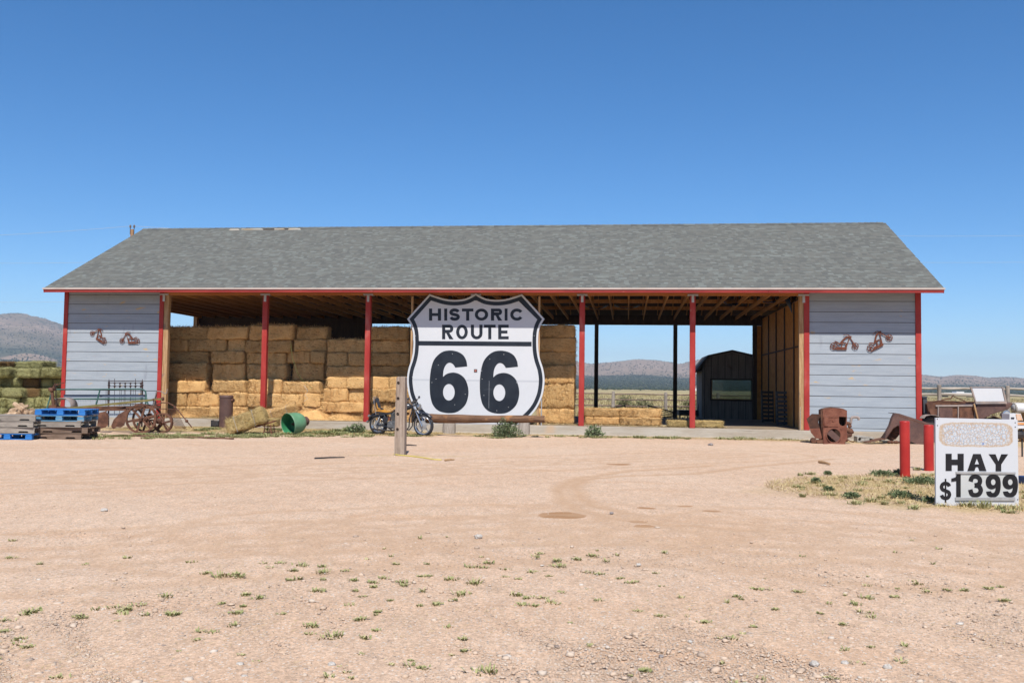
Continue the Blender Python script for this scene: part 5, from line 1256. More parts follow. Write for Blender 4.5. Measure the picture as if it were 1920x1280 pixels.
# iron bedstead
IY = 30.2
bd = thing('iron_bedstead', 'tall black iron bedstead with spindles against the pale board wall', 'bedstead', (A(236, 790, IY).x, IY, 0))
for px in (204.3, 266.8):
    m = MB(); m.tube(pts(IY, (px, 712), (px, 716), (px, 730), (px - .8, 760), (px - 1, 800)), [.006, .028, .030, .028, .028], 8); m.ball(A(px, 713, IY), (.012, .012, .05)); m.ball(A(px, 722, IY), .042); m.ball(A(px, 717.5, IY), .036); m.build('corner_post', M['iron'], bd, smooth=True, w=True)
for y in (714.6, 717.6, 723.2):
    m = MB(); P = [(204 + 63 * i / 24, y + (.9 * abs(math.sin(i * math.pi / 4)) if y > 720 else 0)) for i in range(25)]; m.tube(pts(IY, *P), .010 if y > 715 else .007, 6); m.build('cross_rail', M['iron'], bd, smooth=True, w=True)
for k in range(6):
    px = 215 + k * 9.9 - (.6 if k > 3 else 0); m = MB(); m.tube(pts(IY, (px, 709.5 if k in (0, 4) else 717), (px, 724), (px - .5, 760), (px - .5, 776)), .009, 6); m.ball(A(px, 718.5, IY), (.03, .03, .035)); m.ball(A(px, 724, IY), (.035, .035, .045)); m.build('spindle', M['iron'], bd, smooth=True, w=True)
m = MB(); 
for px in (199, 201.5, 228, 233, 246, 250): m.tube(pts(IY, (px, 730), (px - 1, 765)), .006, 5)
m.tube(pts(IY, (203, 758), (266, 757)), .02, 6); m.build('side_rods', M['iron'], bd, smooth=True, w=True)
# rusty hand drill post with chain
HY = 28.6
hp_ = thing('hand_drill', 'rusty hand-cranked post drill with hanging chain above the pallets', 'drill', (A(100, 780, HY).x, HY, 0))
m = MB(); m.tube(pts(HY, (97.5, 733), (99, 748), (101, 766), (103, 790)), .05, 8); m.box(A(101, 763, HY), (.22, .16, .14)); m.box(A(112, 765, HY), (.30, .14, .10)); m.build('drill_post', M['rust'], hp_, smooth=False, w=True)
m = MB(); m.ball(A(97, 731.5, HY - .02), (.075, .07, .06)); m.ball(A(101, 727.5, HY - .03), (.045, .05, .045)); m.lathe([(.05, -.1), (.055, 0), (.05, .1)], 12, MY, A(98, 729.5, HY)); m.build('gear_head', M['rust'], hp_, smooth=True, w=True)
m = MB(); m.tube(pts(HY, (99, 727), (103, 720), (104.5, 719)), .018, 7); m.tube(pts(HY, (102, 723), (110, 719.5), (120, 717.5)), .012, 6); m.ball(A(107, 721.5, HY), (.05, .04, .035)); m.build('crank_handle', M['rust'], hp_, smooth=True, w=True)
m = MB(); C = catmull([(104, 724), (105, 738), (106, 752), (109, 760), (115, 764)], 6)
for i, p in enumerate(C): m.ring(A(p[0], p[1], HY - .05), .022, .008, VX if i % 2 else Matrix.Identity(3) @ Matrix(((0, 0, 1), (1, 0, 0), (0, 1, 0))), 8, 4)
m.build('chain', M['iron'], hp_, w=True)
# barrel seat
SYb = 28.9
st_ = thing('barrel_seat', 'round-backed rusty tin seat behind the stacked pallets', 'seat', (A(121, 780, SYb).x, SYb, 0))
m = MB(); V = []; Fq = []; r0 = 17.5 / F_PX * SYb; c = A(121, 765, SYb)
for i in range(19):
    a = math.pi * i / 18
    for j in range(2): V.append((c.x + r0 * math.cos(a) * 1.0, c.y + (-.22 if j == 0 else .22), c.z + .33 * math.sin(a) ** .6 - .02))
for i in range(18): o = i * 2; Fq.append((o, o + 2, o + 3, o + 1))
ob = m.add(V, Fq).build('curved_back', M['tin'], st_, smooth=True, w=True); sol = ob.modifiers.new('thick', 'SOLIDIFY'); sol.thickness = .02
m = MB(); m.tube([c + Vector((-r0, 0, 0)), Vector((c.x - r0, c.y, 0))], .02, 6); m.tube([c + Vector((r0, 0, 0)), Vector((c.x + r0, c.y, 0))], .02, 6); m.build('leg', M['rust'], st_, w=True)
# thin iron rod on the weeds
p, q = G(222, 817), G(438, 823.5); t = thing('iron_rod', 'long thin rusty rod lying on the weeds before the rusty pipe', 'rod', (p + q) / 2)
MB().tube([p + Vector((0, 0, .03)), p.lerp(q, .5) + Vector((0, 0, .025)), q + Vector((0, 0, .02))], .022, 6).build('rod_body', M['rust'], t, w=True)

# ------------------------------------------------------------------ right-hand side: boiler, fender, truck, bollards, price sign
g = G(1562, 831.5); BYr = g.y
bl = thing('iron_boiler', 'red rusty boiler front with round hatch, square opening and pipe elbow', 'boiler', (g.x, BYr, 0))
def c3(cx, cy): return (1500 + cx / 7.385, 740 + cy / 7.385)
def out(Y, L_): return [(lambda p: (p.x, p.z))(A(*c3(*q), Y)) for q in L_]
body = out(BYr, [(318, 690), (312, 215), (345, 200), (400, 188), (470, 183), (540, 188), (600, 202), (644, 222), (640, 420), (648, 600), (600, 690)])
hole1 = out(BYr, [(533, 300), (636, 305), (632, 395), (612, 425), (580, 430), (550, 415), (533, 385)])
cxy = A(*c3(458, 562), BYr); rh = 100 / 7.385 / F_PX * BYr
MB().prism(body, .04, [hole1, ell(cxy.x, cxy.z, rh, rh, 28)], o=(0, BYr, 0)).build('front_plate', M['rustred'], bl, w=True)
m = MB(); rim_ = body + [body[0]]; V = []; Fq = []
for (x, z) in body: V += [(x, BYr + .001, z), (x, BYr + .30, z)]
for i in range(len(body) - 1): o = i * 2; Fq.append((o, o + 1, o + 3, o + 2))
ob = m.add(V, Fq).build('jacket', M['rust'], bl, smooth=True, w=True); sol = ob.modifiers.new('thick', 'SOLIDIFY'); sol.thickness = .02
m = MB(); m.prism(body, .02, o=(0, BYr + .28, 0)); m.build('back_plate', M['darkrust_shade'], bl, w=True)
m = MB(); m.ring((cxy.x, BYr - .05, cxy.z), rh, .018, VX, 32, 8); m.build('hatch_ring', M['rustred'], bl, smooth=True, w=True)
a0 = R(40); seg_ = [(cxy.x + rh * .97 * math.cos(t), cxy.z + rh * .97 * math.sin(t)) for t in [R(v) for v in (55, 75, 100, 125, 150, 175, 200, 235, 255, 275, 300, 330, 355, 15)]]
m = MB(); Rz = Matrix.Rotation(R(-38), 3, 'Y'); m.box((cxy.x, BYr - .03, cxy.z), (rh * 1.85, .03, rh * .82), Matrix.Rotation(R(42), 3, 'Y')); m.build('hatch_door', M['rustplum'], bl, w=True)
m = MB()
for cx, cy, s_ in ((345, 250, .02), (345, 300, .02), (450, 205, .012), (460, 362, .03), (390, 400, .025), (570, 470, .02), (440, 600, .015)): p = A(*c3(cx, cy), BYr - .045); m.lathe([(s_, 0), (s_ * .8, .012)], 10, VX, p)
m.build('rivets', M['rustred'], bl, w=True); m = MB()
for y in (305, 435): p, q = A(*c3(318, y), BYr - .045), A(*c3(530, y), BYr - .045); m.beam(p, q, .02, .025)
p, q = A(*c3(360, 310), BYr - .05), A(*c3(360, 430), BYr - .05); m.beam(p, q, .06, .12, (1, 0, 0)); m.build('strap', M['rustred'], bl, w=True)
m = MB(); b0 = out(BYr, [(300, 692), (310, 660), (600, 655), (612, 692)]); m.prism(b0, .12, o=(0, BYr - .02, 0)); m.build('base_flange', M['rustred'], bl, w=True)
# left hood and roller
hd = thing('sheet_hood', 'folded rusty sheet hood with small roller left of the boiler', 'hood', (A(*c3(200, 650), BYr + .1).x, BYr + .1, 0))
m = MB()
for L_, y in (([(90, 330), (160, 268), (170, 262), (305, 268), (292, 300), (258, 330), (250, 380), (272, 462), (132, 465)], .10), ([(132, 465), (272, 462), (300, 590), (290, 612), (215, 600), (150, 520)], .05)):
    m.prism(out(BYr + y, L_), .02, o=(0, BYr + y, 0)); m.build('hood_sheet', M['darkrust_shade'] if y > .07 else M['rustred'], hd, w=True); m = MB()  # upper sheet gets the darker rust: shade inside the hood put into its colour
ob = MB().add([A(*c3(90, 330), BYr + .1), A(*c3(160, 265), BYr + .1), A(*c3(305, 266), BYr + .1), A(*c3(305, 266), BYr + .6), A(*c3(160, 265), BYr + .6), A(*c3(90, 330), BYr + .6), A(*c3(150, 520), BYr + .05), A(*c3(215, 600), BYr + .05), A(*c3(150, 520), BYr + .5), A(*c3(215, 600), BYr + .5)], [(0, 1, 4, 5), (1, 2, 3, 4), (0, 5, 8, 6), (6, 8, 9, 7)]).build('hood_side', M['rustred'], hd, w=True); sol = ob.modifiers.new('thick', 'SOLIDIFY'); sol.thickness = .012
m = MB(); c = A(*c3(185, 620), BYr + .05); c.z = .085; m.lathe([(.07, -.06), (.085, -.05), (.085, .05), (.07, .06)], 16, VX, c); m.box((c.x + .2, BYr + .1, .06), (.22, .2, .1)); m.build('roller', M['rust'], hd, smooth=True, w=True)
# pipes on the right
pp = thing('valve_pipe', 'rusty valve cluster with bent elbow pipe on the boiler side', 'pipework', (A(*c3(690, 560), BYr).x, BYr + .1, 0))
m = MB(); m.tube([A(*c3(*q), BYr + .1) for q in ((700, 400), (706, 360), (708, 330), (722, 312), (750, 306), (790, 308), (812, 320), (815, 350))], [.038, .036, .04, .042, .038, .042, .042, .038], 10); m.build('elbow_pipe', M['tin'], pp, smooth=True, w=True)
m = MB(); m.tube([A(*c3(*q), BYr + .1) for q in ((648, 395), (690, 430), (700, 395))], .035, 8)
for cx, cy, r0 in ((665, 400, .06), (690, 440, .06), (660, 490, .08), (700, 510, .09), (690, 555, .07), (650, 560, .08), (725, 520, .05), (640, 620, .06)): m.ball(A(*c3(cx, cy), BYr + .1), (r0, r0 * .8, r0 * .95), 10, 7)
m.tube([A(*c3(*q), BYr + .1) for q in ((640, 600), (700, 640), (745, 655))], .015, 6); m.build('valve_cluster', M['rust'], pp, smooth=True, w=True, jitter=.02)
# broken concrete block
g = G(1620, 829); t = thing('concrete_chunk', 'grey broken concrete chunk with hollow cores between boiler and fender', 'rubble', (g.x, g.y, 0), R(8))
m = MB(); m.prism([(-.27, 0), (.30, 0), (.30, .12), (.22, .17), (-.18, .20), (-.27, .18)], .22, [ell(-.19, .10, .05, .06, 12), ell(.17, .09, .06, .035, 12)], z0=-.11); m.v = [v + noise.noise_vector(v * 7) * .025 for v in m.v]; m.build('chunk_body', M['concrete2'], t)
MB().b2(-.24, .26, .09, .12, .01, .15).build('core_back', M['hole'], t)

# rusty fender sheet
g = G(1690, 833); FY = g.y + .2
fe = thing('rusty_fender', 'big brown rusty truck fender lying behind the red bollards', 'fender', (A(1690, 830, FY).x, FY, 0))
side = [(1678, 773.8), (1686, 775), (1756, 797.5), (1752, 828), (1733, 836), (1720, 833), (1707, 827), (1703, 812), (1697, 801), (1690, 797.5), (1683, 797), (1674, 803), (1664, 818), (1658, 824.5), (1661, 812), (1669, 797), (1673, 784)]
m = MB(); m.prism([(p.x, p.z) for p in (A(*q, FY) for q in side)], .012, o=(0, FY, 0)); m.build('side_sheet', M['rustplum'], fe, w=True)
def strip(name, poly, Y, dep, mat, par, th=.012):
    V = []; Fq = []
    for q in poly: p = A(*q, Y); V += [p, p + Vector((0, dep, 0))]
    for i in range(len(poly) - 1): o = 2 * i; Fq.append((o, o + 2, o + 3, o + 1))
    ob = MB().add(V, Fq).build(name, mat, par, smooth=False, w=True); s_ = ob.modifiers.new('thick', 'SOLIDIFY'); s_.thickness = th; return ob
strip('top_sheet', [(1658, 824.5), (1661, 812), (1669, 797), (1673, 784), (1678, 773.8)], FY, .14, M['rustplum'], fe)
strip('crown_sheet', [(1678, 773.8), (1686, 775), (1720, 786), (1756, 797.5)], FY, .5, M['rustplum'], fe)
strip('wheel_arch_lip', [(1658, 824.5), (1664, 818), (1674, 803), (1683, 797), (1690, 797.5), (1697, 801), (1703, 812), (1707, 827)], FY - .02, .4, M['darkrust_shade'], fe)
p, q = A(1686, 779, FY - .012), A(1752, 801, FY - .012); m = MB(); m.beam(p, q, .012, .022); m.build('pressed_bead', M['rust'], fe, w=True)
strip('tail_sheet', [(1626, 829), (1640, 827), (1652, 823.5), (1660, 822)], FY - .1, .45, M['rust'], fe)
m = MB(); m.prism([(p.x, p.z) for p in (A(*q, FY + .38) for q in ((1662, 822), (1668, 806), (1676, 795), (1688, 791), (1702, 795), (1709, 818), (1702, 820), (1695, 810), (1688, 812), (1680, 822), (1672, 827)))], .012, o=(0, FY + .38, 0)); m.build('inner_sheet', M['darkrust_shade'], fe, w=True)
t = thing('scrap_bits', 'small rusty scrap and dry sticks under the fender arch', 'scrap', (A(1675, 825, FY).x, FY + .1, 0))
m = MB()
for i in range(9): p = A(random.uniform(1655, 1705), random.uniform(806, 828), FY + .2); m.tube([p, p + Vector((random.uniform(-.3, .3), .1, random.uniform(-.08, .08)))], .010, 5)
for i in range(5): p = A(random.uniform(1664, 1682), 826, FY + .1); m.ball((p.x, p.y, .05), (.06, .06, .05), 7, 5)
m.build('scrap_pieces', M['rust'], t, w=True)

# the old truck behind the price sign
TY = 28.5
tk = thing('rusty_truck', 'old rusty open truck body with windshield frame behind the price sign', 'truck', (A(1800, 800, TY).x, TY, 0))
def solid(name, poly, Y, dep, mat, par, bevel=.0):
    m = MB(); m.prism([(p.x, p.z) for p in (A(*q, Y) for q in poly)], dep, o=(0, Y + dep, 0)); return m.build(name, mat, par, w=True, bevel=bevel)
solid('body_side', [(1738, 757), (1743, 752), (1758, 761.5), (1790, 762), (1826, 761), (1830, 770), (1831, 800), (1764, 800), (1758, 781), (1745, 776)], TY, .03, M['rust'], tk)
solid('body_far_side', [(1738, 754), (1745, 751.5), (1800, 754), (1828, 757), (1831, 800), (1746, 800)], TY + 1.25, .03, M['rust'], tk)
solid('body_back', [(1740, 757), (1748, 752), (1756, 800), (1748, 800)], TY + .1, 1.1, M['rust'], tk)
for a, b in ((1760, 1786), (1798, 1822)):
    solid('door_panel', [(a, 764), (b, 763.5), (b, 784), (a + 2, 784)], TY - .022, .02, M['rustplum'] if a < 1790 else M['rust'], tk)
m = MB()
for px in (1759, 1796.5, 1828): p, q = A(px, 762, TY - .025), A(px, 786, TY - .025); m.beam(p, q, .03, .03, (1, 0, 0))
p, q = A(1754, 761, TY - .02), A(1829, 760.5, TY - .02); m.tube([p, q], .03, 8); m.build('body_rib', M['tin'], tk, w=True)
m = MB(); m.tube(pts(TY, (1740, 754, .3), (1760, 751.5, .4), (1790, 753, .6), (1829, 754, .6)), .022, 7); m.tube(pts(TY, (1764, 750.5, .5), (1773, 748, .5), (1783, 747, .5), (1786, 742, .5), (1788, 741, .5)), .02, 7); m.tube(pts(TY, (1788, 743, .5), (1805, 750, .5), (1818, 756, .5)), .014, 6); m.tube(pts(TY, (1784, 757, .2), (1800, 755.5, .2), (1826, 755, .2)), .018, 6); m.tube(pts(TY, (1744, 753, 0), (1738, 757, 0), (1741, 770, 0)), .015, 6); m.build('bent_rods', M['rust'], tk, smooth=True, w=True)
solid('hood', [(1828, 770), (1832, 758), (1850, 756.5), (1880, 757), (1898, 754), (1899, 758), (1892, 766), (1875, 772), (1858, 777), (1850, 783), (1849, 800), (1830, 800)], TY - .05, 1.1, M['rustplum'], tk, bevel=.03)
strip('fender', [(1732, 784), (1736, 779), (1744, 777), (1754, 777.5), (1762, 781), (1768, 789)], TY - .30, .30, M['tin'], tk)
strip('fender', [(1838, 790), (1845, 783), (1854, 779.5), (1864, 779.5), (1874, 783), (1882, 790)], TY - .30, .30, M['rustplum'], tk)
for px, yy in ((1747, 800), (1860, 802)):
    c = A(px, yy, TY - .1); c.z = .40; m = MB(); m.ring(c, .34, .06, VX, 28, 8); m.lathe([(.30, -.03), (.30, .03), (.05, .05)], 20, VX, c); m.build('wheel', M['dkmetal'], tk, smooth=True, w=True)
m = MB(); hl = A(1884, 778, TY - .35); Mh = Matrix.Rotation(R(18), 3, 'Z') @ VX; m.lathe([(.03, -.16), (.10, -.08), (.135, .0), (.152, .05), (.15, .075), (.135, .08)], 24, Mh, hl); hlo = m.build('headlight', M['chrome'], tk, smooth=True, w=True)
m = MB(); m.lathe([(.133, .078), (.09, .088), (.001, .095)], 24, Mh, hl); m.v = [v - Vector(tk.location) for v in m.v]; m.build('headlight_glass', M['lens'], hlo, smooth=True)
fr = [(1817.5, 724.5), (1880.5, 725), (1887, 756.5), (1829, 757)]; inn = [(1821.5, 726), (1877.5, 726), (1883.5, 752), (1829.5, 752.5)]
P_ = lambda L_: [(p.x, p.z) for p in (A(*q, TY - .08) for q in L_)]
MB().prism(P_(fr), .04, [P_(inn)], o=(0, TY - .08, 0)).build('windshield_frame', M['tin'], tk, w=True)
m = MB(); m.prism(P_([(1821.8, 726.3), (1877.2, 726.3), (1883.2, 751.8), (1829.8, 752.2)]), .012, o=(0, TY - .085, 0)); m.build('white_windshield_board', M['white'], tk, w=True)
m = MB(); p, q = A(1826, 757, TY - .09), A(1833, 785, TY - .09); m.beam(p, q, .05, .04, (1, 0, 0)); p, q = A(1884.5, 756, TY - .02), A(1886, 762, TY - .02); m.beam(p, q, .05, .04, (1, 0, 0)); m.build('windshield_bracket', M['timber'], tk, w=True)
# things beside the truck
c = A(1733, 760, TY + .3); t = thing('charcoal_bin', 'dark charcoal plastic bin wedged between barn corner and truck', 'bin', (A(1737, 780, TY + .5).x, TY + .5, 0))
solid('bin_body', [(1730.5, 746), (1738, 746), (1741.5, 776), (1732, 776)], TY + .3, .5, M['bin'], t, bevel=.02); solid('bin_lid', [(1729.5, 742), (1739.5, 743), (1739.5, 746), (1729.5, 746)], TY + .27, .56, M['bin'], t, bevel=.01)
tc = A(1922, 765, TY + .8); t = thing('white_tank', 'white cylindrical tank lying behind the truck nose at the photo edge', 'tank', (tc.x, TY + .8, 0))
m = MB(); m.lathe([(.001, -.52), (.09, -.515), (.13, -.49), (.155, -.44), (.155, .9), (.1, 1.0), (.001, 1.02)], 24, MY, (tc.x + .12, TY + .8, tc.z)); m.build('tank_body', M['tank'], t, smooth=True, w=True)
m = MB(); m.lathe([(.157, -.49), (.157, -.44), (.12, -.50), (.001, -.525)], 24, MY, (tc.x + .12, TY + .8, tc.z)); m.build('tank_end', M['concrete2'], t, smooth=True, w=True)
m = MB(); m.b2(tc.x - .1, tc.x + .9, TY + .6, TY + 1.0, 0, tc.z - .15); m.build('tank_stand', M['timber'], t, w=True)
bx = thing('printed_box', 'white and orange printed cartons stacked beside the price sign', 'box', (A(1905, 790, 22.5).x, 22.5, 0))
solid('carton', [(1893, 775.5), (1914, 775), (1918, 788), (1893, 789)], 22.5, .35, M['boxwhite'], bx); solid('carton', [(1891, 791), (1922, 791), (1922, 803), (1888, 803)], 22.45, .4, M['boxwhite'], bx)
solid('print_patch', [(1905, 776), (1913.5, 776), (1917, 787.5), (1907, 788)], 22.484, .012, M['boxorange'], bx); solid('print_patch', [(1896, 782), (1902, 782), (1902, 785), (1896, 785)], 22.484, .012, M['navy'], bx); solid('print_patch', [(1908, 792), (1921, 792), (1921, 796), (1908, 796)], 22.434, .012, M['boxorange'], bx)
m = MB()
for px in (1890, 1916):
    p = A(px, 803, 22.6); m.tube([p, (p.x, p.y, 0)], .02, 6)
p = A(1905, 814, 22.6); m.ball((p.x, p.y, p.z), (.25, .15, .12)); m.build('stand', M['dkmetal'], bx, w=True)
g = G(1930, 907); t = thing('blue_crate', 'dark blue plastic crate cut by the right photo edge', 'crate', (g.x, g.y, 0), 0)
m = MB(); m.b2(-.16, .3, -.15, .15, 0, .02); m.b2(-.16, -.14, -.15, .15, .02, .13); m.b2(.28, .3, -.15, .15, .02, .13); m.b2(-.14, .28, -.15, -.13, .02, .13); m.b2(-.14, .28, .13, .15, .02, .13); m.build('crate_walls', M['bluebox'], t)
# red bollards
for (xa, xb, yt, yb_, lab) in ((1687.8, 1706, 787.5, 896, 'red bollard nearest the camera left of the price sign'), (1733, 1750.5, 794, 883, 'red bollard partly behind the left edge of the price sign')):
    g = G((xa + xb) / 2, yb_ - 2); r0 = (xb - xa) / 2 / F_PX * g.y; h = EYE - (yt - 732.5) / F_PX * g.y
    t = thing('bollard', lab, 'bollard', (g.x, g.y, 0), 0, 'red bollards by the price sign')
    MB().lathe([(r0, -.05), (r0, h - .02), (r0 * .96, h - .006), (r0 * .88, h), (.001, h + .006)], 28).build('steel_pipe', M['bollard'], t, smooth=True)

# price sign
sg = G(1832, 947.5); SF = Frame((sg.x, sg.y, 0), R(5))
ps = thing('price_sign', 'white board sign reading HAY $1399 standing in dry grass', 'sign', SF.o, SF.rz)
def c8(cx, cy): return SF.L(1480 + cx / 4.364, 700 + cy / 4.364, 0)
C_ = [c8(1200, 1090), c8(1878, 1065), c8(1868, 378), c8(1197, 362)]; C_[0] = (C_[0][0], .0); C_[1] = (C_[1][0], .0)
PB = MB().prism(C_, .03, z0=-.03)
def signboard_mat():
    m, t, b = nodes('price_board'); g_ = t.nodes.new('ShaderNodeTexCoord'); v = g_.outputs['Object']
    x0, z0 = c8(1528, 500); mp = N(t, 'ShaderNodeMapping'); t.links.new(v, mp.inputs[0]); mp.inputs['Location'].default_value = (-x0, 0, -z0)
    sx_ = t.nodes.new('ShaderNodeSeparateXYZ'); t.links.new(mp.outputs[0], sx_.inputs[0])
    def mth(op, a, b_=None, c=None):
        n = N(t, 'ShaderNodeMath', operation=op)
        for i, q in enumerate((a, b_, c)):
            if q is None: continue
            if hasattr(q, 'links'): t.links.new(q, n.inputs[i])
            else: n.inputs[i].default_value = q
        return n.outputs[0]
    wob = nz(t, v, 9, 3)
    hx = abs(c8(1830, 500)[0] - c8(1226, 500)[0]) / 2; hz_ = abs(c8(1500, 400)[1] - c8(1500, 600)[1]) / 2
    ax = mth('POWER', mth('ABSOLUTE', mth('DIVIDE', sx_.outputs[0], hx)), 6.0); az = mth('POWER', mth('ABSOLUTE', mth('DIVIDE', sx_.outputs[2], hz_)), 4.0)
    dd = mth('ADD', mth('ADD', ax, az), mth('MULTIPLY', wob, .5))
    inside = ramp(t, dd, 1.35, 1.10); core = ramp(t, dd, 1.0, .55); edge = mth('MULTIPLY', inside, mth('SUBTRACT', 1.0, core))
    vo = N(t, 'ShaderNodeTexVoronoi', feature='DISTANCE_TO_EDGE', Scale=24.0); t.links.new(v, vo.inputs['Vector'])
    n3 = nz(t, v, 46, 4, .7); ln = ramp(t, vo.outputs['Distance'], .14, .03)
    base = (.63, .645, .665)
    c = mixc(t, mth('MULTIPLY', edge, .8), base, (.55, .42, .29))
    c = mixc(t, mth('MULTIPLY', mth('MULTIPLY', inside, ln), .85), c, (.50, .35, .23))
    c = mixc(t, mth('MULTIPLY', mth('MULTIPLY', core, ramp(t, n3, .50, .58)), .75), c, (.28, .42, .56))
    c = mixc(t, mth('MULTIPLY', mth('MULTIPLY', core, ramp(t, nz(t, v, 15, 3), .66, .72)), .8), c, (.09, .22, .52))
    c = mixc(t, mth('MULTIPLY', ramp(t, nz(t, v, 3, 5), .6, .8), .35), c, (.50, .50, .50))
    t.links.new(c, b.inputs['Base Color']); b.inputs['Roughness'].default_value = .6
    return m
PB.build('board', signboard_mat(), ps, bevel=.002)
letters(ps, 'letter', [glyph('H', 1278, 655, 1426, 796, 50), glyph('A', 1456, 657, 1612, 797, 50), glyph('Y', 1630, 659, 1790, 799, 46)], c8, .0005, .003, M['black'])
q = [c8(1392, 1012), c8(1846, 1010), c8(1846, 820), c8(1392, 818)]; MB().prism(q, .004, z0=.0005).build('number_card', M['card'], ps)
for a, b in (((1360, 804), (1846, 820)), ((1354, 1012), (1842, 1038))):
    p, q = c8(a[0], b[1]), c8(b[0], a[1]); MB().prism([p, (q[0], p[1]), q, (p[0], q[1])], .018, z0=.0005).build('card_rail', M['railing'], ps, bevel=.003)
letters(ps, 'digit', [glyph('1', 1324, 820, 1400, 1010, 36), glyph('3', 1460, 824, 1582, 1010, 36), nine(1604, 824, 1727, 1012), nine(1742, 824, 1868, 1012)], c8, .0052, .003, M['black'])
letters(ps, 'currency_sign', [glyph('$', 1228, 860, 1326, 1056, 29)], c8, .0008, .003, M['black'])
m = MB()
for cx, cy in ((1212, 425), (1848, 402), (1848, 437), (1210, 372), (1210, 1060), (1868, 1030)): x, z = c8(cx, cy); m.lathe([(.008, -.0005), (.007, .004)], 8, VERT, (x, 0, z))
m.build('screw_heads', M['black'], ps)
hw2 = (C_[1][0] - C_[0][0]) / 2
for s_ in (-1, 1):
    m = MB(); m.beam((s_ * hw2 * .5 + .12, .06, C_[2][1] * .9), (s_ * hw2 * .5 + .12, .30, 0), .05, .04); m.build('back_leg', M['timber'], ps)

# ------------------------------------------------------------------ behind the barn: shed, fences, cattle panel, pallets
SHF = Frame(BARN.W(lx(1372, 790, 11.6), 11.6, 0), BARN.rz)
sh = thing('garden_shed', 'dark weathered shed with gambrel roof and wide reflecting window behind the barn', 'shed', SHF.o, SHF.rz)
def sL(px, py): return SHF.L(px, py, 0)
roofp = [sL(1302, 697), sL(1327.5, 665.5), sL(1372, 656.0)]; roofp += [(-p[0], p[1]) for p in roofp[-2::-1]]
wx0 = sL(1316, 700)[0]
wall_ = [(wx0, 0), (-wx0, 0)] + [(-wx0, sL(1316, 690)[1] - .12)] + [(p[0] * .985, p[1] - .07) for p in roofp[3:2:-1]] + [(roofp[2][0], roofp[2][1] - .07), (roofp[1][0] * .985, roofp[1][1] - .07), (wx0, sL(1316, 690)[1] - .12)]
w0, w1 = sL(1334, 748), sL(1410, 713); win = [(w0[0], w0[1]), (w1[0] + .25, w0[1]), (w1[0] + .25, w1[1]), (w0[0], w1[1])]
MB().prism(wall_, .06, [win], z0=-.06).build('front_wall', M['shed'], sh)
m = MB()
for i in range(9):
    x = wx0 + .12 + i * (-2 * wx0 - .24) / 8
    top_ = np.interp(x, [p[0] for p in roofp], [p[1] for p in roofp]) - .12
    for a, b in ((0, w0[1] - .08), (w1[1] + .08, top_)) if w0[0] - .1 < x < w1[0] + .35 else ((0, top_),): MB().b2(x - .012, x + .012, -.008, .0, a + .01, b).build('batten', M['shedroof'], sh)
for x0, x1, z0, z1 in ((win[0][0] - .06, win[1][0] + .06, win[0][1] - .07, win[0][1]), (win[0][0] - .06, win[1][0] + .06, win[2][1], win[2][1] + .07), (win[0][0] - .06, win[0][0], win[0][1], win[2][1]), (win[1][0], win[1][0] + .06, win[0][1], win[2][1])):
    MB().b2(x0, x1, -.03, .03, z0, z1).build('window_frame', M['darkwood'], sh)
m = MB(); m.b2(win[0][0], win[0][0] + .03, -.012, .02, win[0][1], win[2][1]); m.b2(win[0][0] + .03, win[1][0], -.012, .02, win[0][1], win[0][1] + .025); m.build('window_sash', M['timber'], sh)
MB().b2(win[0][0] + .004, win[1][0] - .004, .024, .032, win[0][1] + .004, win[2][1] - .004).build('window_pane', M['glass'], sh)
m = MB()
for a, b in zip(roofp, roofp[1:]):
    dx, dz = b[0] - a[0], b[1] - a[1]; l = math.hypot(dx, dz); nx, nz2 = -dz / l, dx / l
    m.add([(a[0], -.22, a[1]), (b[0], -.22, b[1]), (b[0], 3.4, b[1]), (a[0], 3.4, a[1]), (a[0] - nx * .07, -.22, a[1] - nz2 * .07), (b[0] - nx * .07, -.22, b[1] - nz2 * .07), (b[0] - nx * .07, 3.4, b[1] - nz2 * .07), (a[0] - nx * .07, 3.4, a[1] - nz2 * .07)],
          [(0, 1, 2, 3), (7, 6, 5, 4), (0, 4, 5, 1), (1, 5, 6, 2), (2, 6, 7, 3), (3, 7, 4, 0)])
m.build('roof', M['shedroof'], sh)
m = MB(); zt = wall_[2][1]; m.b2(wx0, wx0 + .06, .06, 3.2, 0, zt); m.b2(-wx0 - .06, -wx0, .06, 3.2, 0, zt); m.build('side_wall', M['shed'], sh); bwin = [(win[0][0] - .2, win[0][1] - .12), (win[1][0] + .15, win[1][1] - .12), (win[1][0] + .15, win[2][1] + .10), (win[0][0] - .2, win[2][1] + .10)]
m = MB(); m.prism(wall_, .05, [bwin], z0=-3.2); m.build('back_wall', M['shed'], sh)
MB().b2(bwin[0][0] + .003, bwin[1][0] - .003, 3.17, 3.178, bwin[0][1] + .003, bwin[2][1] - .003).build('back_window_pane', M['glass'], sh)
MB().b2(wx0 + .07, -wx0 - .07, .07, 3.14, .0, .03).build('shed_floor', M['shed'], sh)

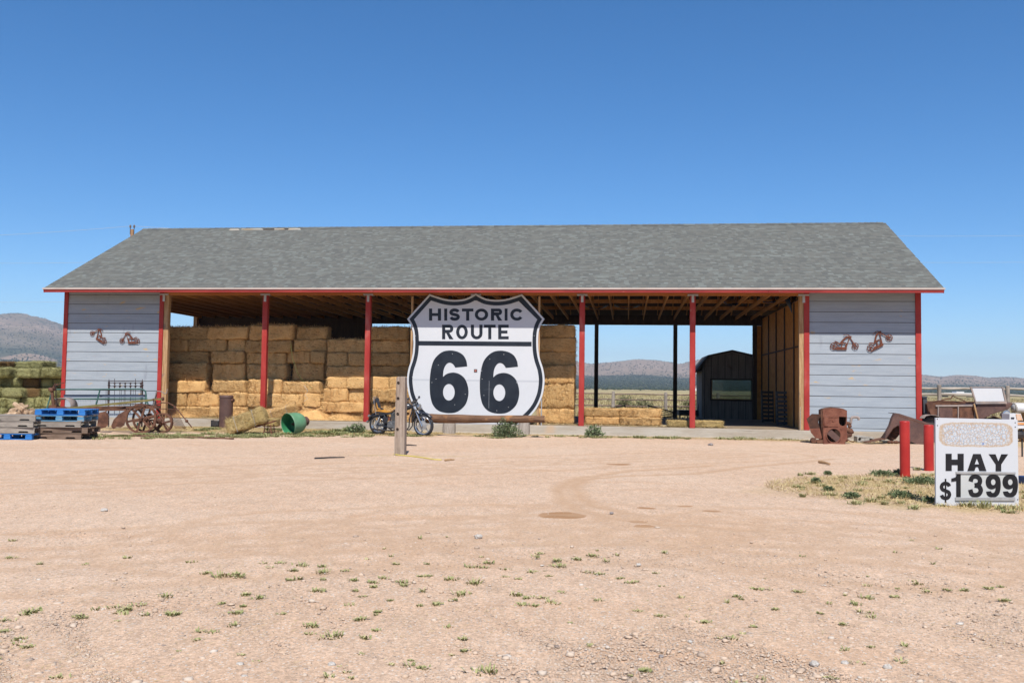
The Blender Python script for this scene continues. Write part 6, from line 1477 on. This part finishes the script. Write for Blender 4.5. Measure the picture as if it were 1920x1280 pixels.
def rail_fence(name, label, posts, Y, zs, rr, mat, ph, railmat, hw_=.09):
    x0, x1 = posts[0], posts[-1]; t = thing(name, label, 'fence', (A((x0 + x1) / 2, 740, Y).x, Y, 0))
    X = [A(p, 740, Y).x for p in posts]
    for x in X:
        m = MB(); m.lathe([(hw_ * 1.03, -.1), (hw_, ph * .6), (hw_ * .95, ph - .02), (hw_ * .6, ph)], 9, None, (x, Y - .08, 0)); m.build('post', M[mat], t, w=True, jitter=.015, smooth=True)
    for a, b in zip(X, X[1:]):
        for z in zs:
            ja, jb = random.uniform(-.03, .03), random.uniform(-.03, .03)
            wobble_log([Vector((a - .06, Y, z + ja)), Vector(((a + b) / 2, Y, z + random.uniform(-.03, .03))), Vector((b + .06, Y, z + jb))], [rr, rr * .95, rr * .9], 7, rr * .4, a).build('rail', M[railmat], t, smooth=True, w=True)
rail_fence('rail_fence', 'weathered three-rail wooden fence seen through the open bays', [952, 1050.5, 1149.5, 1247.8, 1346, 1444], 60, [1.13, .78, .38], .04, 'fence', 1.30, 'fencerail', .11)
rail_fence('rail_fence', 'thick grey pole rail fence standing behind the rusty truck', [1640, 1760, 1888, 2010], 46, [1.74, 1.42, 1.02], .065, 'fence', 1.92, 'railgrey', .10)
# black cattle panels in the shade behind the barn
def panel_gate(label, P4, Y, nb):
    """P4: photo pixels of corners TL, TR, BR, BL at depth Y"""
    t = thing('cattle_panel', label, 'gate', (A(P4[0][0], 780, Y).x, Y, 0)); a, b, c, d = (A(p[0], p[1], Y + (.5 if i in (1, 2) else 0)) for i, p in enumerate(P4))
    m = MB(); m.tube([a, b, c, d], .032, 8, closed=True); m.build('frame', M['dkmetal'], t, w=True)
    for k in range(1, nb + 1): f = k / (nb + 1); MB().tube([a.lerp(d, f), b.lerp(c, f)], .022, 6).build('bar', M['dkmetal'], t, w=True)
panel_gate('black metal cattle panel sloping down to the right near the back post', [(1215, 760), (1262, 772), (1262, 781), (1218, 783)], 42.5, 3)
panel_gate('black metal panel leaning upright against the dark shed', [(1313, 745), (1316, 748), (1312, 779), (1306, 781)], 42.8, 3)
panel_gate('low black metal rack behind the pair of straw bales', [(1141, 766), (1172, 760), (1173, 781), (1143, 781)], 42.6, 2)
t = thing('loading_trough', 'low dark metal trough on legs beside the dark shed', 'trough', (A(1285, 785, 43).x, 43, 0))
m = MB(); x0, x1 = A(1272, 775, 43).x, A(1312, 775, 43).x; m.b2(x0, x1, 42.8, 43.5, .30, .55); m.build('trough_body', M['dkmetal'], t, w=True); m = MB()
for x in (x0 + .05, x1 - .05): m.b2(x - .03, x + .03, 42.85, 42.95, 0, .30)
m.build('legs', M['dkmetal'], t, w=True)
# dark pallets leaning in the right bay
xa = lx(1447, 780, 6.2); xb = lx(1500, 780, 1.2)
for i, (yl, xx, lab) in enumerate(((6.6, lx(1452, 780, 6.6), 'dark pallet leaning upright by the orange partition, the one farther inside'), (3.6, lx(1482, 780, 3.6) , 'dark blue pallet leaning upright by the orange partition near the front'))):
    t = thing('leaning_pallet', lab, 'pallet', BARN.W(xx, yl, HS_ + .014), BARN.rz + R(8), 'pallets leaning in the right bay'); mt = M['dkmetal'] if i == 0 else M['bin']
    for k in range(8): MB().b2(-.48, .48, -.03, -.008, .03 + k * .155, .03 + k * .155 + .095).build('slat', mt, t)
    for x in (-.45, 0, .45): MB().b2(x - .03, x + .03, -.007, .07, 0, 1.22).build('runner', M['dkmetal'], t)
    t.rotation_euler.x = R(-6)
# weathered stick by the right post
p = BARN.W(lx(1499.5, 790, .05), -.02, HS_); t = thing('stick', 'thin pale stick leaning beside the right timber post', 'stick', p); MB().tube([(0, 0, 0.003), (.03, .05, .95)], .014, 6).build('stick_body', M['railgrey'], t)

# utility pole and wires
UY = 72; up = A(247.8, 445, UY); t = thing('utility_pole', 'wooden utility pole with two insulators peeking over the roof left end', 'utility pole', (up.x, UY, 0))
zt = A(247.8, 430, UY).z; r0 = 3.4 / F_PX * UY
MB().lathe([(r0 * 1.3, -.2), (r0, zt - .05), (r0 * .9, zt)], 12).build('pole_body', M['pole'], t, smooth=True)
for s_ in (-1, 1):
    x = s_ * 3.6 / F_PX * UY; z0 = A(247.8, 432, UY).z
    MB().tube([(s_ * r0 * .6, -.05, zt - .5), (x, -.05, zt - .35), (x, -.05, z0 + .22)], .025, 6).build('pin', M['dkmetal'], t)
    MB().lathe([(.05, 0), (.09, .03), (.05, .07), (.10, .1), (.06, .14), (.08, .17), (.03, .24)], 12, None, (x, -.05, z0 + .2)).build('insulator', M['porcelain'], t, smooth=True)
def wire(p, q, sag, lab):
    c = (p + q) / 2; t = thing('power_line', lab, 'power line', c); P = [p.lerp(q, i / 16) - Vector((0, 0, sag * 4 * (i / 16) * (1 - i / 16))) for i in range(17)]
    MB().tube(P, .011, 5).build('cable', M['wire'], t, w=True)
top_ = A(244.2, 424, UY); wire(A(-500, 445, 76), top_, .5, 'thin grey power line from the pole insulator towards the left photo edge')
top2 = A(251.4, 424, UY); wire(top2, A(1200, 431, 75), .6, 'thin grey power line running from the pole behind the roof ridge'); wire(A(1300, 434, 90), A(2500, 420, 90), .8, 'upper thin power line crossing the sky right of the roof')
wire(A(1300, 482, 92), A(2500, 472, 92), .8, 'lower thin power line crossing the sky right of the roof')
wire(A(-500, 475, 92), A(420, 482, 92), .8, 'middle faint power line in the sky left of the roof')
wire(A(-500, 548, 95), A(420, 556, 95), .8, 'lowest faint power line above the left hills')
# far specks
f = A(1310, 731, 700); t = thing('far_house', 'tiny white house far across the plain beside the shed roof', 'house', (f.x, 700, 0))
MB().b2(-4, 4, -3, 3, 0, 2.6).build('wall', M['farhouse'], t); m = MB(); m.prism([(-4.4, 2.6), (4.4, 2.6), (0, 4.2)], 7, z0=-3.5); m.build('roof', M['tin'], t)
f = A(1795, 739, 300); t = thing('far_trailer', 'low white trailer far out on the plain beyond the pole fence', 'trailer', (f.x, 300, 0)); m = MB(); m.b2(-5, 5, -1.5, 1.5, .5, 1.4); m.b2(-1, 1.5, -1.5, 1.5, 1.4, 1.8); m.build('body', M['farhouse'], t); m = MB(); m.b2(-4.5, -3.5, -1.2, 1.2, 0, .5); m.b2(3.5, 4.5, -1.2, 1.2, 0, .5); m.build('wheels', M['dkmetal'], t)

# ------------------------------------------------------------------ plants, stones, straw
def tufts(name, specs, mat, label, cat='weeds', kind='stuff', parent=None):
    """specs: (x, y, z, radius, height, blades, tone_lo, tone_hi, spread)"""
    Vs = []; Ts = []
    for (x, y, z, r0, h, nb, t0, t1, spread) in specs:
        a = rng.random(nb) * 2 * np.pi; rad = r0 * np.sqrt(rng.random(nb)); bx_ = x + rad * np.cos(a); by = y + rad * np.sin(a)
        hh = h * (.45 + .55 * rng.random(nb)); lean = spread * (.3 + .7 * rng.random(nb)) * hh; a2 = a + rng.normal(0, .7, nb)
        wd = (.003 + .003 * rng.random(nb)) * (1 + r0 * 3); ca, sa = np.cos(a2 + np.pi / 2) * wd, np.sin(a2 + np.pi / 2) * wd
        p0 = np.stack([bx_ - ca, by - sa, np.full(nb, z)], 1); p1 = np.stack([bx_ + ca, by + sa, np.full(nb, z)], 1)
        mx, my = bx_ + lean * .45 * np.cos(a2), by + lean * .45 * np.sin(a2)
        p2 = np.stack([mx + ca * .9, my + sa * .9, z + hh * .7], 1); p3 = np.stack([mx - ca * .9, my - sa * .9, z + hh * .7], 1)
        tp = np.stack([bx_ + lean * np.cos(a2), by + lean * np.sin(a2), z + hh], 1)
        Vs.append(np.stack([p0, p1, p2, p3, tp], 1).reshape(-1, 3)); Ts.append(np.repeat(t0 + (t1 - t0) * rng.random(nb), 5))
    V = np.concatenate(Vs); T = np.concatenate(Ts); n = len(V) // 5; b = (np.arange(n) * 5)[:, None]
    F3 = np.concatenate([b + np.array([[0, 1, 2]]), b + np.array([[0, 2, 3]]), b + np.array([[3, 2, 4]])])
    if parent is not None: V = V - np.array(parent.location)
    o = fast(name, V, F3, mat, dict(tone=T), parent=parent)
    if kind: tag(o, label if parent is None else None, cat if parent is None else None, kind=kind)
    return o
def leafbush(name, label, x, y, z, rx, rz_, n, leaf, mat, cat='shrub', group=None, flat=False):
    """a small bush: short stems and many leaf-sized faces through its volume"""
    t = thing(name, label, cat, (x, y, 0), 0, group)
    u = rng.normal(size=(n, 3)); u /= np.linalg.norm(u, axis=1)[:, None]; u[:, 2] = np.abs(u[:, 2]); rr_ = rng.random(n) ** .45
    lob = 1 + .28 * np.sin(np.arctan2(u[:, 1], u[:, 0]) * 5 + 1.3) * (1 - u[:, 2]) + .18 * np.sin(u[:, 2] * 9 + np.arctan2(u[:, 1], u[:, 0]) * 3)
    P = u * (rr_ * lob)[:, None] * np.array([rx, rx * .8, rz_]); P[:, 2] += z + .02
    d = u + rng.normal(0, .6, (n, 3)); d[:, 2] += .3; d /= np.linalg.norm(d, axis=1)[:, None]; s_ = np.cross(d, rng.normal(size=(n, 3))); s_ /= np.linalg.norm(s_, axis=1)[:, None]
    L_ = (leaf * (.6 + .8 * rng.random(n)))[:, None]; w_ = L_ * .28
    V = np.stack([P, P + d * L_ * .5 + s_ * w_, P + d * L_, P + d * L_ * .5 - s_ * w_], 1).reshape(-1, 3)
    Fq = (np.arange(n) * 4)[:, None] + np.array([[0, 1, 2, 3]])
    o = fast('foliage', V, Fq, mat, dict(tone=np.repeat(rng.random(n), 4)), parent=t); tag(o, kind='stuff')
    if not flat:
        m = MB()
        for k in range(9):
            a = random.uniform(0, 6.28); m.tube([(0.02 * math.cos(a), .02 * math.sin(a), 0), (rx * .4 * math.cos(a), rx * .4 * math.sin(a), rz_ * .6)], [.008, .003], 5)
        m.build('stems', M['timber'], t)
    return t
g = G(949, 819.5); leafbush('green_bush', 'bushy grey-green weed growing against the right stump under the log', g.x, g.y, 0, 26 / F_PX * g.y, .50, 2600, .05, M['greygreen'])
g = G(1113, 819.5); leafbush('green_weed', 'upright green weed at the kerb below the straw bale pair', g.x, g.y, 0, 17 / F_PX * g.y, .32, 700, .07, M['greygreen'])
g = G(669, 812); leafbush('green_weed', 'leafy green weed on the kerb base left of the motorcycle', g.x, g.y - .1, 0, 18 / F_PX * g.y, .26, 800, .06, M['greygreen'])
for (cx, cy, w_, h_, lab) in ((760, 840, 190, .15, 'low dark green weed mat left of the nearest red bollard'), (900, 835, 90, .16, 'dark green weed clump hugging the left side of the nearest red bollard'), (1080, 905, 300, .17, 'wide dark green weed mat between the bollard and the price sign'),
                           (915, 1018, 200, .14, 'low green weed mat in dry grass before the bollards'), (508, 1022, 120, .11, 'small dark green weed mat leftmost in the dry grass patch'), (315, 830, 50, .07, 'tiny green weed at the far edge of the dry grass'),
                           (215, 895, 60, .10, 'small upright green weed at the left of the dry grass'), (320, 965, 80, .08, 'small pale green weed left of the dark mat in dry grass'), (1140, 1058, 90, .09, 'dark brownish weed at the left foot of the price sign')):
    g = G(1480 + cx / 4.364, 700 + cy / 4.364); wm = w_ / 4.364 / F_PX * g.y / 2
    leafbush('ground_weed', lab, g.x, g.y, 0, wm, h_ * .55, int(500 + 4200 * wm), .028, M['greygreen'], 'weed', 'weed mats in the dry grass patch', True)
S_ = []
for cx, cy, h in ((1440, 1085, .08), (1565, 1098, .12), (1735, 1112, .09), (1860, 1108, .06)):
    g = G(1480 + cx / 4.364, 700 + cy / 4.364); S_.append((g.x, g.y - .04, 0, .10, h, 60, .2, 1.0, .9))
for cx, cy in ((105, 940), (60, 935), (540, 1068), (780, 1072), (660, 1050), (330, 1000), (110, 1010), (750, 1030), (950, 945), (1050, 790), (560, 965), (170, 827), (90, 835), (1020, 1110), (640, 870), (820, 890), (420, 880), (590, 905), (1800, 1140), (440, 855), (230, 900), (1120, 850)):
    g = G(1480 + cx / 4.364, 700 + cy / 4.364); S_.append((g.x, g.y, 0, random.uniform(.04, .11), random.uniform(.04, .08), 60, .2, .95, 1.2))
for _ in range(130):
    a = random.uniform(0, 6.28); r0 = math.sqrt(random.random()); S_.append((8.0 + 3.6 * r0 * math.cos(a), 14.5 + 2.8 * r0 * math.sin(a), 0, random.uniform(.03, .09), random.uniform(.02, .06), 35, .3, 1, 1.2))
# green and grass weeds along the barn base
for _ in range(230):
    px = random.choice((random.uniform(170, 700), random.uniform(170, 700), random.uniform(850, 1500))); b_ = np.interp(px, [170, 700, 850, 1500], [822, 817, 818, 826]); s_ = random.uniform(-1, 1)
    py = b_ - (9 if px < 700 else 3) * random.random() ** 1.2 + (2 if px < 700 else 0); g = G(px, py)
    if BARN.ey.dot(g - BARN.o) > -.2: continue
    S_.append((g.x, g.y, 0, random.uniform(.06, .26), random.uniform(.04, .10), 55, .0, .8 if px < 700 else 1.0, 1.1))
for px, py, r0, h in ((300, 817, .45, .06), (350, 816, .5, .06), (420, 818, .4, .07), (240, 817, .4, .06), (560, 815, .4, .07), (620, 814, .5, .12), (395, 806, .3, .14), (378, 808, .25, .12), (512, 807, .3, .13), (534, 808, .2, .12), (610, 812, .4, .14), (640, 810, .35, .18), (655, 808, .2, .2), (590, 813, .3, .1), (265, 815, .3, .08), (215, 818, .3, .07), (330, 818, .25, .06), (465, 816, .2, .08), (1200, 821, .2, .12), (1240, 821.5, .3, .1), (1265, 821.5, .2, .08), (740, 817, .2, .08), (775, 818, .25, .08), (930, 821, .3, .05), (1170, 820, .2, .05)):
    g = G(px, py); S_.append((g.x, g.y, 0, r0, h * .8, int(140 + 400 * r0), .0, .75, 1.0))
tufts('base_weeds', S_, M['weed'], 'low green weeds along the barn foot and around the price sign')
# foreground weeds
L1 = [(715, 142, 1), (985, 150, 1), (1048, 148, 1), (1130, 152, 1.4), (1210, 158, 1), (770, 183, 1), (830, 192, 1.7), (870, 188, 1.6), (893, 196, 1), (1010, 165, 1), (1100, 175, 1), (1210, 178, 1.3), (1130, 203, 1.2), (1197, 246, 1.6), (632, 268, 1.5), (522, 298, 1.5), (440, 305, 1.7), (470, 318, 1.6), (430, 330, 1.2), (645, 333, 1.6),
      (120, 325, 1.9), (95, 340, 1), (25, 358, 1.4), (740, 400, 1.5), (880, 378, 1.2), (885, 332, 1.1), (1160, 380, 1.5), (1240, 415, 2), (1375, 425, 1.2), (1350, 355, 1.1), (1400, 218, 1), (1412, 235, .9), (1435, 203, .9), (1515, 215, 1.3), (1520, 230, 1), (1685, 205, 1.4), (1785, 215, 1.8), (1740, 257, 1.7), (1765, 160, 1.3), (1830, 145, 1), (1905, 170, 1.2), (1635, 300, 1),
      (1570, 305, 1), (1730, 430, 1.3), (1812, 548, 2.4), (1580, 540, 1.2), (960, 520, 1), (900, 492, 1), (225, 575, 1.5), (670, 482, .9), (795, 405, 1.2), (90, 462, 1.4), (70, 430, 1.3), (15, 400, 1.2), (975, 275, 1.2), (925, 265, 1), (745, 435, 1), (1165, 412, 1), (40, 125, 1.1), (152, 150, 1), (470, 125, .9), (1820, 165, .9), (1605, 195, .9), (1570, 195, .9), (1480, 150, .8), (1605, 150, .7),
      (1360, 270, .9), (1330, 250, .8), (1300, 175, .8), (1325, 210, .9), (1090, 208, .9), (1215, 207, 1), (550, 340, 1.1), (280, 345, 1.2), (310, 350, 1), (440, 368, .8), (1055, 335, .9), (910, 308, .8), (830, 298, .7), (1465, 285, .8), (1410, 330, .9), (1700, 285, .8), (1890, 200, .8), (1410, 398, .8), (1737, 475, .9), (1545, 510, .7)]
L2 = [(110, 110, 1), (172, 135, 1.3), (170, 155, 1.3), (240, 132, 1), (296, 115, 1.4), (355, 138, 1), (290, 178, 1.1), (330, 188, .9), (445, 217, 1.2), (290, 247, 1), (80, 180, .9), (15, 262, 1.3), (65, 275, 1.3), (115, 278, 1), (150, 293, 1.6), (40, 300, 1.4), (85, 305, 1), (315, 285, 1), (510, 293, .9), (180, 258, 1), (470, 328, .9), (555, 345, .9), (725, 368, 1.1), (905, 385, .9), (808, 424, 1.4), (840, 595, 1.4),
      (490, 548, 1.4), (445, 570, .7), (295, 455, .8), (1065, 253, 1), (915, 243, 1), (1328, 273, 1.5), (1295, 298, 1.2), (1438, 272, .9), (1565, 252, 1.1), (1520, 222, 1), (1635, 248, .9), (1685, 247, .9), (1780, 240, 1), (1835, 235, 1), (1840, 285, 1), (1345, 462, .8), (580, 107, .9), (145, 195, .8), (405, 205, .7), (20, 205, .8), (540, 185, .7), (565, 235, .7), (835, 270, .9), (860, 280, .8), (990, 320, .8), (1240, 375, .9), (1160, 335, .8), (650, 350, .7), (1195, 578, 1), (255, 320, .6), (220, 372, .6)]
S_ = []
for (cx, cy, k), ox in [(q, 0) for q in L1] + [(q, 960) for q in L2]:
    g = G(ox + cx / 2, 980 + cy / 2 + 3 * k); pxm = g.y / F_PX; r0 = 9 * k * pxm
    for _ in range(random.choice((2, 3, 4))): S_.append((g.x + random.uniform(-.7, .7) * r0, g.y + random.uniform(-.5, .5) * r0, 0, r0 * random.uniform(.5, 1.1), 6.0 * k * pxm * random.uniform(.4, 1.0), 13, random.uniform(.15, .5), random.uniform(.7, 1.0), 1.6))
for _ in range(110):
    px, py = random.uniform(-20, 1940), 1000 + 280 * random.random(); g = G(px, py)
    if noise.noise(Vector((g.x * .8, g.y * .8, 1))) < -.05: continue
    S_.append((g.x, g.y, 0, random.uniform(.01, .04), random.uniform(.012, .035), 12, .3, 1.0, 1.5))
tufts('ground_weeds', S_, M['weed'], 'small green and yellowish weed tufts scattered over the gravel')
# dry grass and straw litter
n = 19000; a = rng.random(n) * 2 * np.pi; r0 = np.sqrt(rng.random(n)); gx_ = 7.9 + 3.85 * r0 * np.cos(a); gy_ = 14.5 + 2.7 * r0 * np.sin(a)
def litter(name, X, Y, Z, lmin, lmax, wd, mat, label, up):
    n = len(X); a = rng.random(n) * np.pi * 2; L_ = rng.uniform(lmin, lmax, n); el = rng.random(n) * up; d = np.stack([np.cos(a) * np.cos(el), np.sin(a) * np.cos(el), np.sin(el)], 1) * L_[:, None]
    s_ = np.stack([-np.sin(a), np.cos(a), np.full(n, .3)], 1) * wd; P = np.stack([X, Y, Z + .004 + .01 * rng.random(n)], 1)
    V = np.stack([P - s_, P + s_, P + d], 1).reshape(-1, 3); o = fast(name, V, np.arange(3 * n).reshape(-1, 3), mat, dict(tone=np.repeat(rng.random(n), 3))); tag(o, label, 'dry grass', kind='stuff')
litter('dry_grass', gx_, gy_, np.zeros(n), .03, .11, .004, M['drygrass'], 'flattened dry yellow grass around the bollards and price sign', 1.0)
n = 34000; lxx = rng.uniform(-12.5, -2.0, n); lyy = -.1 - 3.0 * rng.random(n) ** 1.3; lx2 = rng.uniform(-2.5, 13, 7000); ly2 = -.66 - .8 * rng.random(7000) ** 1.5
lxx = np.concatenate([lxx, lx2]); lyy = np.concatenate([lyy, ly2])
litter('loose_straw', BARN.o.x + BARN.ex.x * lxx + BARN.ey.x * lyy, BARN.o.y + BARN.ex.y * lxx + BARN.ey.y * lyy, np.zeros(len(lxx)), .04, .14, .005, M['drygrass'], 'loose straw litter along the barn kerb', .5)
n = 6000; lxx = rng.uniform(-12, 7, n); lyy = .1 + 1.0 * rng.random(n); litter('floor_straw', BARN.o.x + BARN.ex.x * lxx + BARN.ey.x * lyy, BARN.o.y + BARN.ex.y * lxx + BARN.ey.y * lyy, np.full(n, HS_ + .012), .04, .15, .005, M['drygrass'], 'loose straw on the barn floor', .7)
n = 9000; pxx = rng.uniform(-20, 1940, n); pyy = 985 + 295 * rng.random(n) ** .8; gg = np.array([G(p, q)[:] for p, q in zip(pxx, pyy)]); cc = np.array([noise.noise(Vector((a_ * .7, b_ * .7, 3))) for a_, b_ in gg[:, :2]]); gg = gg[rng.random(n) < np.clip(.25 + cc * 1.8, .03, 1)]
litter('dead_stalks', gg[:, 0], gg[:, 1], np.zeros(len(gg)), .015, .06, .0016, M['drygrass'], 'tiny dead stalks and straw bits scattered over the gravel', .35)
# the dry field behind
n = 30000; yy = 46 + 190 * rng.random(n) ** 1.7; uu = np.concatenate([rng.uniform(1040, 1460, n // 2), rng.uniform(1680, 1960, n - n // 2)]); xx = (uu - 960) / F_PX * yy
a = rng.random(n) * np.pi; hgt = rng.uniform(.08, .32, n); wd = .05 + yy * .0006
V = np.stack([np.stack([xx - np.cos(a) * wd, yy - np.sin(a) * wd, np.zeros(n)], 1), np.stack([xx + np.cos(a) * wd, yy + np.sin(a) * wd, np.zeros(n)], 1), np.stack([xx + rng.normal(0, .1, n), yy, hgt], 1)], 1).reshape(-1, 3)
tag(fast('field_grass', V, np.arange(3 * n).reshape(-1, 3), M['fieldgrass'], dict(tone=np.repeat(rng.random(n), 3))), 'tall dry yellow grass covering the field beyond the fences', 'dry grass', kind='stuff')
for px, py, w_, h, Y, lab in ((1172, 765, 16, .9, 66, 'grey-green bush behind the rail fence near the middle post'), (1205, 766, 26, .7, 64, 'low wide bush behind the rail fence right of the middle post'), (1293, 766, 18, .8, 65, 'small bush behind the rail fence beside the shed'), (1840, 752, 14, 1.0, 62, 'dark bush beyond the grey pole fence by the windshield')):
    p = A(px, py, Y); leafbush('field_bush', lab, p.x, Y, 0, w_ / F_PX * Y, h, 900, .14, M['bush'], 'bush', 'bushes beyond the fences')
# gravel
def gravel():
    ico = []; ph = (1 + 5 ** .5) / 2
    base = np.array([(-1, ph, 0), (1, ph, 0), (-1, -ph, 0), (1, -ph, 0), (0, -1, ph), (0, 1, ph), (0, -1, -ph), (0, 1, -ph), (ph, 0, -1), (ph, 0, 1), (-ph, 0, -1), (-ph, 0, 1)]) / 1.9
    fc = np.array([(0, 11, 5), (0, 5, 1), (0, 1, 7), (0, 7, 10), (0, 10, 11), (1, 5, 9), (5, 11, 4), (11, 10, 2), (10, 7, 6), (7, 1, 8), (3, 9, 4), (3, 4, 2), (3, 2, 6), (3, 6, 8), (3, 8, 9), (4, 9, 5), (2, 4, 11), (6, 2, 10), (8, 6, 7), (9, 8, 1)])
    n = 60000; u = rng.uniform(-60, 1980, n); py = 900 + 390 * rng.random(n) ** .55; d = np.array([G(p, q)[:] for p, q in zip(u, py)]); x, y = d[:, 0], d[:, 1]
    cl = np.array([noise.noise(Vector((a * .55, b * .55, 9))) for a, b in zip(x, y)]); keep = rng.random(n) < np.clip(.45 + cl * 1.3 + .25 * (y < 6.5), .05, 1) * np.where(y > 9.5, .5, 1); x, y = x[keep], y[keep]
    # the pebbly ring round the hitching post
    k2 = 260; x = np.concatenate([x, -2.4 + rng.normal(0, .9, k2)]); y = np.concatenate([y, 19.9 + rng.normal(0, .25, k2)])
    n = len(x); s = .003 + .0028 * rng.pareto(3.0, n); s = np.clip(s, .003, .026) * np.where(y > 15, 2.2, 1)
    V = base[None] * (1 + .35 * rng.normal(size=(n, 12, 1)).clip(-1, 1) * .6); V = V * (s[:, None] * np.stack([rng.uniform(.8, 1.5, n), rng.uniform(.8, 1.3, n), rng.uniform(.35, .7, n)], 1))[:, None, :]
    a = rng.random(n) * 6.28; c_, s_ = np.cos(a)[:, None], np.sin(a)[:, None]; V = np.stack([V[:, :, 0] * c_ - V[:, :, 1] * s_, V[:, :, 0] * s_ + V[:, :, 1] * c_, V[:, :, 2]], 2)
    V[:, :, 0] += x[:, None]; V[:, :, 1] += y[:, None]; V[:, :, 2] += (s * .15)[:, None]
    Fq = (fc[None] + (np.arange(n) * 12)[:, None, None]).reshape(-1, 3); o = fast('gravel', V.reshape(-1, 3), Fq, M['stones'], dict(tone=np.repeat(np.clip(rng.beta(2.2, 1.6, n), 0, 1), 12)))
    tag(o, 'loose pale gravel and pebbles scattered over the pinkish soil', 'gravel', kind='stuff')
gravel()
def rock(px, py, w_, lab, mat):
    g = G(px, py); r0 = w_ / 2 / F_PX * g.y; t = thing('rock', lab, 'rock', (g.x, g.y, 0)); m = MB(); m.ball((0, 0, r0 * .38), (r0, r0 * .8, r0 * .55), 12, 8); m.v = [v + noise.noise_vector(v * (2.2 / r0) + Vector((px, 0, 0))) * r0 * .28 for v in m.v]; m.build('rock_body', mat, t)
M['rockw'] = mk('white_rock', (.46, .42, .37), (.58, .54, .49), 14, .9, bump=.4, fine=.15); M['rockg'] = mk('grey_rock', (.24, .21, .20), (.34, .30, .28), 14, .9, bump=.4, fine=.2)
for a in ((195.5, 958, 13, 'pale rock alone on bare soil before the pallets', 'rockw'), (897, 1008, 15, 'flat white rock on bare soil below the hitching post', 'rockw'), (1147, 963, 8, 'small pale rock right of the damp patch', 'rockg'), (450, 1247, 14, 'pale angular rock near the bottom edge left of centre', 'rockw'), (458, 1270, 13, 'flat pale rock at the bottom edge left of centre', 'rockw'), (622, 1248, 16, 'flat white rock near the bottom edge below the weeds', 'rockw'),
          (1528, 1247, 18, 'white and pink rock near the bottom edge right of centre', 'rockw'), (1584, 1245, 15, 'pinkish pale rock at bottom right beside the white one', 'rockw'), (1664, 1253, 18, 'flat white rock at the bottom right', 'rockw'), (1294, 1204, 10, 'round white pebble in gravel right of centre', 'rockw'), (1197, 1060, 10, 'pale stone at the far gravel edge right of centre', 'rockw'), (1240, 1231, 10, 'small grey stone beside another near the bottom', 'rockg'), (1332, 835, 10, 'small dark stone lying before the kerb', 'rockg'), (1233, 817, 10, 'pale stone standing at the kerb base below the fifth post', 'rockg')):
    rock(a[0], a[1], a[2], a[3], M[a[4]])
# damp patches, sticks on the soil
def stick(a, b, r0, lab, mat): p, q = G(*a), G(*b); c = (p + q) / 2; t = thing('stick', lab, 'stick', (c.x, c.y, 0)); MB().tube([p + Vector((0, 0, r0)), c + Vector((0, .01, r0 * 1.3)), q + Vector((0, 0, r0))], [r0, r0 * .9, r0 * .6], 7).build('stick_body', mat, t, w=True)
stick((590, 860.5), (646, 858.5), .018, 'dark stick lying on the soil left of the hitching post', M['dkmetal']); stick((1536, 868), (1556, 872), .03, 'pale wood scrap on the soil before the boiler', M['timber']); stick((834, 864), (852, 863), .02, 'reddish wood scrap right of the hitching post', M['timber']); stick((758, 835.2), (781, 836), .018, 'dark stick right behind the hitching post', M['dkmetal'])
M['twine'] = mk('yellow_twine', (.70, .58, .10), None)
P = [G(*q) for q in ((738, 853), (752, 855), (765, 856), (790, 859), (815, 863), (828, 863.5))]; t = thing('yellow_twine', 'yellow baling twine trailing right from the hitching post foot', 'twine', (P[2].x, P[2].y, 0)); MB().tube([p + Vector((0, 0, .022)) for p in P], .011, 5).build('strand', M['twine'], t, w=True, smooth=True)
for lab, P_ in (('pale twine hanging off the sunlit bale row before the low stack', [(570, 722), (577, 733), (572, 741), (577, 746), (570, 752)]), ('green twine hanging between the bales behind the second red post', [(545, 640), (548, 670), (558, 700), (570, 716), (586, 728), (577, 727)])):
    Q = [A(x, y, 31.6 + (0 if 'pale' in lab else .1)) for x, y in P_]; t = thing('loose_twine', lab, 'twine', Q[2]); MB().tube(Q, .006, 5).build('strand', M['card'] if 'pale' in lab else mk('green_twine', (.17, .20, .06)), t, w=True, smooth=True)
# haze over the plain
hz_m = bpy.data.materials.new('haze_air'); hz_m.use_nodes = True; ht = hz_m.node_tree; ht.nodes.clear(); ho = ht.nodes.new('ShaderNodeOutputMaterial'); pv = ht.nodes.new('ShaderNodeVolumePrincipled')
pv.inputs['Color'].default_value = (.62, .78, .98, 1); pv.inputs['Density'].default_value = .00013; pv.inputs['Anisotropy'].default_value = .0; ht.links.new(pv.outputs[0], ho.inputs['Volume'])
haze = MB().b2(-9000, 9000, -600, 8000, -3, 300).build('haze', hz_m); tag(haze, kind='stuff')
